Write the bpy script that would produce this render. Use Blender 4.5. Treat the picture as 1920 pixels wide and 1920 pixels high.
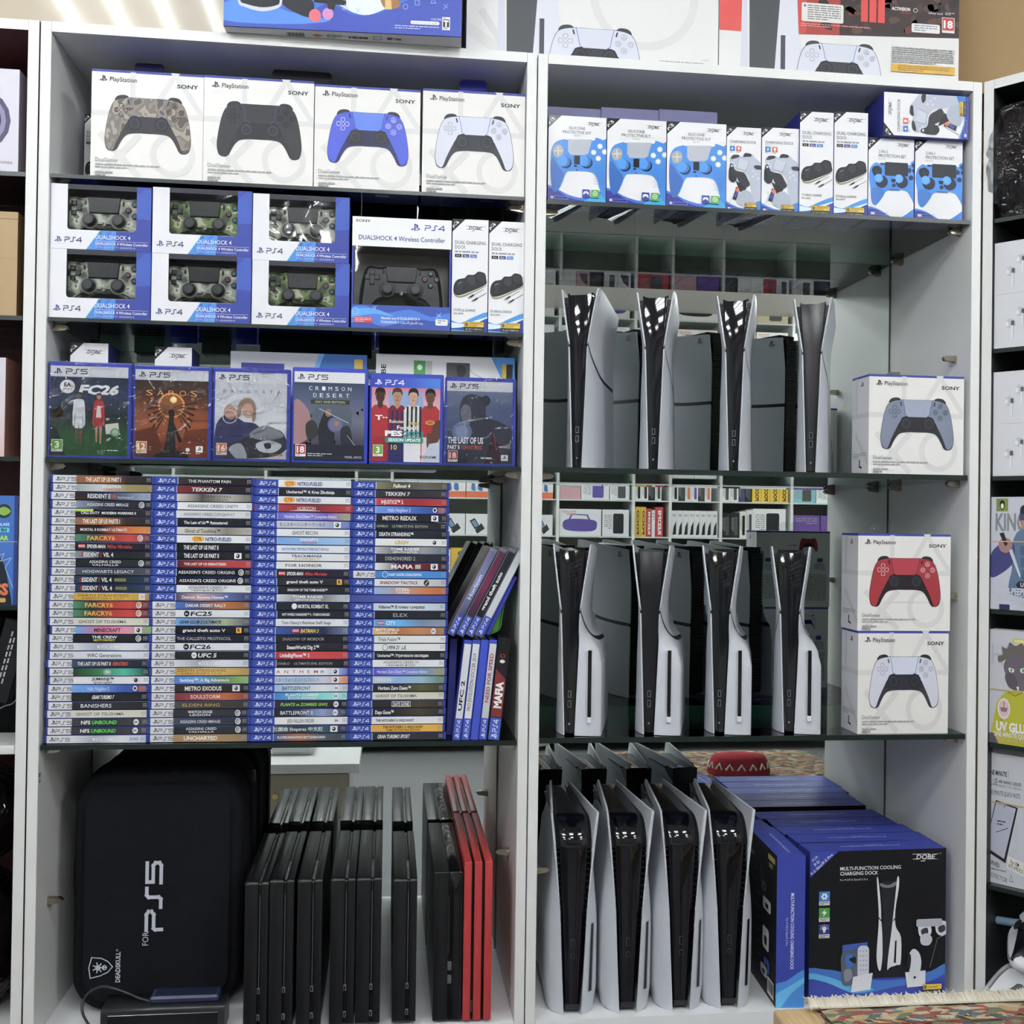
import bpy, math, random
from mathutils import Vector, Matrix
from math import sin, cos, pi, radians as R
for o in list(bpy.data.objects): bpy.data.objects.remove(o, do_unlink=True)
SC = bpy.context.scene; COL = SC.collection
random.seed(7)
# ---------------------------------------------------------------- camera, light, exposure
FPX = 1990.77; CAMP = Vector((0, -1.73, 0)); YAW, PIT, ROL = R(6.6372), R(0.5426), R(0.8069)
_rt = Vector((cos(YAW), -sin(YAW), 0)); _fw = Vector((sin(YAW)*cos(PIT), cos(YAW)*cos(PIT), sin(PIT)))
_up = Vector((-sin(YAW)*sin(PIT), -cos(YAW)*sin(PIT), cos(PIT)))
cd = bpy.data.cameras.new('camera'); cd.sensor_width = 36; cd.lens = FPX*36/1920; cd.clip_start = .02
cam = bpy.data.objects.new('camera', cd); COL.objects.link(cam)
_ri = _rt*cos(ROL)+_up*sin(ROL); _ui = _up*cos(ROL)-_rt*sin(ROL)
cam.matrix_world = Matrix(((_ri.x, _ui.x, -_fw.x, CAMP.x), (_ri.y, _ui.y, -_fw.y, CAMP.y), (_ri.z, _ui.z, -_fw.z, CAMP.z), (0, 0, 0, 1)))
SC.camera = cam
w = bpy.data.worlds.new('world'); SC.world = w; w.use_nodes = True
w.node_tree.nodes['Background'].inputs[0].default_value = (.80, .88, 1, 1)
w.node_tree.nodes['Background'].inputs[1].default_value = .15
SC.view_settings.view_transform = 'Standard'; SC.view_settings.look = 'None'
SC.view_settings.exposure = 0.42; SC.view_settings.gamma = 1; SC.view_settings.use_curve_mapping = False
TUBE = 33.0      # strength of the ceiling tubes
D = .2986        # cabinet depth: front edge y=0, mirror y=D
def at(px, py, Y=0.0):
    "world point of a photo position on the vertical plane y=Y"
    a, b = px-960, py-960; u = a*cos(ROL)+b*sin(ROL); v = -a*sin(ROL)+b*cos(ROL)
    d = _fw*FPX+_rt*u-_up*v; t = (Y-CAMP.y)/d.y; return CAMP+d*t
def ax(px, py, Y=0.0): return at(px, py, Y).x
def az(px, py, Y=0.0): return at(px, py, Y).z
# ---------------------------------------------------------------- colours and materials
def lin(c): return c/12.92 if c <= .04045 else ((c+.055)/1.055)**2.4
_cc = {}
def C(h):
    if not isinstance(h, str): return h
    if h not in _cc:
        s = h if len(h) == 6 else ''.join(q*2 for q in h)
        _cc[h] = tuple(lin(int(s[i:i+2], 16)/255) for i in (0, 2, 4))+(1,)
    return _cc[h]
MT = {}
def newmat(name):
    m = bpy.data.materials.new(name); m.use_nodes = True; MT[name] = m
    return m, m.node_tree.nodes, m.node_tree.links, m.node_tree.nodes['Principled BSDF']
def printmat(name, rough, spec=.5, metal=0, bump=0, scale=60, coat=0):
    m, n, l, b = newmat(name)
    a = n.new('ShaderNodeVertexColor'); a.layer_name = 'Col'; hs = n.new('ShaderNodeHueSaturation'); hs.inputs['Saturation'].default_value = .93; hs.inputs['Value'].default_value = .90
    l.new(a.outputs[0], hs.inputs['Color']); l.new(hs.outputs[0], b.inputs['Base Color'])
    b.inputs['Roughness'].default_value = rough; b.inputs['Specular IOR Level'].default_value = spec; b.inputs['Metallic'].default_value = metal
    b.inputs['Coat Weight'].default_value = coat; b.inputs['Coat Roughness'].default_value = .06
    nz = n.new('ShaderNodeTexNoise'); nz.inputs['Scale'].default_value = scale; tc = n.new('ShaderNodeTexCoord'); l.new(tc.outputs['Object'], nz.inputs['Vector'])
    mr = n.new('ShaderNodeMapRange'); mr.inputs[3].default_value = rough*.85; mr.inputs[4].default_value = min(1, rough*1.15); l.new(nz.outputs[0], mr.inputs[0]); l.new(mr.outputs[0], b.inputs['Roughness'])
    if bump:
        bp = n.new('ShaderNodeBump'); bp.inputs['Strength'].default_value = bump; bp.inputs['Distance'].default_value = .002
        l.new(nz.outputs[0], bp.inputs['Height']); l.new(bp.outputs[0], b.inputs['Normal'])
    return m
printmat('card', .5, .35)
printmat('gloss', .18, .5)
printmat('satin', .32, .45)
printmat('matte', .85, .2)
printmat('laminate', .42, .4, bump=.03, scale=25)
printmat('metal', .25, .5, metal=1)
printmat('piano', .06, .55)
printmat('fabric', .9, .12, bump=.5, scale=420)
printmat('film', .05, .6, bump=.12, scale=38)
m, n, l, b = newmat('mirror')
b.inputs['Base Color'].default_value = (.80, .86, .83, 1); b.inputs['Metallic'].default_value = 1; b.inputs['Roughness'].default_value = .0
def clearmat(name, tint, ior=1.5, rough=0.0, bump=0, scale=30, gl=1.0):
    m, n, l, b = newmat(name); n.remove(b); out = n['Material Output']
    t = n.new('ShaderNodeBsdfTransparent'); t.inputs[0].default_value = tint
    g = n.new('ShaderNodeBsdfGlossy'); g.inputs['Roughness'].default_value = rough; g.inputs[0].default_value = (gl, gl, gl, 1)
    fr = n.new('ShaderNodeFresnel'); fr.inputs[0].default_value = ior
    mx = n.new('ShaderNodeMixShader'); l.new(fr.outputs[0], mx.inputs[0]); l.new(t.outputs[0], mx.inputs[1]); l.new(g.outputs[0], mx.inputs[2]); l.new(mx.outputs[0], out.inputs[0])
    if bump:
        nz = n.new('ShaderNodeTexNoise'); nz.inputs['Scale'].default_value = scale; nz.inputs['Distortion'].default_value = 1.5
        tc = n.new('ShaderNodeTexCoord'); l.new(tc.outputs['Object'], nz.inputs['Vector'])
        bp = n.new('ShaderNodeBump'); bp.inputs['Strength'].default_value = bump; bp.inputs['Distance'].default_value = .01
        l.new(nz.outputs[0], bp.inputs['Height']); l.new(bp.outputs[0], g.inputs['Normal']); l.new(bp.outputs[0], fr.inputs['Normal'])
    return m
clearmat('glass', (.96, .985, .975, 1))
clearmat('window_film', (.88, .89, .88, 1), 1.45, .03, .05, 14)
clearmat('wrap', (.97, .97, .98, 1), 1.42, .04, .5, 30)
clearmat('clear_case', (.45, .47, .55, 1), 1.45, .08)
clearmat('bag_film', (.84, .85, .86, 1), 1.5, .05, .9, 26)
def camomat(name, cols, scale):
    m, n, l, b = newmat(name); tc = n.new('ShaderNodeTexCoord'); nz = n.new('ShaderNodeTexNoise')
    nz.inputs['Scale'].default_value = scale; nz.inputs['Detail'].default_value = 2.5; nz.inputs['Distortion'].default_value = 0; l.new(tc.outputs['Object'], nz.inputs['Vector'])
    cr = n.new('ShaderNodeValToRGB'); cr.color_ramp.interpolation = 'CONSTANT'; l.new(nz.outputs[0], cr.inputs[0]); l.new(cr.outputs[0], b.inputs['Base Color'])
    e = cr.color_ramp.elements; ps = (0, .42, .49, .56, .64)
    for i, c in enumerate(cols):
        k = e[i] if i < 2 else e.new(ps[i])
        k.position = ps[i]; k.color = C(c)
    b.inputs['Roughness'].default_value = .45; return m
camomat('camo_grey', ('4a4e46', '8d9286', 'b0b4a8', 'd8dacc', '62675e'), 42)
camomat('camo_green', ('3a4632', '60783f', '748c50', 'c9cab4', '5a4636'), 42)
camomat('camo_print', ('4a443f', '7d756c', '6a625a', '938b80', '544d47'), 34)
def emis(name, col, s):
    m, n, l, b = newmat(name); b.inputs['Emission Color'].default_value = col; b.inputs['Emission Strength'].default_value = s; b.inputs['Base Color'].default_value = (.8, .8, .8, 1); return m
emis('tube', (.95, .98, 1, 1), TUBE)
emis('tube_dim', (.95, .98, 1, 1), TUBE*.28)
m = printmat('wall_gloss', .16, .5); m.node_tree.nodes['Principled BSDF'].inputs['Coat Weight'].default_value = 1
def wovenmat():
    m, n, l, b = newmat('woven'); tc = n.new('ShaderNodeTexCoord'); mp = n.new('ShaderNodeMapping'); mp.inputs['Scale'].default_value = (1, 2.2, 1); mp.inputs['Rotation'].default_value = (0, 0, .5); l.new(tc.outputs['Object'], mp.inputs[0])
    vo = n.new('ShaderNodeTexVoronoi'); vo.inputs['Scale'].default_value = 55; l.new(mp.outputs[0], vo.inputs['Vector'])
    cr = n.new('ShaderNodeValToRGB'); cr.color_ramp.interpolation = 'CONSTANT'; l.new(vo.outputs['Color'], cr.inputs[0]); l.new(cr.outputs[0], b.inputs['Base Color'])
    e = cr.color_ramp.elements
    for i, (p, c) in enumerate(((0, '9a5a50'), (.3, 'c0a87c'), (.5, '75806e'), (.62, 'c8c0a4'), (.8, '66757c'))):
        k = e[i] if i < 2 else e.new(p)
        k.position = p; k.color = C(c)
    w = n.new('ShaderNodeTexWave'); w.inputs['Scale'].default_value = 160; l.new(tc.outputs['Object'], w.inputs['Vector'])
    bp = n.new('ShaderNodeBump'); bp.inputs['Strength'].default_value = .6; bp.inputs['Distance'].default_value = .001; l.new(w.outputs[0], bp.inputs['Height']); l.new(bp.outputs[0], b.inputs['Normal'])
    b.inputs['Roughness'].default_value = .95
wovenmat()
def woodmat():
    m, n, l, b = newmat('pale_wood'); tc = n.new('ShaderNodeTexCoord'); mp = n.new('ShaderNodeMapping'); mp.inputs['Scale'].default_value = (14, 1.2, 14); l.new(tc.outputs['Object'], mp.inputs[0])
    w = n.new('ShaderNodeTexNoise'); w.inputs['Scale'].default_value = 9; w.inputs['Detail'].default_value = 6; l.new(mp.outputs[0], w.inputs['Vector'])
    cr = n.new('ShaderNodeValToRGB'); l.new(w.outputs[0], cr.inputs[0]); l.new(cr.outputs[0], b.inputs['Base Color'])
    cr.color_ramp.elements[0].position = .3; cr.color_ramp.elements[0].color = C('b99a6c'); cr.color_ramp.elements[1].position = .7; cr.color_ramp.elements[1].color = C('dcc49a')
    b.inputs['Roughness'].default_value = .55
woodmat()
# ---------------------------------------------------------------- mesh builder
class M:
    def __init__(s): s.v = []; s.f = []; s.c = []; s.m = []; s.s = []; s.mats = []
    def mi(s, name):
        if name not in s.mats: s.mats.append(name)
        return s.mats.index(name)
    def face(s, pts, col, mat='card', smooth=False):
        k = len(s.v); s.v += [tuple(p) for p in pts]; s.f.append(tuple(range(k, k+len(pts))))
        cc = [C(q) for q in col] if isinstance(col, list) else [C(col)]*len(pts)
        s.c.append(cc); s.m.append(s.mi(mat)); s.s.append(smooth)
    def grid(s, rows, col, mat='card', smooth=True, closeu=False, flip=False):
        k = len(s.v); n = len(rows[0])
        for r in rows: s.v += [tuple(p) for p in r]
        for i in range(len(rows)-1):
            for j in range(n if closeu else n-1):
                a = k+i*n+j; b = k+i*n+(j+1) % n; q = (a, b, b+n, a+n)
                s.f.append(q[::-1] if flip else q); s.c.append([C(col)]*4); s.m.append(s.mi(mat)); s.s.append(smooth)
    def ngon(s, idx, col, mat, smooth=False):
        s.f.append(tuple(idx)); s.c.append([C(col)]*len(idx)); s.m.append(s.mi(mat)); s.s.append(smooth)
    def box(s, x0, y0, z0, x1, y1, z1, col='fff', mat='card', cols=None, mats=None, bev=0):
        "cols: dict of face letters f(front) k(back) l r t b"
        P = lambda x, y, z: (x, y, z)
        c = lambda q: (cols or {}).get(q, col); mm = lambda q: (mats or {}).get(q, mat)
        if bev:
            h = bev
            def ring(z, i): return [(x0+i, y0+h+0*i, z), (x0+h, y0+i, z), (x1-h, y0+i, z), (x1-i, y0+h, z), (x1-i, y1-h, z), (x1-h, y1-i, z), (x0+h, y1-i, z), (x0+i, y1-h, z)]
            a = ring(z0, h*.8); b = ring(z0+h, 0); d = ring(z1-h, 0); e = ring(z1, h*.8)
            s.grid([a, b, d, e], col, mat, False, True)
            s.face(e, c('t'), mm('t')); s.face(a[::-1], c('b'), mm('b')); return s
        s.face([P(x0, y0, z0), P(x1, y0, z0), P(x1, y0, z1), P(x0, y0, z1)], c('f'), mm('f'))
        s.face([P(x1, y1, z0), P(x0, y1, z0), P(x0, y1, z1), P(x1, y1, z1)], c('k'), mm('k'))
        s.face([P(x0, y1, z0), P(x0, y0, z0), P(x0, y0, z1), P(x0, y1, z1)], c('l'), mm('l'))
        s.face([P(x1, y0, z0), P(x1, y1, z0), P(x1, y1, z1), P(x1, y0, z1)], c('r'), mm('r'))
        s.face([P(x0, y0, z1), P(x1, y0, z1), P(x1, y1, z1), P(x0, y1, z1)], c('t'), mm('t'))
        s.face([P(x0, y1, z0), P(x1, y1, z0), P(x1, y0, z0), P(x0, y0, z0)], c('b'), mm('b'))
        return s
    def tube(s, pts, r, col, mat='satin', n=8, cap=True, rs=None):
        pts = [Vector(p) for p in pts]; rows = []; pn = None
        for i, p in enumerate(pts):
            t = (pts[min(i+1, len(pts)-1)]-pts[max(i-1, 0)]).normalized()
            if pn is None: a = Vector((0, 0, 1)) if abs(t.z) < .9 else Vector((1, 0, 0)); u = t.cross(a).normalized()
            else: u = (pn-t*pn.dot(t)).normalized()
            pn = u; w_ = t.cross(u); rr = rs[i] if rs else r
            rows.append([p+(u*cos(2*pi*k/n)+w_*sin(2*pi*k/n))*rr for k in range(n)])
        s.grid(rows, col, mat, True, True)
        if cap: s.face(rows[0][::-1], col, mat); s.face(rows[-1], col, mat)
        return s
    def outline(s, pts, prof, col, mat, backcap=True, ax='y'):
        "pts closed 2D outline (x,z) anticlockwise seen from the front; prof list of (inset, y)"
        n = len(pts); nn = []
        for i in range(n):
            a = Vector(pts[i-1]); b = Vector(pts[(i+1) % n]); t = (b-a)
            t = t.normalized() if t.length > 1e-9 else Vector((1, 0)); nn.append(Vector((t.y, -t.x)))
        def P(x, z, y): return (x, y, z) if ax == 'y' else (y, x, z)
        k = len(s.v); rows = []
        for ins, y in prof: rows.append([P(pts[i][0]-nn[i].x*ins, pts[i][1]-nn[i].y*ins, y) for i in range(n)])
        s.grid(rows, col, mat, True, True, flip=False)
        s.ngon([k+i for i in range(n)], col, mat)
        if backcap: s.ngon([k+(len(prof)-1)*n+i for i in range(n)][::-1], col, mat)
        return s
    def build(s, name, parent=None, loc=None, rz=0):
        me = bpy.data.meshes.new(name); me.from_pydata(s.v, [], s.f)
        for q in s.mats: me.materials.append(MT[q])
        me.polygons.foreach_set('material_index', s.m); me.polygons.foreach_set('use_smooth', s.s)
        ca = me.color_attributes.new('Col', 'FLOAT_COLOR', 'CORNER'); flat = []
        for cc in s.c:
            for q in cc: flat += q
        ca.data.foreach_set('color', flat); me.update()
        o = bpy.data.objects.new(name, me); COL.objects.link(o)
        if parent: o.parent = parent
        if loc is not None: o.location = loc
        if rz: o.rotation_euler.z = rz
        return o
def tag(o, label, cat, group=None, kind=None):
    o['label'] = label; o['category'] = cat
    if group: o['group'] = group
    if kind: o['kind'] = kind
    return o
def empty(name, loc, rz=0):
    o = bpy.data.objects.new(name, None); o.empty_display_size = .05; COL.objects.link(o); o.location = loc; o.rotation_euler.z = rz; return o
def struct(o): o['kind'] = 'structure'; return o
def copy_tree(o, parent=None):
    c = o.copy(); COL.objects.link(c)
    if parent: c.parent = parent
    for ch in [q for q in bpy.data.objects if q.parent == o]: copy_tree(ch, c)
    return c
def interp(x, xs, ys):
    if x <= xs[0]: return ys[0]
    for i in range(len(xs)-1):
        if x <= xs[i+1]:
            t = (x-xs[i])/(xs[i+1]-xs[i]); t = t*t*(3-2*t) if False else t
            return ys[i]+(ys[i+1]-ys[i])*t
    return ys[-1]
def sinterp(x, xs, ys):
    if x <= xs[0]: return ys[0]
    for i in range(len(xs)-1):
        if x <= xs[i+1]:
            t = (x-xs[i])/(xs[i+1]-xs[i]); return ys[i]+(ys[i+1]-ys[i])*t*t*(3-2*t)
    return ys[-1]
def smooth(pts, n=4, closed=True):
    out = []; k = len(pts)
    rng = range(k) if closed else range(k-1)
    for i in rng:
        if closed: p0, p1, p2, p3 = pts[i-1], pts[i], pts[(i+1) % k], pts[(i+2) % k]
        else: p0, p1, p2, p3 = pts[max(i-1, 0)], pts[i], pts[i+1], pts[min(i+2, k-1)]
        for j in range(n):
            t = j/n; t2 = t*t; t3 = t2*t
            out.append(tuple(.5*((2*p1[q])+(-p0[q]+p2[q])*t+(2*p0[q]-5*p1[q]+4*p2[q]-p3[q])*t2+(-p0[q]+3*p1[q]-3*p2[q]+p3[q])*t3) for q in range(len(p1))))
    if not closed: out.append(tuple(pts[-1]))
    return out
_tg = {}
def textgeom(s, bold):
    k = (s, round(bold, 3))
    if k not in _tg:
        cu = bpy.data.curves.new('t', 'FONT'); cu.body = s; cu.size = 1; cu.offset = bold; cu.resolution_u = 2
        ob = bpy.data.objects.new('t', cu); me = bpy.data.meshes.new_from_object(ob)
        vs = [(v.co.x, v.co.y) for v in me.vertices]; fs = [tuple(p.vertices) for p in me.polygons]
        if vs and s:
            x0 = min(v[0] for v in vs); x1 = max(v[0] for v in vs)
        else: x0, x1 = 0, 1
        _tg[k] = (vs, fs, x0, x1); bpy.data.objects.remove(ob); bpy.data.meshes.remove(me); bpy.data.curves.remove(cu)
    return _tg[k]
def clip_poly(pts, c):
    for ax_, sg, lim in ((0, 1, c[0]), (0, -1, -c[2]), (1, 1, c[1]), (1, -1, -c[3])):
        out = []
        for i in range(len(pts)):
            a, b = pts[i-1], pts[i]; da = a[ax_]*sg-lim; db = b[ax_]*sg-lim
            if (da >= 0) != (db >= 0):
                t = da/(da-db); out.append((a[0]+(b[0]-a[0])*t, a[1]+(b[1]-a[1])*t))
            if db >= 0: out.append(b)
        pts = out
        if len(pts) < 3: return None
    return pts
class Art:
    "flat printing on a face: unit coordinates x right, y down, from the face's top left corner"
    EPS = .000025
    def __init__(s, m, O, U, V, w_, h_, mat='card'):
        s.m = m; s.O = Vector(O); s.U = Vector(U)/w_; s.V = Vector(V)/h_; s.N = s.V.cross(s.U).normalized()
        s.k = 1; s.mat = mat; s.clip = (0, 0, w_, h_); s.w = w_; s.h = h_; s.T = None
    def P(s, p, k): return s.O+s.U*p[0]+s.V*p[1]+s.N*(s.EPS*k)
    def xf(s, p):
        if not s.T: return p
        ox, oy, a, sc = s.T; x, y = p[0]*sc, p[1]*sc; return (ox+x*cos(a)-y*sin(a), oy+x*sin(a)+y*cos(a))
    def poly(s, pts, col, mat=None, adv=1):
        s.k += adv; pts = [s.xf(p) for p in pts]
        if s.clip: pts = clip_poly(pts, s.clip)
        if pts and len(pts) > 2:
            ar = sum(pts[i-1][0]*pts[i][1]-pts[i][0]*pts[i-1][1] for i in range(len(pts)))
            if ar > 0: pts = pts[::-1]
            s.m.face([s.P(p, s.k) for p in pts], col, mat or s.mat)
        return s
    def rect(s, x0, y0, x1, y1, col, mat=None): return s.poly([(x0, y0), (x1, y0), (x1, y1), (x0, y1)], col, mat)
    def hgrad(s, x0, y0, x1, y1, cols):
        s.k += 1; n = len(cols)-1
        for i in range(n):
            a = x0+(x1-x0)*i/n; b = x0+(x1-x0)*(i+1)/n
            s.m.face([s.P(p, s.k) for p in ((a, y1), (b, y1), (b, y0), (a, y0))], [cols[i], cols[i+1], cols[i+1], cols[i]], s.mat)
        return s
    def vgrad(s, x0, y0, x1, y1, cols):
        s.k += 1; n = len(cols)-1
        for i in range(n):
            a = y0+(y1-y0)*i/n; b = y0+(y1-y0)*(i+1)/n
            s.m.face([s.P(p, s.k) for p in ((x0, b), (x1, b), (x1, a), (x0, a))], [cols[i+1], cols[i+1], cols[i], cols[i]], s.mat)
        return s
    def curve(s, pts, col, mat=None, n=4): return s.poly(smooth(pts, n), col, mat)
    def circ(s, x, y, r, col, ry=None, mat=None, n=16): return s.poly([(x+r*cos(2*pi*i/n), y+(ry or r)*sin(2*pi*i/n)) for i in range(n)], col, mat)
    def rrect(s, x0, y0, x1, y1, r, col, mat=None):
        p = []
        for cx, cy, a in ((x1-r, y0+r, -90), (x1-r, y1-r, 0), (x0+r, y1-r, 90), (x0+r, y0+r, 180)):
            for i in range(4): t = R(a+30*i); p.append((cx+r*cos(t), cy+r*sin(t)))
        return s.poly(p, col, mat)
    def line(s, pts, wd, col, closed=False, mat=None):
        s.k += 1; k = s.k; n = len(pts)
        for i in range(n if closed else n-1):
            a = pts[i]; b = pts[(i+1) % n]; dx, dy = b[0]-a[0], b[1]-a[1]; L = math.hypot(dx, dy)
            if L < 1e-9: continue
            ex, ey = dx/L*wd/2, dy/L*wd/2; nx, ny = -ey, ex; a_ = (a[0]-ex, a[1]-ey); b_ = (b[0]+ex, b[1]+ey)
            s.k = k-1+(i % 2)*.3; s.poly([(a_[0]+nx, a_[1]+ny), (b_[0]+nx, b_[1]+ny), (b_[0]-nx, b_[1]-ny), (a_[0]-nx, a_[1]-ny)], col, mat)
        s.k = k+1; return s
    def ring(s, x, y, r, wd, col, n=14):
        s.k += 1; k = s.k
        for i in range(n):
            a, b = 2*pi*i/n, 2*pi*(i+1)/n; o, q = r+wd/2, r-wd/2; s.k = k-1
            s.poly([(x+o*cos(a), y+o*sin(a)), (x+o*cos(b), y+o*sin(b)), (x+q*cos(b), y+q*sin(b)), (x+q*cos(a), y+q*sin(a))], col)
        s.k = k; return s
    def text(s, t, x, y, h, col, w=None, bold=0.0, shear=0, rot=0, al='l', mat=None):
        "y = baseline, h = cap height; w fits the width"
        vs, fs, x0, x1 = textgeom(t, bold); k = h/.72; sx = (w/(x1-x0)) if w else k
        off = {'l': -x0, 'c': -(x0+x1)/2, 'r': -x1}[al]; s.k += 1; ca, sa = cos(rot), sin(rot); q = []
        for vx, vy in vs:
            X = (vx+off)*sx+vy*k*shear; Y = -vy*k; q.append(s.xf((x+X*ca-Y*sa, y+X*sa+Y*ca)))
        for f in fs:
            p = [q[i] for i in f]
            if s.clip: p = clip_poly(p, s.clip)
            if p: s.m.face([s.P(a, s.k) for a in p], col, mat or s.mat)
        return s
    def smalltext(s, x, y, w_, n, lh, col, seed=0, fill=.45):
        "rows of tiny unreadable print as short word bars"
        rr = random.Random(seed*7+n); s.k += 1; k = s.k
        for i in range(n):
            cx = x; end = x+w_*(1 if i < n-1 else rr.uniform(.4, .8))
            while cx < end:
                L = min(rr.uniform(lh*.8, lh*3.2), end-cx); s.k = k-1; s.rect(cx, y+i*lh, cx+L, y+i*lh+lh*fill, col); cx += L+lh*.35
        s.k = k+1; return s
    def pslogo(s, x, y, h, col):
        q = lambda pts: s.poly([(x+a*h, y+b*h) for a, b in pts], col)
        q([(.40, 0), (.40, .93), (.58, 1.0), (.58, .18), (.66, .22), (.68, .52), (.80, .56), (.92, .48), (.92, .26), (.82, .12), (.6, .04)])
        q([(.36, .58), (.0, .72), (-.06, .82), (.08, .90), (.36, .84), (.36, .74), (.16, .80), (.12, .76), (.36, .68)])
        q([(.64, .60), (.64, .70), (.90, .64), (1.0, .68), (.98, .74), (.64, .86), (.64, .95), (1.12, .80), (1.2, .70), (1.08, .58), (.9, .55)]); return s
    def ps(s, n, x, y, h, col, wd=None, sx=1.0):
        "the console family wordmark drawn as strokes; about 3.9 h wide"
        wd = wd or h*.17; L = lambda pts, ox: s.line([(x+(ox+a)*h*sx, y+b*h) for a, b in pts], wd, col)
        L([(0, .08), (.85, .08), (1.02, .2), (1.02, .38), (.85, .52), (.1, .52), (.02, .62), (.02, 1)], 0)
        L([(0, .93), (.45, .93), (.56, .8), (.56, .2), (.68, .08), (1.05, .08)], 1.25)
        if n == 4: L([(.92, 1), (.92, .05), (.0, .7), (1.12, .7)], 2.55)
        else: L([(1.1, .08), (.05, .08), (.05, .45), (.95, .45), (1.1, .58), (1.1, .82), (.95, .93), (0, .93)], 2.6)
        return s
def front(m, x0, z0, x1, z1, y, w_, h_, mat='card'): return Art(m, (x0, y, z1), (x1-x0, 0, 0), (0, 0, z0-z1), w_, h_, mat)
def back(m, x0, z0, x1, z1, y, w_, h_, mat='card'): return Art(m, (x1, y, z1), (x0-x1, 0, 0), (0, 0, z0-z1), w_, h_, mat)
def left(m, x, y0, z0, y1, z1, w_, h_, mat='card'): return Art(m, (x, y1, z1), (0, y0-y1, 0), (0, 0, z0-z1), w_, h_, mat)
def right(m, x, y0, z0, y1, z1, w_, h_, mat='card'): return Art(m, (x, y0, z1), (0, y1-y0, 0), (0, 0, z0-z1), w_, h_, mat)
def top(m, x0, y0, x1, y1, z, w_, h_, mat='card'): return Art(m, (x0, y1, z), (x1-x0, 0, 0), (0, y0-y1, 0), w_, h_, mat)
# ================================================================ the shop room
WH = 'e6e7e4'
struct(M().box(-3.2, -5.0, -1.5, 3.6, .9, -1.45, '8b8c90', 'satin').build('floor'))
struct(M().box(-3.2, -5.0, 1.36, 3.6, .9, 1.42, 'eae6dc', 'laminate').build('ceiling'))
struct(M().box(-3.2, .36, -1.45, 3.6, .42, 1.36, 'd3c6ae', 'wall_gloss').build('wall_back'))
struct(M().box(-3.2, -5.0, -1.45, 3.6, -4.94, 1.36, 'd9d8d2', 'laminate').build('wall_front'))
struct(M().box(-3.26, -5.0, -1.45, -3.2, .9, 1.36, 'd9d8d2', 'laminate').build('wall_left'))
struct(M().box(3.6, -5.0, -1.45, 3.66, .9, 1.36, 'd9d8d2', 'laminate').build('wall_right'))
for x, y, d, wd in ((-.67, -.33, 'y', 'above the left cabinet'), (-1.1, -1.5, 'x', 'near row left'), (.2, -1.5, 'x', 'near row middle'), (1.5, -1.5, 'x', 'near row right'), (-1.7, -2.5, 'x', 'middle row left'), (.2, -2.6, 'x', 'middle row centre'), (2.3, -2.5, 'x', 'middle row right'), (-2.2, -3.6, 'x', 'far row left'), (-.5, -3.4, 'y', 'far row middle'), (3.0, -3.6, 'x', 'far row right')):
    t = empty('ceiling_light', (x, y, 1.36), 0 if d == 'y' else pi/2)
    tag(t, 'square white ceiling light with four bare tubes, '+wd, 'ceiling light', 'ceiling lights')
    M().box(-.3, -.3, -.02, .3, .3, 0, 'eee', 'laminate').build('housing', t)
    for k in (-.19, -.063, .063, .19):
        M().tube([(k, -.28, -.034), (k, .28, -.034)], .013, 'fff', 'tube_dim' if y > -.5 else 'tube', 8).build('tube', t)
# ---------------------------------------------------------------- display cabinets
ZT0, ZT, ZB = .7745, .7585, -.8165
def cabinet(name, x0, x1, label, loc=(0, 0, 0), rz=0, mirror=True, inner=WH, brackets=(), zb=ZB):
    "x0..x1 outer sides, 16 mm boards"
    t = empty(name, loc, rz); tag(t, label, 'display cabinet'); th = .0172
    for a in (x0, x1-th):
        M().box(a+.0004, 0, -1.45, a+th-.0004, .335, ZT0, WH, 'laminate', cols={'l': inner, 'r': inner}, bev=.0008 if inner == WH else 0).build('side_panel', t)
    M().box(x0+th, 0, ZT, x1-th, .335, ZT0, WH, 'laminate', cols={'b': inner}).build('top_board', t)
    M().box(x0+th, 0, zb-.024, x1-th, .335, zb, 'eef0f2', 'laminate').build('bottom_board', t)
    M().box(x0+th, .02, -1.45, x1-th, .335, zb-.026, WH, 'laminate').build('plinth', t)
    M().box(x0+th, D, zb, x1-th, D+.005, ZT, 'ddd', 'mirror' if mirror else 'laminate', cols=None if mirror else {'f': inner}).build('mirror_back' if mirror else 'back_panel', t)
    if mirror:
        for a in (x0+th, x1-th-.0028): M().box(a, D-.0012, zb, a+.0028, D-.0002, ZT, '4a504e', 'satin').build('mirror_edge', t)
    for bx, by, bz in brackets:
        m = M(); s = 1 if bx < (x0+x1)/2 else -1
        m.tube([(bx, by, bz), (bx+s*.004, by, bz)], .006, 'b9b09c', 'metal', 10)
        m.outline([(0, -.006), (s*.020, -.003), (s*.024, .001), (s*.020, .005), (0, .006)][::s], [(0, -.005), (0, .005)], 'b9b09c', 'metal')
        q = m.v; k = len(q)-10
        m.v = q[:k]+[(bx+p[0], by+p[1], bz+p[2]) for p in q[k:]]
        m.build('shelf_bracket', t)
    return t
LS = {1: .5365, 2: .3111, 3: .0908, 4: -.3584}; RS = {1: .5342, 2: .0919, 3: -.3547}
bl = []; br = []
for z, th in ((LS[1], .006), (LS[2], .006), (LS[3], .007), (LS[4], .008)):
    for y in (.035, .25): bl += [(-.5351, y, z-th-.006), (.2159, y, z-th-.006)]
for z, th in ((RS[1], .007), (RS[2], .009), (RS[3], .009)):
    for y in (.035, .25): br += [(.2515, y, z-th-.006), (.9959, y, z-th-.006)]
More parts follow.
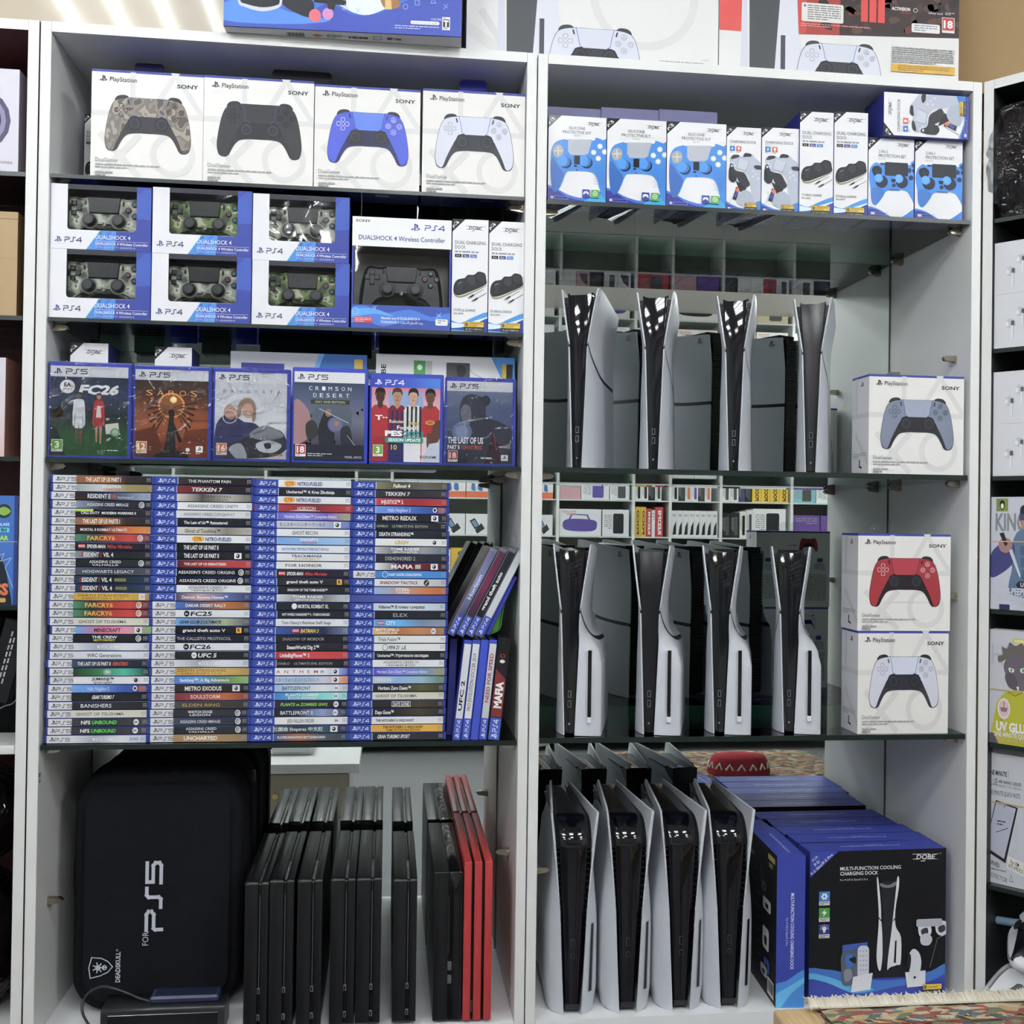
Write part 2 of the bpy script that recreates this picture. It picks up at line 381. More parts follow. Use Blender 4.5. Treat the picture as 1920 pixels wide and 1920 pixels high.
bl += [(-.5351, .06, -.62), (.2159, .1, -.57)]; br += [(.9959, .05, .30), (.9959, .26, .30), (.2515, .03, -.58), (.9959, .04, -.12)]
cl = cabinet('display_cabinet', -.5523, .2331, 'white laminate display cabinet with mirror back holding stacked disc cases and gamepad boxes', brackets=bl)
cr = cabinet('display_cabinet', .2343, 1.0131, 'white laminate display cabinet with mirror back holding upright white game consoles', brackets=br)
ca_ = cabinet('display_cabinet', -1.33, -.5535, 'white laminate display cabinet at the left picture edge with maroon inner sides', inner='5a2a30', mirror=False)
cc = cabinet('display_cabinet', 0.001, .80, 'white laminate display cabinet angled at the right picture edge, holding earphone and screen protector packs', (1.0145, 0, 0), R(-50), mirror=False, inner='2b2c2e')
def shelf(x0, x1, z, th, label, loc=None, rz=0, y0=.003):
    m = M(); m.box(x0+.0005, y0, z-th, x1-.0005, D-.0016, z, 'ffffff', 'glass', cols={'f': '10221e', 'k': '5ec898', 'l': '22332e', 'r': '22332e'}, mats={'f': 'satin', 'k': 'gloss', 'l': 'gloss', 'r': 'gloss'})
    o = m.build('glass_shelf', None, loc, rz); return tag(o, label, 'glass shelf', 'glass shelves')
for (k, th, s) in ((1, .006, 'carrying four upright white gamepad boxes'), (2, .006, 'carrying six windowed camouflage gamepad boxes'), (3, .007, 'carrying six disc cases turned face out'), (4, .008, 'carrying four tall stacks of disc cases')):
    shelf(-.5341, .2149, LS[k], th, 'glass shelf in the left cabinet '+s)
for (k, th, s) in ((1, .007, 'carrying blue and white accessory boxes'), (2, .009, 'carrying four slim consoles without disc slot'), (3, .009, 'carrying four slim consoles with disc slot')):
    shelf(.2525, .9949, RS[k], th, 'glass shelf in the right cabinet '+s)
# a cam-lock strip, screw hole and tiny sticker on the left cabinet's side
m = M(); a = left(m, -.5351, .03, .70, .04, .72, 1, 1)
Art(m, (-.5349, .0015, -.4), (0, .012, 0), (0, 0, -.02), 12, 20).rect(0, 0, 9, 20, 'f2f2f2').rect(1, 2, 8, 9, '555').rect(2, 11, 8, 18, '777')
tag(m.build('price_sticker'), 'tiny printed sticker on the left post beside the black carry case', 'sticker')
# ================================================================ consoles
PLW = 'ccd0d8'; BLK = '0a0c13'
def plate_side(side, H, Dp, xf, xo, rise, zlo, zhi, yf, th=.0028, nt=26, ns=14, ztop=None, PLW='ccd0d8', edge='e2e5ea'):
    "one curved side shell between zlo(s) and zhi(s); xf/xo/rise/yf functions of t"
    m = M(); O = []; I = []
    def pt(t, s):
        q = 1-(1-min(1, s/rise(t)))**2.2
        return xf(t)+(xo(t, s)-xf(t))*q, yf(t)+s*(Dp-yf(t)), t*H
    m.patch = lambda t0, t1, s0, s1, e=.0005, n=16, k=6: [[(side*(pt(t0+(t1-t0)*i/n, s0+(s1-s0)*j/k)[0]+e), pt(t0+(t1-t0)*i/n, s0+(s1-s0)*j/k)[1]-e, (t0+(t1-t0)*i/n)*H) for j in range(k+1)] for i in range(n+1)]
    for i in range(nt+1):
        ro_, ri = [], []
        for j in range(ns+1):
            s = (j/ns)**1.8; t = zlo(s)+(zhi(s)-zlo(s))*i/nt
            x, y, z = pt(t, s)
            xi = max(x-th, .002) if s > 0 else x-.0006
            ro_.append((side*x, y, z)); ri.append((side*xi, y+(.0022 if j == 0 else 0), z))
        O.append(ro_); I.append(ri)
    f = side > 0
    m.grid(O, PLW, 'satin', True, flip=not f); m.grid(I, PLW, 'satin', True, flip=f)
    for a in (0, nt):
        m.grid([O[a], I[a]], PLW, 'satin', False, flip=(a == 0) != (not f))
    m.grid([[r_[0] for r_ in O], [r_[0] for r_ in I]], edge, 'satin', False, flip=f)
    m.grid([[r_[-1] for r_ in O], [r_[-1] for r_ in I]], PLW, 'satin', False, flip=not f)
    return m
def slim(loc, rz, H, disc, label, group, coretop='piano'):
    t = empty('game_console', loc, rz); tag(t, label, 'game console', group); Dp = .205
    G = .655 if disc else .69
    cw = lambda u: interp(u, [0, G, 1], [.0078, .0152, .0222])
    xf = lambda u: interp(u, [0, G, 1], [.0092, .0172, .0325])
    base = lambda u: sinterp(u, [0, .35, G, 1], [.029, .027, .0245, .0355])
    sh_ = lambda s: 1-.30*s*s
    def xr(u, s):
        if not disc: return base(u)
        b = sinterp(u, [0, .36, .42, .56, .62], [.053, .053, .049, .026, .0245]) if u < .62 else base(u)
        return b*(sh_(s) if u > .6 else 1-.1*s)
    def xl(u, s): return base(u)*sh_(s)
    gap = lambda s: G-.17*(1-math.exp(-s/.16))-.02*s
    yf = lambda u: .004+.010*max(0, (u-.75)/.25)**2
    zt = lambda u, s: (H*.05*max(0, s-.15)) if u > .985 else 0
    for sd in (-1, 1):
        X = xr if sd > 0 else xl
        rise = (lambda u: .04+.20*sinterp(u, [.35, .6], [0, 1])) if (disc and sd > 0) else (lambda u: .30)
        plate_side(sd, H, Dp, xf, X, rise, lambda s: .002, lambda s: gap(s)-.011, yf).build('lower_side_plate', t)
        plate_side(sd, H, Dp, lambda u: xf(u)-.0006, lambda u, s: X(u, s)-.0007, rise, lambda s: gap(s)-.014, lambda s: gap(s)+.014, lambda u: yf(u)+.0004, nt=4, PLW='0b0b0d', edge='0b0b0d').build('seam_trim', t)
        p = plate_side(sd, H, Dp, xf, X, rise, lambda s: gap(s)+.011, lambda s: 1.0-.06*max(0, s-.1), yf)
        if sd < 0:
            a = left(p, -base(.93)*.80-.0006, 0, H*.75, Dp, H, Dp*1000, H*250); a.pslogo(18, H*250*.26, 13, '17191d')
        else:
            a = right(p, base(.93)*.80+.0006, 0, H*.75, Dp, H, Dp*1000, H*250); a.pslogo(150, H*250*.26, 13, '17191d')
        p.build('upper_side_plate', t)
    # black body: tapered wedge, glossy face, dished top
    m = M(); rows = []; n = 24
    for i in range(n+1):
        u = .012+(.965-.012)*i/n; wd = cw(u); y = .0065+.010*max(0, (u-.75)/.25)**2
        rows.append([(-wd, Dp-.012, u*H), (-wd, y+.006, u*H), (-wd, y+.001, u*H), (-wd*.9, y, u*H), (0, y+.0008, u*H), (wd*.9, y, u*H), (wd, y+.001, u*H), (wd, y+.006, u*H), (wd, Dp-.012, u*H)])
    m.grid(rows, BLK, coretop, True)
    topc = []
    for j in range(9):
        s = j/8; y = .0165+s*(Dp-.03); wd = cw(1)*(.98); z = H*.965
        topc.append([(wd*k/6, y, z+.005*abs(k/6)**2.2*(1-.6*s)-.001) for k in range(-6, 7)])
    m.grid(topc, BLK, coretop, True)
    fr = rows[-1]; lip = [(cw(1)*.98*k/6, .0155-.0*k, H*.965+.005*abs(k/6)**2.2-.001) for k in range(-6, 7)]
    low = [(cw(.965)*.98*k/6, .0150, H*.955) for k in range(-6, 7)]
    m.grid([low, lip], BLK, coretop, True)
    m.grid([lip, topc[0]], BLK, coretop, True)
    m.face([(-cw(0), .0065, .012*H), (cw(0), .0065, .012*H), (cw(0), Dp-.012, .012*H), (-cw(0), Dp-.012, .012*H)][::-1], BLK, 'satin')
    k = Dp-.012; m.face([(cw(0), k, .012*H), (-cw(0), k, .012*H), (-cw(1), k, .97*H), (cw(1), k, .97*H)], BLK, 'satin')
    m.build('body', t)
    m = M()   # vent fins between body and plates near the top and on the rear
    for sd in (-1, 1):
        for i in range(26):
            u = G+.03+(.93-G)*i/26
            x0 = cw(u); x1 = xf(u)+.006*0+(base(u)-xf(u))*.5
            m.box(min(sd*x0, sd*x1), .022, u*H, max(sd*x0, sd*x1), .05, u*H+.0022, '15161a', 'satin')
        m.box(min(sd*.0075, sd*.0172), .014, .35*H, max(sd*.0075, sd*.0172), .062, .72*H, '0b0b0d', 'satin')
        m.box(min(sd*.0075, sd*.0150), .06, .02*H, max(sd*.0075, sd*.0150), Dp-.018, .93*H, '0b0b0d', 'satin')
    for i in range(46):
        u = .05+.86*i/46; m.box(-.0150, Dp-.018, u*H, .0150, Dp+.004, u*H+.0028, '1a1b1f', 'satin')
    m.box(-.0148, Dp-.02, .03*H, .0148, Dp+.001, .93*H, '101114', 'satin')
    m.build('vent_grille', t)
    for u, hh in ((.215, .011), (.165, .011)):
        y = .0048; m = M(); z = u*H
        m.outline([(-.0027, z-hh/2), (.0027, z-hh/2), (.0027, z+hh/2), (-.0027, z+hh/2)], [(0, y), (0, .009)], '6d7075', 'satin')
        m.outline([(-.0018, z-hh/2+.001), (.0018, z-hh/2+.001), (.0018, z+hh/2-.001), (-.0018, z+hh/2-.001)], [(0, y-.0003), (0, .009)], '050506', 'gloss')
        m.build('usb_port', t)
    m = M(); m.tube([(0, .0048, .06*H), (0, .0075, .06*H)], .0016, '8a8d92', 'satin', 12); m.build('power_button', t)
    if disc:
        m = M(); x = .0335; m.box(x-.0029, .0022, .10*H, x+.0029, .012, .448*H, '060607', 'gloss'); m.build('disc_slot', t)
        m = M(); m.box(x-.0034, .0012, .072*H, x+.0034, .012, .102*H, 'e4e6ea', 'satin', bev=.0006); m.build('eject_button', t)
    return t
def fat(loc, rz, H, label, group):
    t = empty('game_console', loc, rz); tag(t, label, 'game console', group); Dp = .225
    cw = lambda u: interp(u, [0, 1], [.0122, .0262])
    xf = lambda u: interp(u, [0, .5, 1], [.0148, .0228, .0405])
    def xo(u, s):
        tip = interp(u, [.80, 1], [0, 1]); b = sinterp(u, [0, .12, .40, .85, 1], [.040, .0445, .0445, .033, .040])
        return b-(.022*tip*s)
    yf = lambda u: .004+.0*u
    for sd in (-1, 1):
        p = plate_side(sd, H, Dp, xf, xo, lambda u: .16, lambda s: .0+.03*sinterp(s, [0, .3], [0, 1]), lambda s: 1.0, yf, th=.0034, nt=30)
        a = left(p, -.0375, 0, H*.75, Dp, H, 240, 84) if sd < 0 else right(p, .0375, 0, H*.75, Dp, H, 240, 84)
        o = p.build('side_plate', t)
        if sd > 0:
            m = M(); g = p.patch(.105, .445, .028, .058, .0006); m.grid(g, '9ea3ab', 'satin', True); g = p.patch(.108, .442, .030, .048, .0009); m.grid(g, '050506', 'gloss', True); m.build('disc_slot', t)
    m = M(); prof = []
    for i in range(12): prof.append((.010, H*(.02+.80*i/11)))
    for i in range(1, 12):
        a = R(90*i/11); prof.append((.010+.055*(1-cos(a)), H*.82+.044*sin(a)))
    for i in range(1, 6): prof.append((.065+.032*i, H*.82+.044+.0075*i/5))
    rows = []
    for y, z in prof:
        wd = cw(min(1, z/H)); e = .0025
        rows.append([(-wd, y+e*1.5, z-(e if y > .06 else 0)), (-wd+e, y+e*.3, z), (0, y, z), (wd-e, y+e*.3, z), (wd, y+e*1.5, z-(e if y > .06 else 0))])
    m.grid(rows, '080a12', 'piano', True)
    for sd in (-1, 1):
        pts = [(sd*cw(min(1, z/H)), y+.003, z-.001) for y, z in prof]; bk = [(p[0], .228, p[2]) for p in pts]
        m.grid([pts, bk], BLK, 'satin', False, flip=sd < 0)
    m.face([(cw(0), .228, .02*H), (-cw(0), .228, .02*H), (-cw(1), .228, H*.97), (cw(1), .228, H*.97)], BLK, 'satin')
    m.face([(-cw(0), .01, .02*H), (-cw(0), .228, .02*H), (cw(0), .228, .02*H), (cw(0), .01, .02*H)], BLK, 'satin')
    m.build('body', t)
    for sd in (-1, 1):
        m = M()
        for i in range(60):
            q = 2+(len(prof)-4)*i/60; k = int(q); f = q-k; y = prof[k][0]+(prof[k+1][0]-prof[k][0])*f; z = prof[k][1]+(prof[k+1][1]-prof[k][1])*f
            if z < .38*H: continue
            x0 = cw(min(1, z/H)); m.box(min(sd*x0, sd*(x0+.006)), y+.004, z-.0035, max(sd*x0, sd*(x0+.006)), y+.016, z-.0013, '101114', 'satin')
        m.build('vent_grille', t)
    for u, hh in ((.345, .014), (.285, .008)):
        m = M(); z = u*H; m.outline([(-.003, z-hh/2), (.003, z-hh/2), (.003, z+hh/2), (-.003, z+hh/2)], [(0, .0088), (0, .012)], '43454a', 'satin')
        m.outline([(-.0022, z-hh/2+.0008), (.0022, z-hh/2+.0008), (.0022, z+hh/2-.0008), (-.0022, z+hh/2-.0008)], [(0, .0085), (0, .012)], '050506', 'gloss'); m.build('usb_port', t)
    m = M(); m.box(-.0118, .0085, .02*H, .0118, .2, .045*H, '2a2b30', 'satin'); m.build('foot', t)
    return t
def along(pxs, py, z, y=.012):
    return [ax(p, py, y) for p in pxs]
ordn = ('leftmost', 'second from left', 'third from left', 'rightmost')
ZR2, ZR3, ZRB = RS[2]+.0003, RS[3]+.0003, ZB+.0003
for i, (px, rz) in enumerate(((1080, -22), (1224, -17.6), (1375, -20), (1519.5, -25))):
    H = .309
    slim((ax(px, 880, .045), .045, ZR2), R(rz), H, False,
         'slim white upright console without disc slot, %s on its shelf%s' % (ordn[i], ', matt black front' if i == 3 else ''), 'slim consoles without disc slot', 'satin' if i == 3 else 'piano')
for i, (px, rz) in enumerate(((1066.5, -16.5), (1216, -19.5), (1348.5, -20.5), (1479.5, -21))):
    slim((ax(px, 1378, .012), .014, ZR3), R(rz), .319, True,
         'slim white upright console with disc slot, %s on its shelf%s' % (ordn[i], ', matt black front' if i == 1 else ''), 'slim consoles with disc slot', 'satin' if i == 1 else 'piano')
for i, (px, rz) in enumerate(((1073.5, -2.5), (1178, -1.5), (1278, -1.5), (1368, -4.5))):
    fat((ax(px, 1888, .012), .010, ZRB), R(rz), .335, 'large white finned game console with black glossy middle on the cabinet floor, %s' % ordn[i], 'large white consoles')
# ---- black slab consoles, lower left
def slab(x0, x1, y0, z0, H, Dp, label, kind, rz=0):
    w_ = x1-x0; t = empty('game_console', ((x0+x1)/2, y0, z0), rz); h = w_/2
    tag(t, label, 'game console', 'black slab consoles' if kind != 'red' else None)
    def sl(a, b, col, mat, r_=.006, y=0, nm='body_layer', top=H):
        m = M(); pts = []
        for cy, cz, a0 in ((y+r_, r_, 180), (Dp-r_, r_, 270), (Dp-r_, top-r_, 0), (y+r_, top-r_, 90)):
            for k in range(5): q = R(a0+22.5*k); pts.append((cy+r_*cos(q), cz+r_*sin(q)))
        m.outline(pts, [(.0008, a), (0, a+.0008), (0, b-.0008), (.0008, b)], col, mat, ax='x'); m.v = [(p[0], p[1], p[2]) for p in m.v]
        return m.build(nm, t)
    if kind == 'slim':
        a, b = -h+w_*.56, -h+w_*.70
        sl(-h, a, '131417', 'satin'); sl(b, h, '131417', 'satin'); sl(a-.0005, b+.0005, '060607', 'satin', .005, .003, 'recess', H-.003)
        M().box(a+.0022, .0022, H*.26, a+.0032, .0045, H-.022, '5a5c60', 'gloss').build('disc_slot', t)
        for z in (H*.235, H*.055):
            m = M(); m.box(a+.0004, .0018, z, b-.0008, .005, z+.009, '8d8f93', 'satin'); m.box(a+.0012, .0012, z+.001, b-.0018, .005, z+.008, '060607', 'satin'); m.build('usb_port', t)
        m = M(); aa = top(m, -h+.002, .004, a-.001, .085, H+.0002, 20, 80, 'satin'); aa.line([(2, 8), (17, 8), (17, 62), (2, 62)], .7, '33353a', True); m.build('power_button', t)
        m = M(); m.box(a+.0006, .008, H-.0034, b-.0006, .1, H-.0026, '3a3c40', 'gloss'); top(m, a, .008, b, .1, H-.0025, 10, 92).text('SONY', 7, 50, 5, '888', w=22, rot=-pi/2); m.build('label_strip', t)
    elif kind == 'old':
        a = -h+w_*.52
        sl(-h, a-.0006, '101114', 'satin', .002); sl(a+.0006, h, '07080b', 'piano', .002); sl(a-.001, a+.001, '050506', 'satin', .002, .004, 'recess', H-.002)
        M().box(a-.0006, -.0006, H*.45, a+.0014, .002, H*.84, '222', 'gloss').build('disc_slot', t)
        for z in (H*.34, H*.25): M().box(a-.001, -.0008, z, a+.0055, .002, z+.014, '55575b', 'satin').build('usb_port', t)
        M().box(-h-.0002, -.0004, H*.55, a, .001, H*.553, '050506').build('seam', t)
    else:
        for k in range(3):
            q = w_/3; sl(-h+k*q, -h+k*q+q*.72, 'b52325', 'satin', .0015)
            if k < 2: sl(-h+k*q+q*.72, -h+(k+1)*q, '0a0a0c', 'gloss', .0015, .005, 'recess', H-.004)
        M().box(-h+w_*.26, .003, H*.05, -h+w_*.31, .0055, H*.12, '3c3d40', 'satin').build('usb_port', t)
    for y in (.02, Dp-.05): M().box(-h+.004, y, -.004, h-.004, y+.02, 0, 'c9cbce', 'satin').build('foot', t)
    return t
ZLB = ZB+.0045
words = ('first', 'second', 'third', 'fourth', 'fifth', 'sixth')
for i, (a, b, tp) in enumerate(((459, 505, 1654), (505.5, 553, 1650), (557.5, 606, 1649), (620, 668, 1647), (668.5, 717, 1646), (737.5, 784, 1648))):
    z1 = az(a, tp, .0)
    slab(ax(a, 1700), ax(b-2, 1700), .0, ZLB, z1-ZLB, .27, 'thin black upright console with central disc groove, %s from the black carry case' % words[i], 'slim')
slab(ax(814, 1700), ax(868, 1700), .003, ZLB, az(840, 1636)-ZLB, .285, 'thicker black console, half matt half glossy, standing beside the red one', 'old')
slab(ax(870, 1700), ax(928.5, 1700), .0, ZLB, az(890, 1616)-ZLB, .292, 'red upright console of three layers with dark gaps', 'red')
# ================================================================ printed gamepads
def dualsense(a, cx, cy, wd, body, pad=None, inner='1b1c22', btn='2a2b33', edge='3b3fa8', dark='22242a', mat=None, bump='2b2d33', shade=None):
    P = lambda L: [(cx+x*wd, cy+y*wd) for x, y in L]
    for sg in (-1, 1): a.curve(P([(sg*.385, .01), (sg*.35, -.022), (sg*.29, -.032), (sg*.245, -.022), (sg*.235, .01), (sg*.38, .04)]), bump, n=3)
    H = [(0, -.005), (-.21, -.005), (-.33, .012), (-.405, .055), (-.455, .17), (-.492, .36), (-.503, .50), (-.478, .60), (-.415, .625), (-.365, .605), (-.325, .53), (-.28, .46), (-.225, .42), (-.12, .405)]
    full = H+[(0, .405)]+[(-x, y) for x, y in H[:0:-1]]
    a.curve(P(full), dark, n=3)
    if shade:
        a.curve(P([(x*.985, y*.985+.002) for x, y in full]), shade, n=3)
    for sg in (-1, 1):
        W = [(.01, 0), (-.21, 0), (-.33, .017), (-.40, .058), (-.45, .17), (-.487, .36), (-.497, .50), (-.475, .585), (-.43, .615), (-.40, .60), (-.36, .50), (-.30, .38), (-.235, .27), (-.17, .21), (.01, .2)]
        a.poly(P([(-sg*x, y) for x, y in smooth(W, 3, False)]), body, mat)
    a.curve(P([(-.17, .205), (.17, .205), (.235, .27), (.27, .33), (.24, .39), (.12, .40), (-.12, .40), (-.24, .39), (-.27, .33), (-.235, .27)]), inner, n=3)
    tp = [(-.20, -.002), (.20, -.002), (.175, .10), (.16, .185), (.12, .212), (-.12, .212), (-.16, .185), (-.175, .10)]
    a.line(P(tp[1:5]), wd*.012, edge); a.line(P([tp[0], tp[7], tp[6], tp[5]]), wd*.012, edge); a.poly(P(tp), pad or body, mat)
    for sg in (-1, 1):
        x, y = sg*.157, .295; a.circ(cx+x*wd, cy+y*wd, wd*.085, '24262d'); a.circ(cx+x*wd, cy+y*wd, wd*.062, '3a3c45'); a.circ(cx+x*wd, cy+y*wd, wd*.046, '2a2c34')
    for dx, dy in ((0, -1), (0, 1), (1, 0), (-1, 0)):
        x, y = -.315+dx*.048, .147+dy*.048; q = [(x+dx*a1-dy*b1, y+dy*a1+dx*b1) for a1, b1 in ((.026, -.016), (.026, .016), (.018, .024), (-.006, .024), (-.032, 0), (-.006, -.024), (.018, -.024))]
        a.line(P(q), wd*.007, btn, True)
    for i, (x, y) in enumerate(((.31, .07), (.245, .147), (.383, .147), (.31, .22))):
        c = (cx+x*wd, cy+y*wd); a.ring(c[0], c[1], wd*.031, wd*.006, btn, 12); r = wd*.016
        if i == 0: a.line([(c[0], c[1]-r), (c[0]+r, c[1]+r*.8), (c[0]-r, c[1]+r*.8)], wd*.006, btn, True)
        if i == 1: a.line([(c[0]-r*.8, c[1]-r*.8), (c[0]+r*.8, c[1]-r*.8), (c[0]+r*.8, c[1]+r*.8), (c[0]-r*.8, c[1]+r*.8)], wd*.006, btn, True)
        if i == 2: a.ring(c[0], c[1], r, wd*.006, btn, 8)
        if i == 3: a.line([(c[0]-r*.8, c[1]-r*.8), (c[0]+r*.8, c[1]+r*.8)], wd*.006, btn); a.line([(c[0]-r*.8, c[1]+r*.8), (c[0]+r*.8, c[1]-r*.8)], wd*.006, btn)
    for sg in (-1, 1): a.line(P([(sg*.235, .03), (sg*.225, .065)]), wd*.016, dark if body != dark else '3a3c42')
def ds_front(a, kind):
    "front of a gamepad box, 205 x 197 units"
    g = 'dcdcd9'
    a.line([(75, 8), (75, 110)], 10, g); a.line([(0, 80), (205, 80)], 10, g); a.line([(112, 70), (155, 0)], 10, g); a.line([(205, 80), (150, 0)], 10, g)
    a.line([(20, 120), (85, 190)], 12, g); a.line([(85, 120), (20, 190)], 12, g); a.ring(150, 150, 36, 11, g, 28)
    a.pslogo(15, 11, 11, '222329'); a.text('PlayStation', 33, 21, 8.2, '222329', w=49, bold=.005); a.text('SONY', 156, 27, 7, '222329', w=39, bold=.02)
    K = {'camo': dict(body='7d756c', mat='camo_print', inner='34323a', edge='5b55b0', btn='2a2724', bump='33312e', dark='39363a'),
         'black': dict(body='33353a', pad='303237', inner='26272c', btn='15161a', edge='3a3b78', dark='2b2c31'),
         'blue': dict(body='3a50cf', pad='4f78dd', inner='23264a', btn='cfd3f5', edge='2a2f90', dark='272b66'),
         'white': dict(body='d9dbe9', pad='d5dbec', inner='2f3038', btn='a8abbc', edge='4a4fc0', dark='3a3a42'),
         'silver': dict(body='7d869b', pad='9aa3b8', inner='26262b', btn='4b5160', edge='3b3fa0', dark='2c2d33'),
         'red': dict(body='a3202c', pad='b02a38', inner='241a20', btn='e9c9c9', edge='5a1a60', dark='2e1a22')}[kind]
    if kind in ('silver', 'red', 'white') and a.lower: a.hgrad(45, 138, 165, 140, ['e6e6e3', 'd0d0cd', 'd0d0cd', 'e6e6e3']) if kind == 'red' else None
    dualsense(a, 104, 50, 157, **K)
    a.text('DualSense', 9, 168, 7, '7b7b7b', w=40, bold=-.004); a.smalltext(9, 172, 118, 2, 5, 'a5a5a5', 3); a.smalltext(9, 186, 60 if kind != 'black' else 45, 1, 5, 'a5a5a5', 5, .6); a.smalltext(9, 191, 46, 1, 5, '8f8f8f', 6, .7)
def ds_box(pl, pr, ptl, pb, zb, Y, kind, label, tab=None, dep=.068, lower=False, open_top=False):
    pm = (pl+pr)/2; x0, x1 = ax(pl, pb, Y), ax(pr, pb, Y); z1 = az(pl, ptl, Y); W, Hh = x1-x0, z1-zb
    t = M(); t.box(-W/2, 0, 0, W/2, dep, Hh, 'eceae6', cols={'t': '2b2fa0', 'k': 'e6e6e2', 'l': 'd8d8dc', 'r': 'd8d8dc', 'b': '39406a'})
    a = front(t, -W/2, 0, W/2, Hh, 0, 205, 197); a.lower = lower; a.rect(0, 0, 205, 4.5, '30409a'); ds_front(a, kind)
    a = left(t, -W/2, 0, 0, dep, Hh, 75, 197); a.rect(0, 0, 75, 4.5, '30409a'); a.line([(0, 80), (75, 80)], 9, 'c9c9cc'); a.line([(20, 8), (20, 80)], 9, 'c9c9cc'); a.line([(20, 120), (75, 180)], 10, 'c9c9cc'); a.pslogo(40, 12, 10, '222'); a.smalltext(8, 155, 58, 3, 4, '999', 9); a.line([(36, 170), (36, 182), (44, 184)], 4, '222')
    a = right(t, W/2, 0, 0, dep, Hh, 75, 197); a.rect(0, 0, 75, 4.5, '30409a'); a.line([(0, 80), (75, 80)], 9, 'c9c9cc')
    a = back(t, -W/2, 0, W/2, Hh, dep, 205, 197); a.rect(0, 0, 205, 4.5, '30409a')
    dualsense(a, 60, 20, 52, body={'red': 'a3202c', 'blue': '3a50cf', 'black': '33353a', 'camo': '7d756c', 'silver': '7d869b'}.get(kind, 'd9dbe9'), inner='26262b', btn='555')
    a.smalltext(92, 36, 60, 1, 6, '777', 8)
    for q in (20, 70, 120, 165): a.rrect(q, 70, q+16, 80, 4, '3a4890'); a.smalltext(q-6, 84, 30, 5, 4, '8a8d90', q)
    a.smalltext(10, 112, 185, 14, 5, '9a9d9f', 12)
    a = Art(t, (-W/2, 0, 0), (W, 0, 0), (0, dep, 0), 205, 75); a.rect(0, 0, 205, 10, 'd5d7dd'); a.rect(0, 10, 205, 75, '3d4570')
    for q in range(12): a.rect(120+q*2.2, 22, 121.3+q*2.2, 34, 'ddd')
    o = t.build('gamepad_box', None, ((x0+x1)/2, Y, zb)); tag(o, label, 'gamepad box')
    if tab:
        m = M(); x = ax(tab[0], ptl, Y+dep)-o.location.x; x_ = ax(tab[1], ptl, Y+dep)-o.location.x; h = max(.006, az((tab[0]+tab[1])/2, tab[3], Y+dep)-z1)
        m.outline([(x, 0), (x_, 0), (x_, h-.004), (x_-.004, h), (x+.004, h), (x, h-.004)], [(0, dep-.0016), (0, dep)], tab[2], 'card')
        m.v = [(p[0], p[1], p[2]+Hh) for p in m.v]; m.build('hang_tab', o)
    return o
Y0 = .010
ds_box(169, 379.5, 128, 322, LS[1], Y0, 'camo', 'white gamepad box printed with a brown camouflage gamepad', (253, 308, '1a1a55', 120))
ds_box(379.9, 586.5, 140, 338, LS[1], Y0, 'black', 'white gamepad box printed with an all black gamepad', (511, 622, '23252c', 134))
ds_box(588, 786, 157, 350, LS[1], Y0, 'blue', 'white gamepad box printed with a metallic blue gamepad')
ds_box(790.5, 982.6, 165, 362, LS[1], Y0, 'white', 'white gamepad box printed with a white gamepad, rightmost on the top left shelf', (862, 913, '2328a0', 151))
ds_box(1628, 1806, 701, 886, RS[2], .004, 'silver', 'white gamepad box printed with a silver gamepad', dep=.066, lower=True)
b1 = ds_box(1607.5, 1777, 1183, 1366, RS[3], .012, 'white', 'white gamepad box printed with a white gamepad, below the red gamepad box', dep=.066, lower=True)
zt_ = az(1690, 1182, .012)
b2 = ds_box(1607.5, 1781, 1000, 1183, az(1607.5, 1183, .012)+.0003, .012, 'red', 'white gamepad box printed with a red gamepad', dep=.066, lower=True)
m = M(); hh = az(1607, 1000, .012)-b2.location.z
m.outline(smooth([(-.032, 0), (.012, 0), (.014, .012), (.004, .020), (-.008, .017), (-.022, .020), (-.032, .012)], 3), [(0, .063), (0, .0635)], 'fff', 'wrap'); m.v = [(p[0], p[1], p[2]+hh) for p in m.v]; m.build('clear_hang_tab', b2)
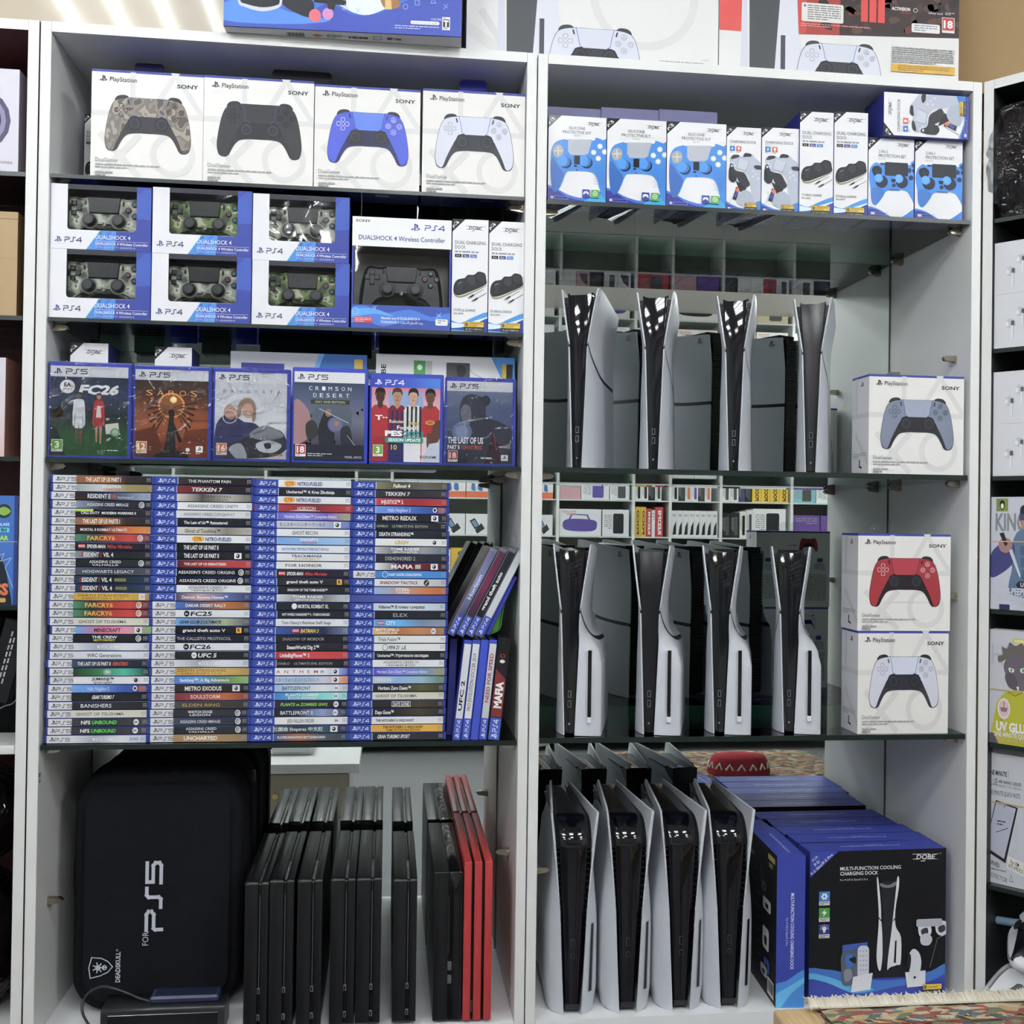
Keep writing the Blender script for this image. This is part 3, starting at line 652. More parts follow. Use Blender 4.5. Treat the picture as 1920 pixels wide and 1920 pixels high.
# ================================================================ 3D gamepads of the windowed boxes
def ds4(loc, wd, mat, label, rz=0, rx=0, dark=False):
    t = empty('gamepad', loc, rz); t.rotation_euler.x = rx; tag(t, label, 'gamepad'); body = '2a2c33' if dark else 'fff'; bm = 'satin' if dark else mat
    H = [(0, 0), (-.19, .0), (-.25, -.012), (-.36, -.0), (-.42, -.03), (-.455, -.12), (-.485, -.30), (-.5, -.50), (-.485, -.60), (-.42, -.62), (-.36, -.58), (-.32, -.51), (-.265, -.44), (-.17, -.405), (-.11, -.375)]
    pts = smooth([(x*wd, z*wd) for x, z in H]+[(0, -.37*wd)]+[(-x*wd, z*wd) for x, z in H[:0:-1]], 4); pts = pts if sum(pts[i-1][0]*pts[i][1]-pts[i][0]*pts[i-1][1] for i in range(len(pts))) > 0 else pts[::-1]
    M().outline(pts, [(.006, -.002), (.003, -.0005), (.001, .003), (0, .008), (.002, .020), (.006, .026)], body, bm).build('shell', t)
    m = M(); m.outline([(-.165*wd, -.205*wd), (.165*wd, -.205*wd), (.185*wd, -.015*wd), (-.185*wd, -.015*wd)], [(.0015, -.0055), (0, -.004), (0, .004)], '26292e' if not dark else '202228', 'satin').build('touchpad', t)
    for sg in (-1, 1):
        m = M(); x, z = sg*.165*wd, -.29*wd
        m.tube([(x, .002, z), (x, -.004, z)], .082*wd, '232429', 'satin', 20)
        m.build('stick_base', t)
        m = M(); m.tube([(x, -.004, z), (x, -.009, z), (x, -.0115, z), (x, -.0125, z)], .05*wd, '34363c', 'satin', 20, rs=[.045*wd, .045*wd, .062*wd, .058*wd]); m.tube([(x, -.0126, z), (x, -.0129, z)], .043*wd, '4a4c52', 'satin', 18); m.build('thumbstick', t)
    for dx, dz in ((0, 1), (0, -1), (1, 0), (-1, 0)):
        m = M(); x, z = (-.345+dx*.058)*wd, (-.15+dz*.058)*wd; r = .03*wd
        m.outline([(x-r, z-r), (x+r, z-r), (x+r, z+r), (x-r, z+r)], [(.001, -.0045), (0, -.003), (0, .003)], '2b2d31', 'satin'); m.build('direction_button', t)
    for i, (x, z, c) in enumerate(((.345, -.085, '5fc0a8'), (.275, -.155, 'c468a6'), (.415, -.155, 'd9555f'), (.345, -.225, '6f93d8'))):
        m = M(); x *= wd; z *= wd; r = .034*wd; m.tube([(x, .003, z), (x, -.004, z), (x, -.0046, z)], r, '303236', 'satin', 16, rs=[r, r, r*.85])
        a = front(m, x-r, z-r, x+r, z+r, -.0047, 2, 2, 'satin')
        if i == 0: a.line([(1, .55), (1.45, 1.3), (.55, 1.3)], .16, c, True)
        if i == 1: a.line([(.62, .62), (1.38, .62), (1.38, 1.38), (.62, 1.38)], .16, c, True)
        if i == 2: a.ring(1, 1, .42, .16, c)
        if i == 3: a.line([(.6, .6), (1.4, 1.4)], .16, c); a.line([(.6, 1.4), (1.4, .6)], .16, c)
        m.build('action_button', t)
    m = M(); m.tube([(0, .002, -.33*wd), (0, -.0022, -.33*wd)], .024*wd, '2a2c30', 'satin', 14); a = front(m, -.02*wd, -.33*wd-.004, .02*wd, -.33*wd+.004, -.0024, 10, 10, 'satin'); a.pslogo(1, 1, 8, 'ccc'); m.build('home_button', t)
    for sg in (-1, 1):
        m = M(); m.box(sg*.215*wd-.0018, -.003, -.07*wd-.005, sg*.215*wd+.0018, .003, -.07*wd+.002, '2a2c30', 'satin', bev=.001); m.build('option_button', t)
    if mat == 'camo_grey' or dark:
        for sg in (-1, 1):
            m = M(); x = sg*.165*wd; m.tube([(x+.088*wd*cos(q), -.0012, -.29*wd+.088*wd*sin(q)) for q in [2*pi*k/20 for k in range(21)]], .012*wd, '4a4c52' if dark else 'aeb0a4', 'satin', 6); m.build('stick_ring', t)
    return t
def keyhole(outer, inner): return outer+[outer[0]]+[inner[0]]+inner[::-1]
def win_box(pl, pr, ptl, pbl, zb, Y, camo, label, glabel, flip=False):
    x0, x1 = ax(pl, pbl, Y), ax(pr, pbl, Y); z1 = az(pl, ptl, Y); W, Hh = x1-x0, z1-zb; dep = .062
    t = M(); Z = lambda v: Hh*(1-v/120.0); X = lambda u: -W/2+W*u/191.0
    # window 32..163 x 10..84
    wi = []
    for cx, cy, a0 in ((157, 10, 0), (157, 78, 0), (39, 78, 90)):
        if cy == 10: wi.append((163, 9))
        else:
            for k in range(5): q = R(a0+22.5*k); wi.append((cx+6*cos(q), cy+6*sin(q)))
    wi.append((32, 9)); wi = [(X(u), Z(v)) for u, v in wi]
    outer = [(X(0), Z(0)), (X(0), Z(120)), (X(191), Z(120)), (X(191), Z(0))]
    inner = wi[::-1]
    def fpanel(y, col):
        pl_ = keyhole([(X(0), Z(120)), (X(191), Z(120)), (X(191), Z(0)), (X(0), Z(0))], [(x, z) for x, z in wi[::-1]])
        t.face([(x, y, z) for x, z in pl_], col)
    # front panel pieces: left strip, right strip, top strip, bottom area following the window
    P3 = lambda L, c, y=0: t.face([(X(u), y, Z(v)) for u, v in L], c)
    P3([(0, 120), (32, 120), (32, 0), (0, 0)], 'e9e9ee'); P3([(163, 120), (191, 120), (191, 0), (163, 0)], '2440a4'); P3([(32, 9), (163, 9), (163, 0), (32, 0)], '2b2d36')
    def strip(c0, c1, f0, f1, n=8):
        for k in range(n):
            a, b = c0+(c1-c0)*k/n, c0+(c1-c0)*(k+1)/n; P3([(a, 120), (b, 120), (b, f0(b)), (a, f0(a))], f1)
    def fy(u):
        if u < 38: return 78+6*math.sqrt(max(0, 1-((38-u)/6)**2))
        if u > 157: return 78+6*math.sqrt(max(0, 1-((u-157)/6)**2))
        return 84
    strip(32, 38, fy, 'e9e9ee'); strip(38, 157, fy, 'e9e9ee', 1); strip(157, 163, fy, '2440a4')
    for a_, b_, (p0, p1, p2, p3) in (('k', 0, ((W/2, dep, 0), (-W/2, dep, 0), (-W/2, dep, Hh), (W/2, dep, Hh))), ('l', 0, ((-W/2, dep, 0), (-W/2, 0, 0), (-W/2, 0, Hh), (-W/2, dep, Hh))), ('r', 0, ((W/2, 0, 0), (W/2, dep, 0), (W/2, dep, Hh), (W/2, 0, Hh))), ('t', 0, ((-W/2, 0, Hh), (W/2, 0, Hh), (W/2, dep, Hh), (-W/2, dep, Hh))), ('b', 0, ((-W/2, dep, 0), (W/2, dep, 0), (W/2, 0, 0), (-W/2, 0, 0)))):
        t.face([p0, p1, p2, p3], '262f9e')
    # printing
    a = front(t, -W/2, 0, W/2, Hh, 0, 191, 120); pr_ = [(94, 84.3), (157, 84.3), (160, 83), (163.2, 80), (163.2, 60), (191, 60), (191, 120), (68, 120)]
    a.poly(pr_, '21399c'); a.poly([(94, 84.3), (125, 84.3), (122, 120), (68, 120)], '2f86d8'); a.poly([(110, 84.3), (117, 84.3), (100, 120), (86, 120)], '2b6cd0'); a.poly([(163.2, 0), (191, 0), (191, 60), (163.2, 60)], '2440a4'); a.poly([(163.2, 18), (178, 3), (191, 3), (191, 60), (163.2, 60)], '2850b4')
    a.line([(94, 84.3), (68, 120)], 1, '9ccaf0'); a.line([(92, 87), (98, 91)], .8, '223'); a.line([(98, 86), (92, 92)], .8, '223')
    a.pslogo(9, 97, 11, '2a4a8f'); a.ps(4, 28, 98, 9, '3a4a70', sx=.95); a.text('DUALSHOCK 4', 86, 100, 8, 'f2f4ff', w=66, bold=.004); a.line([(86, 103.5), (186, 103.5)], .5, 'e5e9ff')
    a.text('DUALSHOCK 4 Wireless Controller', 86, 110.5, 5, 'f2f4ff', w=100, bold=.012); a.text('ワイヤレスコントローラー (DUALSHOCK 4)', 86, 116.2, 3, 'dfe6ff', w=75)
    a = Art(t, (-W/2, 0, Hh), (W, 0, 0), (0, dep, 0), 191, 60)
    o = t.build('gamepad_box', None, ((x0+x1)/2, Y, zb)); tag(o, label, 'gamepad box')
    m = M()   # grey inner tray seen through the window
    iw = (X(30), X(165), Z(86), Z(3)); m.face([(iw[0], .05, iw[2]), (iw[1], .05, iw[2]), (iw[1], .05, iw[3]), (iw[0], .05, iw[3])], '7d7f78'); m.face([(iw[0], .001, iw[2]), (iw[1], .001, iw[2]), (iw[1], .05, iw[2]), (iw[0], .05, iw[2])], '6a6c68')
    m.face([(iw[0], .001, iw[2]), (iw[0], .05, iw[2]), (iw[0], .05, iw[3]), (iw[0], .001, iw[3])], '666864'); m.face([(iw[1], .05, iw[2]), (iw[1], .001, iw[2]), (iw[1], .001, iw[3]), (iw[1], .05, iw[3])], '666864'); m.build('inner_tray', o)
    m = M(); k = len(wi); m.grid([[(X(31), .0006, Z(85)), (X(98), .0002, Z(85)), (X(164), .0006, Z(85))], [(X(31), .0006, Z(50)), (X(98), .0009, Z(50)), (X(164), .0006, Z(50))], [(X(31), .0006, Z(8)), (X(98), .0004, Z(8)), (X(164), .0006, Z(8))]], 'fff', 'window_film'); m.build('window', o)
    m = M(); m.box(X(45), dep-.006, Hh, X(155), dep-.005, Hh+.007, '24309c'); m.build('hang_tab', o)
    ds4(((x0+x1)/2-W*.0+X(0)*0+X(97), Y+.017, zb+Z(15)), W*.885, camo, glabel, 0, R(0))
    return o
wr = [('upper left', 93.5, 282.5, 343, 463.5), ('upper middle', 285, 471.5, 350, 472), ('upper right', 473, 654, 362, 485)]
wl = [('lower left', 91, 281.5, 465, 587), ('lower middle', 283, 469.6, 474, 596), ('lower right', 471.5, 654, 487, 605)]
cm = {'upper left': 'camo_grey', 'upper middle': 'camo_green', 'upper right': 'camo_grey', 'lower left': 'camo_grey', 'lower middle': 'camo_grey', 'lower right': 'camo_green'}
for (n, a, b, tp, bt) in wl: win_box(a, b, tp, bt, LS[2], .008, cm[n], 'blue and white windowed gamepad box, %s of the six' % n, '%s camouflage gamepad inside the %s windowed box' % (cm[n][5:], n))
for i, (n, a, b, tp, bt) in enumerate(wr):
    zb = az(wl[i][1], wl[i][3], .008)+.0003
    win_box(a, b, tp, bt, zb, .008, cm[n], 'blue and white windowed gamepad box, %s of the six' % n, '%s camouflage gamepad inside the %s windowed box' % (cm[n][5:], n))
# the larger box with a black gamepad
def big_win():
    Y = .008; zb = LS[2]; x0, x1 = ax(658, 614, Y), ax(844, 620, Y); z1 = az(660, 405, Y); W, Hh = x1-x0, z1-zb; dep = .065
    t = M(); X = lambda u: -W/2+W*u/186; Z = lambda v: Hh*(1-v/210)
    for u0, v0, u1, v1, c in ((0, 0, 186, 55, 'f2f2f2'), (0, 165, 186, 210, '2647a8'), (0, 55, 3, 165, '2b3aa8'), (183, 55, 186, 165, '2b3aa8')):
        t.face([(X(u0), 0, Z(v1)), (X(u1), 0, Z(v1)), (X(u1), 0, Z(v0)), (X(u0), 0, Z(v0))], c)
    t.face([(W/2, dep, 0), (-W/2, dep, 0), (-W/2, dep, Hh), (W/2, dep, Hh)], '262f9e'); t.face([(-W/2, dep, 0), (-W/2, 0, 0), (-W/2, 0, Hh), (-W/2, dep, Hh)], '262f9e'); t.face([(W/2, 0, 0), (W/2, dep, 0), (W/2, dep, Hh), (W/2, 0, Hh)], '262f9e')
    t.face([(-W/2, 0, Hh), (W/2, 0, Hh), (W/2, dep, Hh), (-W/2, dep, Hh)], 'e0e0e4'); t.face([(-W/2, dep, 0), (W/2, dep, 0), (W/2, 0, 0), (-W/2, 0, 0)], 'c8cad4')
    a = front(t, -W/2, 0, W/2, Hh, 0, 186, 210)
    a.text('SONY', 6, 10, 5, '333', w=28, bold=.02); a.pslogo(110, 9, 14, '2a35a0'); a.ps(4, 136, 11, 10, '2a35a0', sx=1.0); a.text('DUALSHOCK 4 Wireless Controller', 12, 43, 9, '2c3a8c', w=162, bold=.008)
    a.clip = (0, 165, 186, 210); a.curve([(0, 172), (30, 168), (60, 180), (110, 172), (150, 184), (186, 176), (186, 195), (120, 190), (60, 205), (20, 192), (0, 200)], '2f73d6'); a.curve([(0, 176), (40, 172), (80, 186), (40, 182), (0, 190)], '49a0e8'); a.ring(8, 178, 6, 1.6, '7fb8f0'); a.line([(160, 178), (168, 184)], 1, 'aad0f5'); a.line([(168, 177), (160, 186)], 1, 'aad0f5'); a.line([(40, 170), (46, 168), (44, 174)], 1, '8fc4f0', True)
    a.clip = (0, 0, 186, 210); a.rrect(5, 188, 40, 199, 1, 'c8343f'); a.smalltext(7, 190, 31, 3, 3, 'f0c0c0', 2); a.text('Manette sans fil DUALSHOCK 4', 56, 191.5, 5, 'fff', w=72, bold=.012); a.text('DUALSHOCK 4', 56, 199, 5, 'fff', w=33, bold=.012); a.text('ﺔﻴﻜﻠﺳﻼﻟﺍ ﻢﻜﺤﺘﻟﺍ ﺓﺪﺣﻭ', 92, 199, 5, 'fff', w=42); a.rrect(158, 188, 181, 200, 2, 'f2f2f2'); a.smalltext(162, 190, 15, 2, 4, '888', 4)
    o = t.build('gamepad_box', None, ((x0+x1)/2, Y, zb)); tag(o, 'tall windowed gamepad box with white header and black gamepad inside', 'gamepad box')
    m = M(); q = (X(2), X(184), Z(166), Z(54)); m.face([(q[0], .055, q[2]), (q[1], .055, q[2]), (q[1], .055, q[3]), (q[0], .055, q[3])], '8a887f')
    m.face([(q[0], .001, q[2]), (q[1], .001, q[2]), (q[1], .055, q[2]), (q[0], .055, q[2])], '8a8880'); m.face([(q[0], .055, q[3]), (q[1], .055, q[3]), (q[1], .001, q[3]), (q[0], .001, q[3])], '55544f'); m.build('inner_tray', o)
    m = M(); m.grid([[(X(u), .0006+.0005*sin(u*.05+v*.02), Z(v)) for u in (3, 50, 95, 140, 183)] for v in (165, 128, 92, 55)], 'fff', 'window_film'); m.build('window', o)
    g = ds4(((x0+x1)/2, Y+.014, zb+Z(86)), W*.86, 'satin', 'black gamepad inside the tall windowed box', 0, 0, True)
    m = M(); m.tube([(.0, .0, 0), (.001, -.001, .02), (0, -.0, .024)], .0015, 'f5f5f5', 'gloss', 6, rs=[.0006, .0016, .0004]); q = m.build('loose_thread', o, (X(121)-0*W, .01, Hh))
big_win()
# ================================================================ accessory boxes
def dobe(a, x, y, w_, col='1c1d22', sub=True):
    h = w_*.2; a.line([(x, y-h*.95), (x+w_*.62, y-h*.95)], w_*.018, col); a.text('DOBE', x+w_*.14, y, h*.9, col, w=w_*.68, bold=.02, shear=.12)
    a.poly([(x-w_*.04, y-h*.02), (x+w_*.12, y-h*.16), (x+w_*.16, y-h*.02)], col); a.poly([(x+w_*.8, y-h*.9), (x+w_*1.0, y-h*.95), (x+w_*.84, y-h*.72)], col); a.poly([(x+w_*.8, y-h*.06), (x+w_*.98, y+h*.05), (x+w_*.3, y+h*.02)], col)
    if sub: a.smalltext(x+w_*.3, y+h*.25, w_*.4, 1, h*.3, col)
    a.ring(x+w_*1.04, y-h*1.0, h*.1, h*.05, col, 6)
def corner(a, s, t, col='17171c'):
    a.poly([(0, 0), (s, 0), (0, s)], col); a.text('FOR', s*.16, s*.40, s*.11, 'ddd', rot=-pi/4); a.text(t, s*.10, s*.72, s*.21, 'f4f4f4', w=s*.62, rot=-pi/4, bold=.015)
def waves(a, w_, h_, y, c1='2b3a9e', c2='3a8fdc', c3='5ab0ea'):
    a.curve([(-5, h_+5), (-5, y+h_*.03), (w_*.25, y+h_*.05), (w_*.6, y-h_*.005), (w_+5, y-h_*.05), (w_+5, h_+5)], c2, n=4)
    a.curve([(-5, h_+5), (-5, y+h_*.05), (w_*.3, y+h_*.055), (w_*.6, y+h_*.03), (w_+5, y-h_*.02), (w_+5, y), (w_*.7, y+h_*.05), (w_*.3, y+h_*.09), (-5, y+h_*.10)], 'dff0fb', n=4)
    a.curve([(-5, h_+5), (-5, y+h_*.105), (w_*.3, y+h_*.085), (w_*.7, y+h_*.045), (w_+5, y+h_*.00), (w_+5, h_+5)], c1, n=4)
    a.poly([(0, h_), (0, y+h_*.11), (w_*.55, h_*.99), (w_*.6, h_)], c3)
def patent(a, x, y, w_, h_, t=('APPEARANCE', 'PATENT')):
    a.rect(x, y, x+w_, y+h_, '2a2620'); a.rect(x+w_*.02, y+h_*.03, x+w_*.98, y+h_*.56, 'e2bd3a'); a.ring(x+w_*.13, y+h_*.3, h_*.16, h_*.07, '222', 10); a.rect(x+w_*.1, y+h_*.2, x+w_*.15, y+h_*.42, '222')
    if len(t) == 2: a.text(t[0], x+w_*.26, y+h_*.27, h_*.17, '222', w=w_*.66, bold=.01); a.text(t[1], x+w_*.26, y+h_*.5, h_*.17, '222', w=w_*.4, bold=.01)
    else: a.text(t[0], x+w_*.3, y+h_*.42, h_*.2, '222', w=w_*.5, bold=.01)
    a.text('ZL 2017 3 0087101.0' if len(t) == 2 else '2021 30178585.1', x+w_*.08, y+h_*.88, h_*.17, 'd8d8d0', w=w_*.84)
def dual_dock(a):   # 68 x 213 units
    corner(a, 24, 'P-4'); dobe(a, 26, 19, 34); a.text('DUAL CHARGING', 5, 47, 6.6, '2b2b2e', w=58); a.text('DOCK', 5, 56, 6.6, '2b2b2e', w=20); a.smalltext(5, 60, 57, 1, 5, '999', 3, .6)
    for x, c, t in ((5, '17171c', 'P-4'), (19.5, '403a80', 'Slim'), (34, '3c7cc8', 'Pro')): a.rect(x, 66, x+12.5, 72, c); a.text(t, x+6.2, 70.8, 3.3, 'eee', al='c')
    a.curve([(3, 136), (5, 122), (12, 114), (24, 111), (30, 105), (42, 104), (50, 98), (62, 101), (65, 112), (64, 122), (40, 134), (18, 143), (7, 143)], '1e1f24'); a.curve([(3, 137), (10, 145), (24, 143), (64, 124), (62, 126), (24, 146), (8, 147)], '8a8d60'); a.curve([(8, 134), (10, 122), (18, 116), (24, 118), (20, 128), (14, 137)], '2c2e35'); a.circ(11, 131, 1.6, '000'); a.line([(12, 122), (18, 119)], .8, 'aaa'); a.curve([(28, 116), (36, 106), (44, 112), (40, 124)], '33353c'); a.curve([(46, 108), (54, 100), (62, 106), (58, 118)], '2b2d33')
    for x, y in ((33, 146), (40, 152)): a.poly([(x, y), (x+8, y-5), (x+10, y-3), (x+3, y+2)], '1c1d22'); a.poly([(x, y), (x-3, y+2), (x-1, y+4), (x+3, y+2)], '888'); a.line([(x+9, y-4), (x+26, y-14)], .8, '33353a')
    a.text('STORE & CHARGE', 4, 174, 4.6, '3a3a3e', w=41); a.smalltext(4, 177, 30, 1, 4, 'aaa', 4, .6); waves(a, 68, 213, 186); patent(a, 24, 193, 38, 18)
def silicone(a, shine=False):   # 110 x 165 units
    corner(a, 24, 'P-5'); dobe(a, 73, 15, 27); a.text('SILICONE', 54, 25, 5.6, '333338', w=31, al='c'); a.text('PROTECTIVE KIT', 54, 33, 5.6, '333338', w=54, al='c'); a.text('For P-5', 54, 38, 3, '888', al='c')
    a.curve([(-5, 170), (-5, 133), (14, 136), (40, 148), (75, 152), (115, 132), (115, 170)], '2d6fd4'); a.curve([(-5, 170), (-5, 138), (16, 140), (38, 152), (70, 158), (115, 152), (115, 170)], '2a2f96'); a.curve([(60, 170), (75, 154), (100, 144), (115, 128), (115, 170)], '35a6dd')
    B = '2f86dc'; D2 = '2566b8'
    a.curve([(36, 45), (30, 44), (14, 50), (6, 64), (4, 90), (5, 118), (9, 140), (16, 143), (24, 133), (34, 108), (44, 103), (80, 103), (92, 112), (98, 132), (104, 148), (116, 150), (116, 46), (104, 42), (90, 38), (84, 44)], B); a.curve([(6, 80), (5, 118), (9, 140), (16, 143), (24, 133), (31, 112), (20, 96)], D2)
    a.line([(p*1.0, q) for p, q in smooth([(24, 133), (34, 108), (44, 103), (80, 103), (92, 112), (98, 132)], 4, False)], 1, '5aa5ea')
    a.poly([(37, 44), (83, 42), (80, 52), (76, 68), (70, 72), (42, 73), (37, 66)], 'b9bec8'); a.curve([(10, 74), (8, 66), (12, 58), (20, 55), (27, 60), (28, 70), (22, 78), (14, 79)], 'a9aca8'); a.line([(12, 67), (25, 66)], 2.4, 'd6d6d2'); a.line([(18, 60), (19, 74)], 2.4, 'd6d6d2')
    for x, y in ((98, 54), (86, 66), (95, 77), (107, 64)): a.circ(x, y, 5.2, 'd9dcda'); a.circ(x, y, 3.8, 'ecefed')
    for x, y in ((30, 86), (70, 84)):
        a.circ(x+3, y+2, 11, '16233f'); a.circ(x+1, y, 10.5, '2a70c4'); a.circ(x-3, y-1, 9.5, '3f96e6', ry=10)
    a.rrect(49, 74, 60, 90, 1.5, '20242e'); a.rect(49, 92, 54, 95, '20242e'); a.circ(54, 101, 1.3, '16233f')
    for i in range(6):
        for j in range(9): a.circ(88+i*3.6+(j % 2)*1.6, 90+j*4.4, .8, '1f5cb0', n=5)
    a.rrect(65, 137, 79, 152, 1, '31479c'); a.curve([(67, 147), (68, 141), (76, 141), (77, 147), (72, 144)], 'eef'); a.rrect(82, 137, 97, 152, 1, '5fae5c'); a.ring(89.5, 144, 4, 1.2, 'e8f5e8', 10); a.circ(89.5, 144, 1.5, 'e8f5e8', n=8)
    a.rect(5, 152, 10, 157, 'ccd'); a.line([(12, 152), (38, 152), (38, 157), (12, 157)], .5, 'aab6e0', True)
def charge5(a):   # 68 x 165 units
    corner(a, 20, 'P-5'); dobe(a, 30, 14, 26); a.text('CHARGING DOCK', 6, 31, 5.4, '333338', w=52); a.text('For P-5', 6, 35, 2.6, '999')
    a.rect(6, 37, 16, 47, '2f78c4'); a.poly([(12, 38.5), (8.5, 42.8), (10.8, 42.8), (9.6, 45.8), (13.4, 41.4), (11, 41.4)], 'fff'); a.rect(18.5, 37, 28.5, 47, 'd2603c'); a.circ(23.5, 41, 2.3, 'fff', n=8); a.rect(22.5, 43, 24.5, 45.5, 'fff'); a.smalltext(6, 48.5, 9, 1, 2.5, '888', 1); a.smalltext(18.5, 48.5, 9, 1, 2.5, '888', 2)
    W = 'b9c1d0'; a.curve([(34, 60), (36, 53), (50, 52), (56, 58), (68, 68), (68, 82), (50, 74)], W); a.curve([(32, 58), (36, 50), (48, 51), (48, 56), (38, 57)], '2b2e36')
    a.curve([(6, 66), (10, 58), (24, 55), (44, 62), (58, 72), (68, 90), (70, 150), (56, 148), (48, 120), (44, 96), (30, 84), (16, 84)], W); a.curve([(8, 62), (12, 55), (23, 54), (24, 58), (14, 62)], '33363e'); a.curve([(54, 74), (64, 72), (70, 76), (70, 80), (58, 80)], '33363e')
    a.curve([(7, 92), (6, 74), (12, 72), (17, 84), (34, 88), (42, 100), (46, 112), (30, 120), (26, 110), (20, 98), (16, 104), (10, 104)], '2e3038'); a.curve([(4, 98), (5, 80), (9, 84), (12, 96), (19, 96), (19, 104), (12, 108), (6, 104)], '23252c')
    a.poly([(24, 60), (44, 66), (38, 84), (20, 80)], 'c8cfdc'); a.line([(24, 60), (20, 80), (38, 84), (44, 66)], .6, '6d7480')
    for x, y in ((12, 70), (10, 76), (15, 75)): a.circ(x, y, 2.2, 'd7dce6', n=8)
    for x, y in ((52, 84), (58, 90), (52, 94), (62, 98)): a.circ(x, y, 2.4, 'd0d6e2', n=8)
    a.poly([(18, 104), (40, 118), (30, 130), (24, 120)], '1d1e24'); a.poly([(12, 140), (19, 116), (26, 120), (19, 142)], '1d2030'); a.poly([(18, 122), (22, 117), (26, 121), (22, 128)], 'e0703c'); a.poly([(15, 134), (19, 126), (22, 129), (18, 138)], '2c4ab0'); a.curve([(22, 148), (22, 134), (34, 122), (48, 126), (54, 146), (40, 154)], 'aeb6c6'); a.poly([(6, 146), (17, 120), (18, 122), (8, 147)], 'd8dce6')
    a.curve([(-5, 170), (-5, 145), (14, 152), (34, 156), (73, 140), (73, 170)], '2d7fd8'); a.curve([(-5, 170), (-5, 150), (20, 156), (44, 160), (73, 158), (73, 170)], '2a3a9e'); patent(a, 36, 146, 24, 14); a.rect(3, 156, 8, 161, 'dde'); a.line([(10, 156), (30, 156), (30, 161), (10, 161)], .5, 'aab6e0', True)
def two_in_one(a):   # 90 x 155 units
    corner(a, 25, 'P-4'); dobe(a, 56, 14, 26); a.text('2-IN-1', 20, 29, 6, '2b2b2e', w=17); a.text('PROTECTION SET', 20, 37, 6, '2b2b2e', w=54); a.text('For P-4', 20, 42, 3, '999')
    a.curve([(-5, 160), (-5, 134), (20, 137), (50, 152), (70, 148), (95, 132), (95, 160)], '2d79d6'); a.curve([(-5, 160), (-5, 138), (22, 140), (46, 154), (60, 160)], '2a2f96')
    a.curve([(26, 50), (14, 48), (4, 58), (1, 76), (4, 96), (6, 122), (14, 130), (24, 120), (34, 104), (48, 98), (74, 100), (84, 112), (96, 126), (96, 46), (84, 44), (78, 50)], '3189e2'); a.curve([(6, 100), (8, 122), (14, 130), (24, 120), (32, 104), (18, 96)], '2672c6')
    a.rrect(32, 46, 78, 72, 2, '262a33'); a.curve([(8, 68), (8, 58), (18, 54), (26, 60), (25, 70), (16, 76)], '1f2430'); a.line([(16, 60), (18, 70)], 3, '2f3440'); a.line([(12, 66), (23, 64)], 3, '2f3440')
    for x, y in ((90, 50), (80, 60), (91, 60), (84, 74)): a.circ(x, y, 4.6, '1f2430'); a.circ(x, y, 3.4, '2a3f60')
    for x, y in ((26, 84), (66, 83)):
        a.circ(x, y, 12, '17223a'); a.circ(x, y, 9.5, '2a2e38'); a.circ(x-6, y-6, 8.5, '3f9af0'); a.circ(x-7, y-7, 6.6, '56a9f5')
    a.poly([(44, 78), (54, 78), (52, 84), (46, 84)], '23272f'); a.circ(50, 90, 3.6, '23272f'); a.circ(50, 90, 2.2, '3a3f4c'); a.rect(40, 98, 62, 100, '1f5ca8'); a.line([(24, 50), (30, 50)], 3, '1f2430')
    a.rect(5, 143, 12, 148, 'dde'); a.line([(13, 143), (38, 143), (38, 148), (13, 148)], .5, 'aab6e0', True)
ART = {'dual': (dual_dock, 68, 213), 'sili': (silicone, 110, 165), 'ch5': (charge5, 68, 165), 'two': (two_in_one, 90, 155)}
def acc_box(pl, pr, ptl, pb, zb, Y, kind, label, cat, group=None, dep=.06, tab=None, side='262c86', clean=True, mat='card'):
    f, w_, h_ = ART[kind]; x0, x1 = ax(pl, pb, Y), ax(pr, pb, Y); z1 = az(pl, ptl, Y); W, Hh = x1-x0, z1-zb
    t = M(); t.box(-W/2+.0003, 0, 0, W/2-.0003, dep, Hh, 'efeff2', cols={'t': side, 'k': 'dcdce2', 'l': side, 'r': side, 'b': '2d3a8a'})
    a = front(t, -W/2+.0003, 0, W/2-.0003, Hh, 0, w_, h_, mat); a.rect(0, 0, w_, h_, 'efeff1'); f(a)
    a = back(t, -W/2, 0, W/2, Hh, dep, w_, h_); a.smalltext(w_*.1, h_*.15, w_*.8, 20, h_*.03, '777', 3)
    a = Art(t, (-W/2, 0, 0), (W, 0, 0), (0, dep, 0), 100, 60); a.smalltext(8, 8, 84, 9, 5.5, '8a93c8', 7)
    o = t.build(kind == 'dual' and 'charging_dock_box' or kind == 'ch5' and 'charging_dock_box' or kind == 'sili' and 'silicone_cover_box' or 'protection_set_box', None, ((x0+x1)/2, Y, zb))
    tag(o, label, cat, group)
    if tab:
        m = M(); x = -W/2; h = az((pl+pr)/2, tab, Y+dep)-zb-Hh
        m.box(x, dep-.0012, 0, x+W, dep-.0004, h, '6a6a92'); a = front(m, x, 0, x+W, h, dep-.0012, 110, 20); a.circ(55, 15, 4, '14141a'); a.rect(44, 15, 66, 20, '14141a'); m.v = [(p[0], p[1], p[2]+Hh) for p in m.v]; m.build('hang_tab', o)
    return o
acc_box(845.5, 913.5, 410, 624, LS[2], .010, 'dual', 'tall white charging dock box beside the tall windowed gamepad box', 'accessory box', dep=.075)
acc_box(914.5, 981.5, 414, 627, LS[2], .010, 'dual', 'tall white charging dock box against the cabinet side, right end of the gamepad shelf', 'accessory box', dep=.075)
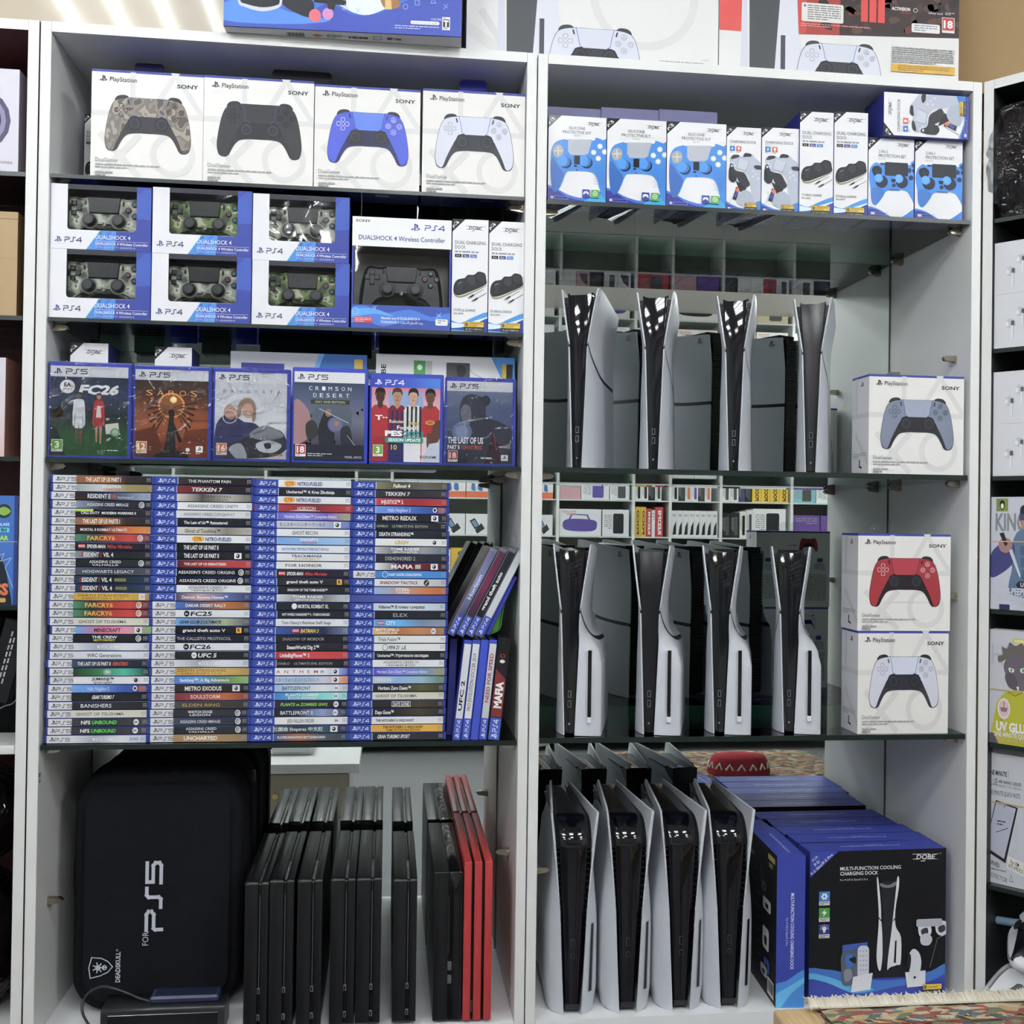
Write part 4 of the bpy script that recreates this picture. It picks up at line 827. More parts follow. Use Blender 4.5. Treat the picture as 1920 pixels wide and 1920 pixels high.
for i, (a_, b_, tp, bt, tb) in enumerate(((1026.5, 1135.5, 215, 388, 203), (1136.5, 1248, 221, 392, 205), (1249, 1360.5, 227, 396, 209))):
    acc_box(a_, b_, tp, bt-6, RS[1], .022, 'sili', 'blue gamepad cover box on the top right shelf, %s of three' % ('left', 'middle', 'right')[i], 'accessory box', 'blue gamepad cover boxes', dep=.055, tab=tb, mat='gloss' if i < 2 else 'card')
for i, (a_, b_, tp) in enumerate(((1361, 1426, 237), (1427, 1497, 238))):
    acc_box(a_, b_, tp, 392, RS[1], .022, 'ch5', 'narrow white charging dock box %s' % ('next to the blue gamepad cover boxes', 'next to the taller dock boxes')[i], 'accessory box', dep=.075)
for i, (a_, b_, tp) in enumerate(((1498, 1561.5, 208), (1562.5, 1626, 208.5))):
    acc_box(a_, b_, tp, 400, RS[1], .018, 'dual', 'tall white charging dock box on the top right shelf, %s of the pair' % ('left', 'right')[i], 'accessory box', dep=.09)
for i, (a_, b_, tp) in enumerate(((1627, 1713, 257), (1714.5, 1804, 260))):
    acc_box(a_, b_, tp, 405, RS[1], .018, 'two', 'white box with blue gamepad grip at the shelf end, %s of the pair' % ('left', 'right')[i], 'accessory box', dep=.06)
# the box lying on top of the last two
def lying():
    zb = az(1627, 257, .018)+.0006; Y = .004; x0, x1 = ax(1657, 245, Y), ax(1815.5, 248, Y); z1 = az(1657, 172, Y); W, Hh = x1-x0, z1-zb; dep = .075
    t = M(); t.box(0, 0, 0, W, dep, Hh, 'efeff2', cols={k: '262c8c' for k in 'tlrkb'})
    a = Art(t, (0, 0, 0), (0, 0, Hh), (W, 0, 0), 68, 165); a.rect(0, 0, 68, 165, 'efeff1'); charge5(a)
    o = t.build('charging_dock_box', None, (x0, Y, zb)); tag(o, 'charging dock box lying on its side on top of the two blue grip boxes', 'accessory box')
lying()
acc_box(157, 205, 213, 322, LS[1], .16, 'dual', 'charging dock box half hidden behind the camouflage gamepad box', 'accessory box', dep=.06)
# second row behind the face-out disc cases
for a_, b_, tp, lb in ((128, 200, 640, 'first'), (287, 357, 648, 'second')):
    acc_box(a_, b_, tp+2, 850, LS[3], .05, 'dual', 'charging dock box rising behind the %s face-out disc case' % lb, 'accessory box', dep=.07)
def behind():
    Y = .07; x0, x1 = ax(705, 700, Y), ax(965, 700, Y); zb = LS[3]; z1 = az(705, 663, Y); W, Hh = x1-x0, z1-zb
    t = M(); t.box(0, 0, 0, W, .06, Hh, 'e2e2e4', cols={k: '2a2f8c' for k in 'lrkb'}); a = front(t, 0, 0, W, Hh, 0, 260, 200)
    a.poly([(215, 0), (260, 0), (260, 70), (245, 60), (228, 25)], '3a8fdc'); a.text('DOBE', 18, 62, 9, '1c1d22', w=44, rot=-pi/2, bold=.02); a.rect(70, 10, 92, 36, '4a9a48'); a.circ(81, 22, 5, 'eaf5ea'); a.rect(93, 10, 104, 36, 'b9bcb6'); a.rrect(131, 12, 175, 60, 2, '45474b'); a.curve([(150, 20), (160, 16), (168, 24), (164, 36), (154, 38)], '26272b'); a.line([(172, 18), (180, 30), (215, 45)], .7, '4a4f80'); a.rect(236, 12, 244, 44, 'd9b63a'); a.rect(244, 12, 256, 44, '222')
    o = t.build('accessory_box', None, (x0, Y, zb)); tag(o, 'wide white accessory box standing behind the two rightmost face-out disc cases', 'accessory box')
    x0, x1 = ax(432, 690, Y), ax(688, 690, Y); z1 = az(560, 662, Y); W, Hh = x1-x0, z1-zb
    t = M(); t.box(0, 0, 0, W, .06, Hh, '27408c', cols={'f': 'c5c8d2'}); a = front(t, 0, 0, W, Hh, 0, 256, 200); a.poly([(170, 0), (256, 0), (256, 60), (180, 60), (160, 30)], '2468b8'); a.poly([(165, 0), (175, 0), (160, 40), (152, 40)], '6ab0e8'); a.rect(232, 8, 248, 30, 'd9b63a'); a.rect(20, 20, 100, 60, '27308c')
    o = t.build('accessory_box', None, (x0, Y, zb)); tag(o, 'blue and grey accessory box standing behind the middle face-out disc cases', 'accessory box')
behind()
# ================================================================ cooling dock boxes, lower right
def cooling():
    Y = .03; zb = ZB; bx0 = ax(1513, 1873, Y); bx1 = ax(1777, 1862, .02); W = bx1-bx0; Hh = az(1527, 1597, Y)-zb; dep = .049
    blue = '273ba4'
    def body(fr=True):
        t = M(); t.box(0, 0, 0, W, dep, Hh, blue, cols={'f': '101116', 'k': '101116', 'b': '20288a'})
        a = front(t, 0, 0, W, Hh, 0, 252, 270)
        if fr:
            a.hgrad(0, 225, 252, 270, ['2b35a8', '2b35a8'])
            a.curve([(-6, 275), (-6, 214), (30, 213), (60, 219), (120, 236), (180, 236), (225, 225), (258, 214), (258, 275)], '2f6fc4'); a.curve([(-6, 275), (-6, 222), (30, 225), (70, 240), (120, 254), (60, 262)], '55b2e6'); a.curve([(-6, 275), (-6, 232), (30, 236), (90, 260), (160, 250), (220, 244), (258, 232), (258, 275)], '2a40a6'); a.curve([(60, 275), (110, 262), (170, 262), (258, 246), (258, 275)], '2a32a0')
            a.poly([(0, 0), (52, 0), (0, 47)], blue); a.text('FOR', 6, 18, 5, 'dde', rot=-.75); a.text('P-5/', 10, 26, 5.5, 'f0f0fa', rot=-.75, bold=.01); a.text('P-5 Slim/P-5 Pro', 4, 42, 5, 'f0f0fa', w=52, rot=-.75, bold=.01)
            dobe(a, 189, 19, 50, 'f2f2f2'); a.text('MULTI-FUNCTION COOLING', 55, 35, 6.6, 'f4f4f4', w=112, bold=.014); a.text('CHARGING DOCK', 55, 44, 6.6, 'f4f4f4', w=70, bold=.014); a.text('For P-5/P-5 Slim/P-5 Pro', 55, 54, 3.6, 'ddd', w=51)
            for i, (c, k) in enumerate((('2f7fd0', 0), ('4aa044', 1), ('28308c', 2))):
                y = 72+i*29.5; a.rect(17, y, 36.5, y+25, 'd8d8d8'); a.rect(17, y, 36.5, y+18, c); cx, cy = 26.7, y+9
                if k == 0:
                    for q in range(6): a.circ(cx+4*cos(q*pi/3), cy+4*sin(q*pi/3), 2.3, 'f4f4f4', n=8)
                    a.circ(cx, cy, 1.4, c, n=6)
                elif k == 1: a.poly([(cx+2, cy-7), (cx-5, cy+1), (cx-.5, cy+1), (cx-2.5, cy+7), (cx+5, cy-1.5), (cx+.5, cy-1.5)], 'fff')
                else:
                    a.circ(cx, cy-1, 4, 'f4f4f4'); a.rect(cx-2, cy+3, cx+2, cy+6, 'f4f4f4')
                    for q in range(7): aa = pi+q*pi/6; a.line([(cx+5.5*cos(aa), cy-1+5.5*sin(aa)), (cx+7.5*cos(aa), cy-1+7.5*sin(aa))], .8, 'f4f4f4')
                a.smalltext(19, y+19.5, 15, 2, 2.6, '555', k)
            # console standing on its dock
            a.poly([(118, 228), (118, 212), (180, 212), (180, 232), (100, 232)], '1a1b20'); a.poly([(129, 58), (158, 56), (152, 120), (148, 210), (134, 210), (134, 120)], '24262d'); a.curve([(129, 60), (143, 64), (158, 58), (156, 66), (143, 69), (130, 66)], '7d8088')
            a.poly(smooth([(122, 54), (125, 54), (130, 100), (131, 125), (133, 150), (134, 190), (131, 218), (126, 214), (123, 190), (126, 140), (126, 110)], 3), 'e9eaee'); a.poly(smooth([(163, 51), (160, 51), (157, 80), (153, 120), (150, 150), (145, 190), (143, 218), (148, 214), (162, 210), (168, 206), (168, 160), (158, 140), (157, 110), (163, 70)], 3), 'e9eaee')
            a.poly([(157, 166), (160, 165), (159, 206), (155, 206)], '16171c'); a.poly([(126, 121), (132, 128), (132, 131), (126, 124)], '16171c'); a.poly([(153, 128), (158, 122), (158, 125), (153, 131)], '16171c')
            # docked gamepads and remote
            a.poly([(60, 170), (106, 166), (106, 180), (60, 184)], '2a58b0'); a.curve([(60, 184), (86, 180), (92, 205), (84, 238), (62, 242), (58, 214)], '5a6270'); a.curve([(66, 190), (78, 188), (80, 206), (70, 212)], '2d6fc0'); a.curve([(64, 216), (76, 214), (78, 230), (66, 236)], '8a8f9a'); a.curve([(72, 196), (84, 192), (84, 204)], '1d1e24')
            a.rrect(88, 172, 109, 232, 8, 'd5d8e2')
            for i in range(5):
                for j in range(3): a.circ(93+j*5.6, 182+i*8.5, 1.5, 'aab')
            a.poly([(80, 228), (116, 222), (112, 252), (76, 256)], 'e6e7ec'); a.poly([(176, 224), (214, 222), (214, 250), (180, 252)], 'e6e7ec'); a.curve([(184, 222), (180, 200), (190, 182), (202, 190), (206, 210), (200, 236), (188, 238)], 'dfe1e8'); a.curve([(178, 206), (184, 190), (187, 200), (184, 220)], '22242b'); a.circ(194, 234, 2.5, '22242b', n=8)
            for x, y in ((200, 140), (232, 136)): a.curve([(x, y), (x+10, y-4), (x+22, y), (x+24, y+14), (x+14, y+24), (x+2, y+18)], 'dcdee6'); a.curve([(x+5, y+8), (x+16, y+4), (x+18, y+14), (x+8, y+18)], '3a3c46')
            a.rrect(196, 128, 244, 142, 3, 'b9bcc6'); a.curve([(204, 160), (216, 154), (226, 164), (220, 176), (206, 174)], 'c9ccd6'); a.line([(222, 216), (236, 164), (246, 160)], .6, '9aa')
            patent(a, 209, 247, 36, 18, ('PATENT',)); a.rect(16, 262, 22, 269, 'f2f2f2'); a.poly([(17, 268), (21, 268), (19, 264)], 'c33'); a.line([(22.5, 262), (72, 260.5), (72, 267.5), (22.5, 269)], .6, 'c5cbee', True); a.smalltext(25, 263.5, 44, 2, 3, 'c5cbee', 3)
        a = top(t, 0, 0, W, dep, Hh, 252, 50); a.T = (178, 22, pi, 1); a.clip = None; a.text('MULTI-FUNCTION COOLING CHARGING DOCK', 0, 0, 5, 'd5d9f5', w=112, bold=.01); a.smalltext(30, 3, 45, 1, 4, 'aab0e0', 3); a.T = None; a.clip = (0, 0, 252, 50)
        a.circ(115, 1, 8, '151a50', ry=2.5, n=8); a.line([(0, .6), (252, .6)], .8, '1e2580')
        return t
    first = None
    for i in range(5):
        yy = Y+i*.0505; x = bx0+(.002, .001, -.004, -.012, -.014)[i]
        o = body().build('cooling_dock_box', None, (x, yy, zb+.0002)) if i == 0 else None
        if i == 0: first = o; o.rotation_euler.z = R(1.2); o.location.y -= .002
        elif i == 1: o = body(False).build('cooling_dock_box', None, (x, yy, zb+.0002)); second = o
        else: o = second.copy(); COL.objects.link(o); o.location = (x, yy, zb+.0002)
        if i > 0: o.rotation_euler.z = R(.5)
        tag(o, ('black and blue cooling dock box with its illustrated front to the room', 'blue-topped cooling dock box second in the row, right behind the illustrated front one', 'blue-topped cooling dock box third in the row behind the illustrated front one', 'blue-topped cooling dock box fourth in the row behind the illustrated front one', 'blue-topped cooling dock box last in the row, nearest the mirror')[i], 'accessory box', 'cooling dock boxes')
    # the one with its narrow spine to the room
    t = M(); t.box(0, 0, 0, dep, .222, Hh, blue, cols={'l': '101116', 'r': '101116', 'b': '20288a'})
    a = front(t, 0, 0, dep, Hh, 0, 54, 270); a.curve([(-5, 275), (-5, 232), (20, 222), (59, 205), (59, 275)], '2f86d8'); a.curve([(-5, 275), (-5, 250), (25, 232), (59, 214), (59, 222), (30, 244), (5, 275)], '5ab8ec'); a.text('MULTI-FUNCTION COOLING CHARGING DOCK', 27, 66, 6.5, 'f0f2ff', w=136, rot=pi/2, bold=.012); a.text('For P-5/P-5 Slim/P-5 Pro', 18, 110, 4, 'd0d6ff', w=50, rot=pi/2)
    a = left(t, 0, 0, 0, .222, Hh, 245, 270); a.text('1999', 196, 34, 9, 'c9b870', bold=.01); a.rrect(190, 10, 232, 20, 2, 'b8a860'); a.curve([(140, 40), (170, 60), (172, 84), (146, 90)], '2d3038')
    for x, y, w2, h2, c in ((150, 70, 30, 16, '55606a'), (160, 96, 50, 22, 'd8dade'), (160, 150, 40, 40, 'e2e4e8'), (170, 205, 34, 24, '3a5ac0'), (150, 222, 40, 20, 'cfd2d8')): a.rrect(x, y, x+w2, y+h2, 6, c); a.rrect(x+w2*.3, y+h2*.4, x+w2*.7, y+h2*.8, 3, '1c1d22')
    for i in range(9): a.smalltext(110+i*3, 58+i*22, 34, 1, 4, '6a8a70' if i % 2 else 'a06050', i)
    a.rect(196, 232, 234, 262, 'ececec')
    for i in range(14): a.rect(199+i*2.4, 235, 200.2+i*2.4, 256, '222')
    a.smalltext(12, 60, 60, 10, 6, '888a90', 5); a.text('COOLING CHARGING DOCK', 14, 40, 8, 'ccc', w=90)
    a = top(t, 0, 0, dep, .222, Hh, 50, 220); a.clip = None; a.text('MULTI-FUNCTION COOLING CHARGING DOCK', 26, 90, 5, 'd5d9f5', w=110, rot=pi/2, bold=.01); a.clip = (0, 0, 50, 220); a.smalltext(12, 120, 1, 1, 4, 'aab', 2)
    o = t.build('cooling_dock_box', None, (ax(1453.5, 1875, .012), .010, zb+.0002)); o.rotation_euler.z = R(-3); tag(o, 'black and blue cooling dock box turned with its narrow blue spine to the room', 'accessory box')
cooling()
# ================================================================ disc cases lying in four stacks
CB = '223a98'
COLS = ['''5;THE LAST OF US PART I;305;610;8f6040,a86a34,3a2d2a,2e2a2c;f0ece0;b
5;SNIPER|CONTRACTS 2;445;615;9aa3a8,c9cccb,9a8a5a,8f7d45;e5e5e5,d8433c;b
5;RESIDENT E,VII, biohazard;335;730;3a2a28,2b2c33,5f6a80,9fa9c4;e6e6e6;b
5;ASSASSINS CREED MIRAGE;320;680;8a96a8,3a3f4a,2b2d33,26282d;e0e0e0;U
5;CALL·DUTY  MODERN WARFARE II;275;750;26272a,1e1f22,2e2b33;e8e8e8;bg
5;THE LAST OF US PARTE I;290;612;8f6040,a86a34,3a2d2a,2e2a2c;f0ece0;b
5;MORTAL II KOMBAT ULTIMATE;272;675;3a2620,2a2224,c8662a,d98a30;eee;b
5;FARCRY6;335;575;4f8a6a,3a4f40,a83428,c23a2c,6a2420;e8a83a;bU
5;▌SPIDER-MAN Miles Morales;255;720;26282f,2e2430,26242c;f0f0f0,c0333a;b
5;RESIDENT EVIL 4;280;555;8a929a,26272b,232427,303236;eee;br
5;ASSASSINS CREED|VALHALLA;345;620;22262a,2b3034,2a2f33;eee;U
5;HOGWARTS LEGACY;290;735;4f5560,3f444e,4a505c;d8dce2;
5;RESIDENT EVIL 4;275;550;2a3d55,1f242c,2c3c50;eee;bry
5;RESIDENT EVIL 4;270;545;2f3c52,222730,33425a;eee;bry
5;DEATH STRANDING|DIRECTOR'S CUT;265;700;c79a2c,dcb444,b98f30;7a5c1c;q
5;FARCRY6;330;570;4f8a6a,3a4f40,a83428,c23a2c,6a2420;e8a83a;bU
5;FARCRY6;325;565;4f8a6a,3a4f40,a83428,c23a2c,6a2420;e8a83a;bU
5;GHOST OF TSUSHIMA;270;685;d9d6c8,dedccf,d5d2c3;55534a;
5;MINECRAFT;385;615;5aa0dc,d66a86,e08fa6,7aa860;3a3a3e;bn
5;THE CREW|MOTORFEST;390;610;1f2023,26272a,1e1f22;eee,e8d83a;bU
5;MORTAL | KOMBAT;430;640;dfe3ea,a8aebb,e4e8ee,ccd2dc;f4f4f4;
5;WRC Generations;345;640;dadee6,e4e8ef,d8dce4;26272a;
5;THE LAST OF US PART II REMASTERED;275;710;3a4a66,2b3242,26282e;eee,d5553c;b
5;※;480;560;1f3a26,3a7a4a,4ab8a0,1e2a26;cde;
5;JUMANJI™|المغامرات الجامحة;385;575;eceef2,e4e6ec,f0f0f2;222;bn
5;Hello Neighbor 2;360;545;6aa0e0,5a8ad8,2f55a8,2a3a80;cde0fa;p
5;GRAN TURISMO 7;400;590;1c1d20,202124,1b1c1f;eee;bi
5;BANISHERS;300;565;23252c,2b2d33,222428;dcdfe4;
5;GHOST OF TSUSHIMA;270;685;d9d6c8,dedccf,d5d2c3;55534a;
5;NFS UNBOUND;305;610;3c3c46,2d2d33,4a4850;eee,4ae04a;bE
5;NFS UNBOUND;305;610;3c3c46,2d2d33,4a4850;eee,4ae04a;bE
5;MORTAL | KOMBAT;420;630;dfe3ea,a8aebb,e4e8ee,ccd2dc;f4f4f4;5''',
'''4;THE PHANTOM PAIN;315;690;3a2f30,26242a,2c1f20;e8e8e8;
4;TEKKEN 7;350;620;7a2a2a,5a2228,2b2024,2a2022;e6e6e6;bi
4;DARKSIDERS|GENESIS;455;700;c8c6bc,55504a,b9b6ac,6a655c;4a463e;
4;ASSASSINS CREED UNITY;310;760;eceef0,e8eaec,eceef0;55585e;
4;ASSASSIN'S CREED СИНДИКАТ;285;740;dfe0e2,d8dadc,dcdee0;6a6c72;
4;The Last of Us™ Remastered;285;670;222326,26272b,1e1f22;f0f0f0;b
4;Ghost of Tsushima™;290;600;d8d4c8,c9c4b8,8a857c,b5b0a6;33332f;
4;☼▣ NITRO-FUELED;355;705;e8eaee,e4e6ec,eceef0;e8b83a,2f3f80;b
4;THE LAST OF US PART II;290;598;1e1f22,232427,1c1d20;f0f0f0;b
4;THE LAST OF US PART II;290;598;1e1f22,232427,1c1d20;f0f0f0;bn
4;THE LAST OF US REMASTERED;285;660;5a2422,a82c2a,b8322e;f0eee8;b
4;ASSASSIN'S CREED ORIGINS;240;740;1c1d20,222326,1c1d20;f0f0f0;U
4;ASSASSIN'S CREED ORIGINS;255;755;1c1d20,222326,1c1d20;f0f0f0;U
4;ASSASSIN'S CREED IV|ЧЁРНЫЙ ФЛАГ;325;670;eceef0,e6e8ea,eceef0;66686e;
4;Detroit: Become Human™;280;685;4a4866,c09aa0,5a6aa0,2a3a6a;e8ecf4;b
5;DAKAR DESERT RALLY;315;670;3a6ac0,5a5a70,b8703a,8a5a34;f4f4f4;b
5;● FC25;300;545;e6e8ec,e2e4ea,e6e8ec;1c1d20;bi
5;GEAR·CLUB 2 ULTIMATE;255;625;6aa0dc,7a90b0,a8b090,4a5060;26282e;bi
5;grand theft auto V;290;670;1c1d20,26272a,1e1f22;f0f0f0;bR
5;THE CALLISTO PROTOCOL;240;720;1e2028,26282f,1c1e24;b8bcc8;
5;● FC26;300;540;e6e8ec,e2e4ea,e6e8ec;1c1d20;bi
5;● UFC 5;370;590;2a2b2e,26272a,222326;f0f0f0;bi
5;MORTAL | KOMBAT;440;640;dfe3ea,a8aebb,e4e8ee,ccd2dc;f4f4f4;
5;DEATH STRANDING|DIRECTOR'S CUT;250;670;c9a04a,d8b464,b08c44;7a5c2c;
5;Sackboy™: A Big Adventure;275;710;4a7ac8,5a9ad0,6a8a60,8ab858;f0f4fa;b
5;METRO EXODUS;315;640;2e2622,3a2c24,26221f;eceae4;bn
5;SOULSTORM;365;625;7a2c34,9a3c38,c0602c,7a3a2c;e8dcd0;
5;ELDEN RING;295;625;4a4842,403e38,3a3834;b99a5a;
5;WATCH DOGS|LEGION;355;570;2c2e34,34363c,2a2c32;e8eaee;bU
5;ASSASSINS CREED MIRAGE;285;640;3f4a5c,33384a,2a2c36;d8dce4;U
5;ASSASSINS CREED|VALHALLA;335;605;24292c,2b3034,2a2f33;e4e8e8;U
5;UNCHARTED;320;615;a8865a,b08e60,8a7454;f4f2ea;b''',
'''4;☼▣ NITRO-FUELED;275;620;e8eaee,e4e6ec,eceef0;e8a83a,2f3f80;b
4;Uncharted™ 4: Kres Złodzieja;295;730;26272b,33353a,26272b;f0f0f0;b
4;☼▣ NITRO-FUELED;270;610;e8eaee,e4e6ec,eceef0;e8a83a,2f3f80;b
4;HORIZON;395;560;a82c38,7a2430,b82c34;e8d0c8;H
4;Horizon Zero Dawn™ Complete Edition;285;755;5a5ac0,8a8ae0,6a5ab8,b0a878;eceefa;
4;モンスターハンター:ワールド;245;660;c8ccd8,c0c4d4,5a6ac0;2a2c36;n
4;GHOST RECON;360;590;eceef0,e8eaec,eceef0;2a2b2e;
4;SNOOPY'S|GRAND ADVENTURE;430;595;6aa0e0,8ab8ea,a0c0e8;f0f4fa,c05a70;b
4;SOUTH PARK THE FRACTURED BUT WHOLE;265;690;e4e8ee,dce2ea,e8eaee;4a7ab8;bi
4;TRACKMANIA|TURBO;350;630;e8eaec,e4e8ea,e8eaec;2a4a9a,d8b83a;bi
4;FOR HONOR;305;635;eceef0,e8eaec,eceef0;26272a;
4;▌SPIDER-MAN Miles Morales;245;680;33262c,2e2430,26242c;f0f0f0,c0333a;b
4;grand theft auto V;310;640;2c2d2c,33342f,2a2b2a;f0f0f0;bR
4;SHADOW OF THE TOMB RAIDER™;315;675;26272b,2b2c30,26272b;f0f0f0;b
4;TOMB RAIDER|DEFINITIVE EDITION;365;640;d8dadc,7a7e80,8a8e90,c8ccce;f4f4f4;b
4;● MORTAL KOMBAT XL;365;700;2b2c2f,26272a,2b2c2f;f0f0f0;b
4;HOT WHEELS UNLEASHED™ 2 - TURBOCHARGED;270;700;26272b,2b2c30,26272b;f0f0f0;b
4;Tom Clancy's Rainbow Six® Siege;275;720;e8eaec,e4e6e8,e8eaec;2a2b2e;
4;▌BATMAN 3;375;610;2a50a0,3a3c68,2a3048,6a7a9a;e8c83a;bi
4;SHADOW OF MORDOR;290;665;2a2a2c,1e1e20,262628;9a9a9c;
4;SteamWorld Dig 2™;325;615;262428,2b2a2e,2a2428;f0f0f0;b
4;LittleBigPlanet™ 3;265;530;a82a30,c8383c,c03034;f4f0ee;b
4;DIABLO    ULTIMATE EVIL EDITION;235;730;1e1f22,26272a,1e1f22;a8a8a4;
4;A  N  T  H  E  M;235;610;f0f0f0,ecedf0,eef0f2,3a4ac0;b83a34;nE
4;スターウォーズ:バトルフロント;225;620;b8c8dc,a8bcd8,c8d0dc,e08a3a;5a6a80;n
4;BATTLEFRONT;290;545;9ac0e4,c8d8e8,e0e6ea,c0c8d0;3a4a60;E
4;PLANTS·ZOMBIES|BATTLE FOR NEIGHBORVILLE;325;625;2f78c8,48b0d0,8adcd8,a8e4e0;f4f4ea;bE
4;PLANTS vs ZOMBIES GW2;280;700;33263a,2c2c2a,2a2230;8ad04a;biE
4;BATTLEFRONT II;285;575;1e2026,26303e,8a9ac8,26262a;eceef4;E
4;JEDI FALLEN ORDER;335;580;f0f0ee,ecedea,eef0ee;55565a;E
4;三国志 Empires 中文版;220;670;4a5860,2c3438,33566a,2e2a3a;e0e4e6;bn
4;PLAYERUNKNOWN'S BATTLEGROUNDS;260;690;3a5a88,a86a48,4a5a60,3a4650;e8e8e8;b''',
'''4;Fallout 4;380;535;8a8468,4a4638,6a6658,55503e;eceae0;bi
4;TEKKEN 7;310;540;3c3c40,2e2e32,3a3a3c;e6e6e6;bi
4;INJUSTICE™ 2;275;475;b83a3c,9a2428,b02c2e;f4ecec;b
4;Hello Neighbor 2;335;545;6a90dc,4f7ad0,2f55a8,2a3a80;cde0fa;p
4;METRO REDUX;285;600;26272b,232428,2e2c2a;eceae4;bn
4;DIABLO    ULTIMATE EVIL EDITION;240;710;222624,2a2e2c,222624;a8b4a8;
4;DEATH STRANDING™;255;570;222629,2b2f33,222629;f0f0f0;b
4;CRASH;400;520;ecedea,e8e8e4,ecece8;c8a82a;bin
4;TOMB RAIDER|DEFINITIVE EDITION;365;630;b8babc,5a5e60,9a9ea0,6a6e72;f4f4f4;b
4;DISHONORED 2;315;590;303034,36363a,2c2c30;b8bac0;
4;MAFIA III;370;640;e8eaea,5a1e20,6a2424,3a2422;f4f4f4;bn
5;◎ PLANET COASTER CONSOLE EDITION;290;650;2a7ac8,3a8ad4,2f80cc;eef4fa;b
4;SHADOW TACTICS;270;615;e8eaec,dcdee0,b8bcc0;7a2020;biS
4;STEEL|TITANS;415;550;8ab0d8,b8a0a0,c87a40,b86038;f4ecd8;b
9;;0;0;3a4a9a,4a58a0,3a4a98;fff;
4;Killzone™ В плену сумрака;270;690;c8d4e0,e0e8ee,c0ccd4;26282c;b
4;ELEX;395;530;26272b,2b2c30,26272b;a8acb0;
4;▌CITY;255;420;4a9ae0,5ab0ea,7a8aa8,8a9ab0;f4f8fa;b
4;BATTLEFIELD|HARDLINE;250;465;d8b06a,b8703c,c08050,a87848;f4f0e4;bE
4;Trials Fusion™;260;460;e6e8e8,eceeec,e8eae8;33343a;
4;◎ FIFA 21  L.E.;300;520;e8eaea,eceeec,e8eae8;26282c;bi
4;Uncharted™: Утраченное наследие;255;725;26272b,303236,26272b;f0f0f0;b
4;ASSASSIN'S CREED IV|ЧЁРНЫЙ ФЛАГ;320;645;eceef0,e6e8ea,eceef0;66686e;
4;Horizon Zero Dawn™ Complete Edition;260;720;4a4ab8,7a7ad4,6a8ab8,a8a070;eceefa;
4;HORIZON;245;390;c0ccd4,8ab0dc,98b8c8,5a7a50;e8ecec;
4;Horizon Zero Dawn™;275;575;2a2e30,26282a,5a5a34,3a3a2a;f0f0f0;b
4;GHOST OF TSUSHIMA;250;630;dcdacb,e0dece,d8d6c6;55534a;
4;DAYS GONE;420;565;26262a,2c2a28,4a4430,33302a;e8e6e0;bB
4;Days Gone™;250;420;222326,2c2a28,4a4430,2a2a2c;f0f0f0;b
4;THE WITCHER® 3: WILD HUNT;260;610;e8eaea,eceeec,e8eae8;33343a;b
4;THE WITCHER® 3: WILD HUNT|GAME OF THE YEAR EDITION;330;700;d8a02c,e4b03a,dca834;4a3414;b
4;GRAN TURISMO SPORT;270;565;303034,36363a,2c2c30;f0f0f0;bi''']
SW, SD = .1595, .130
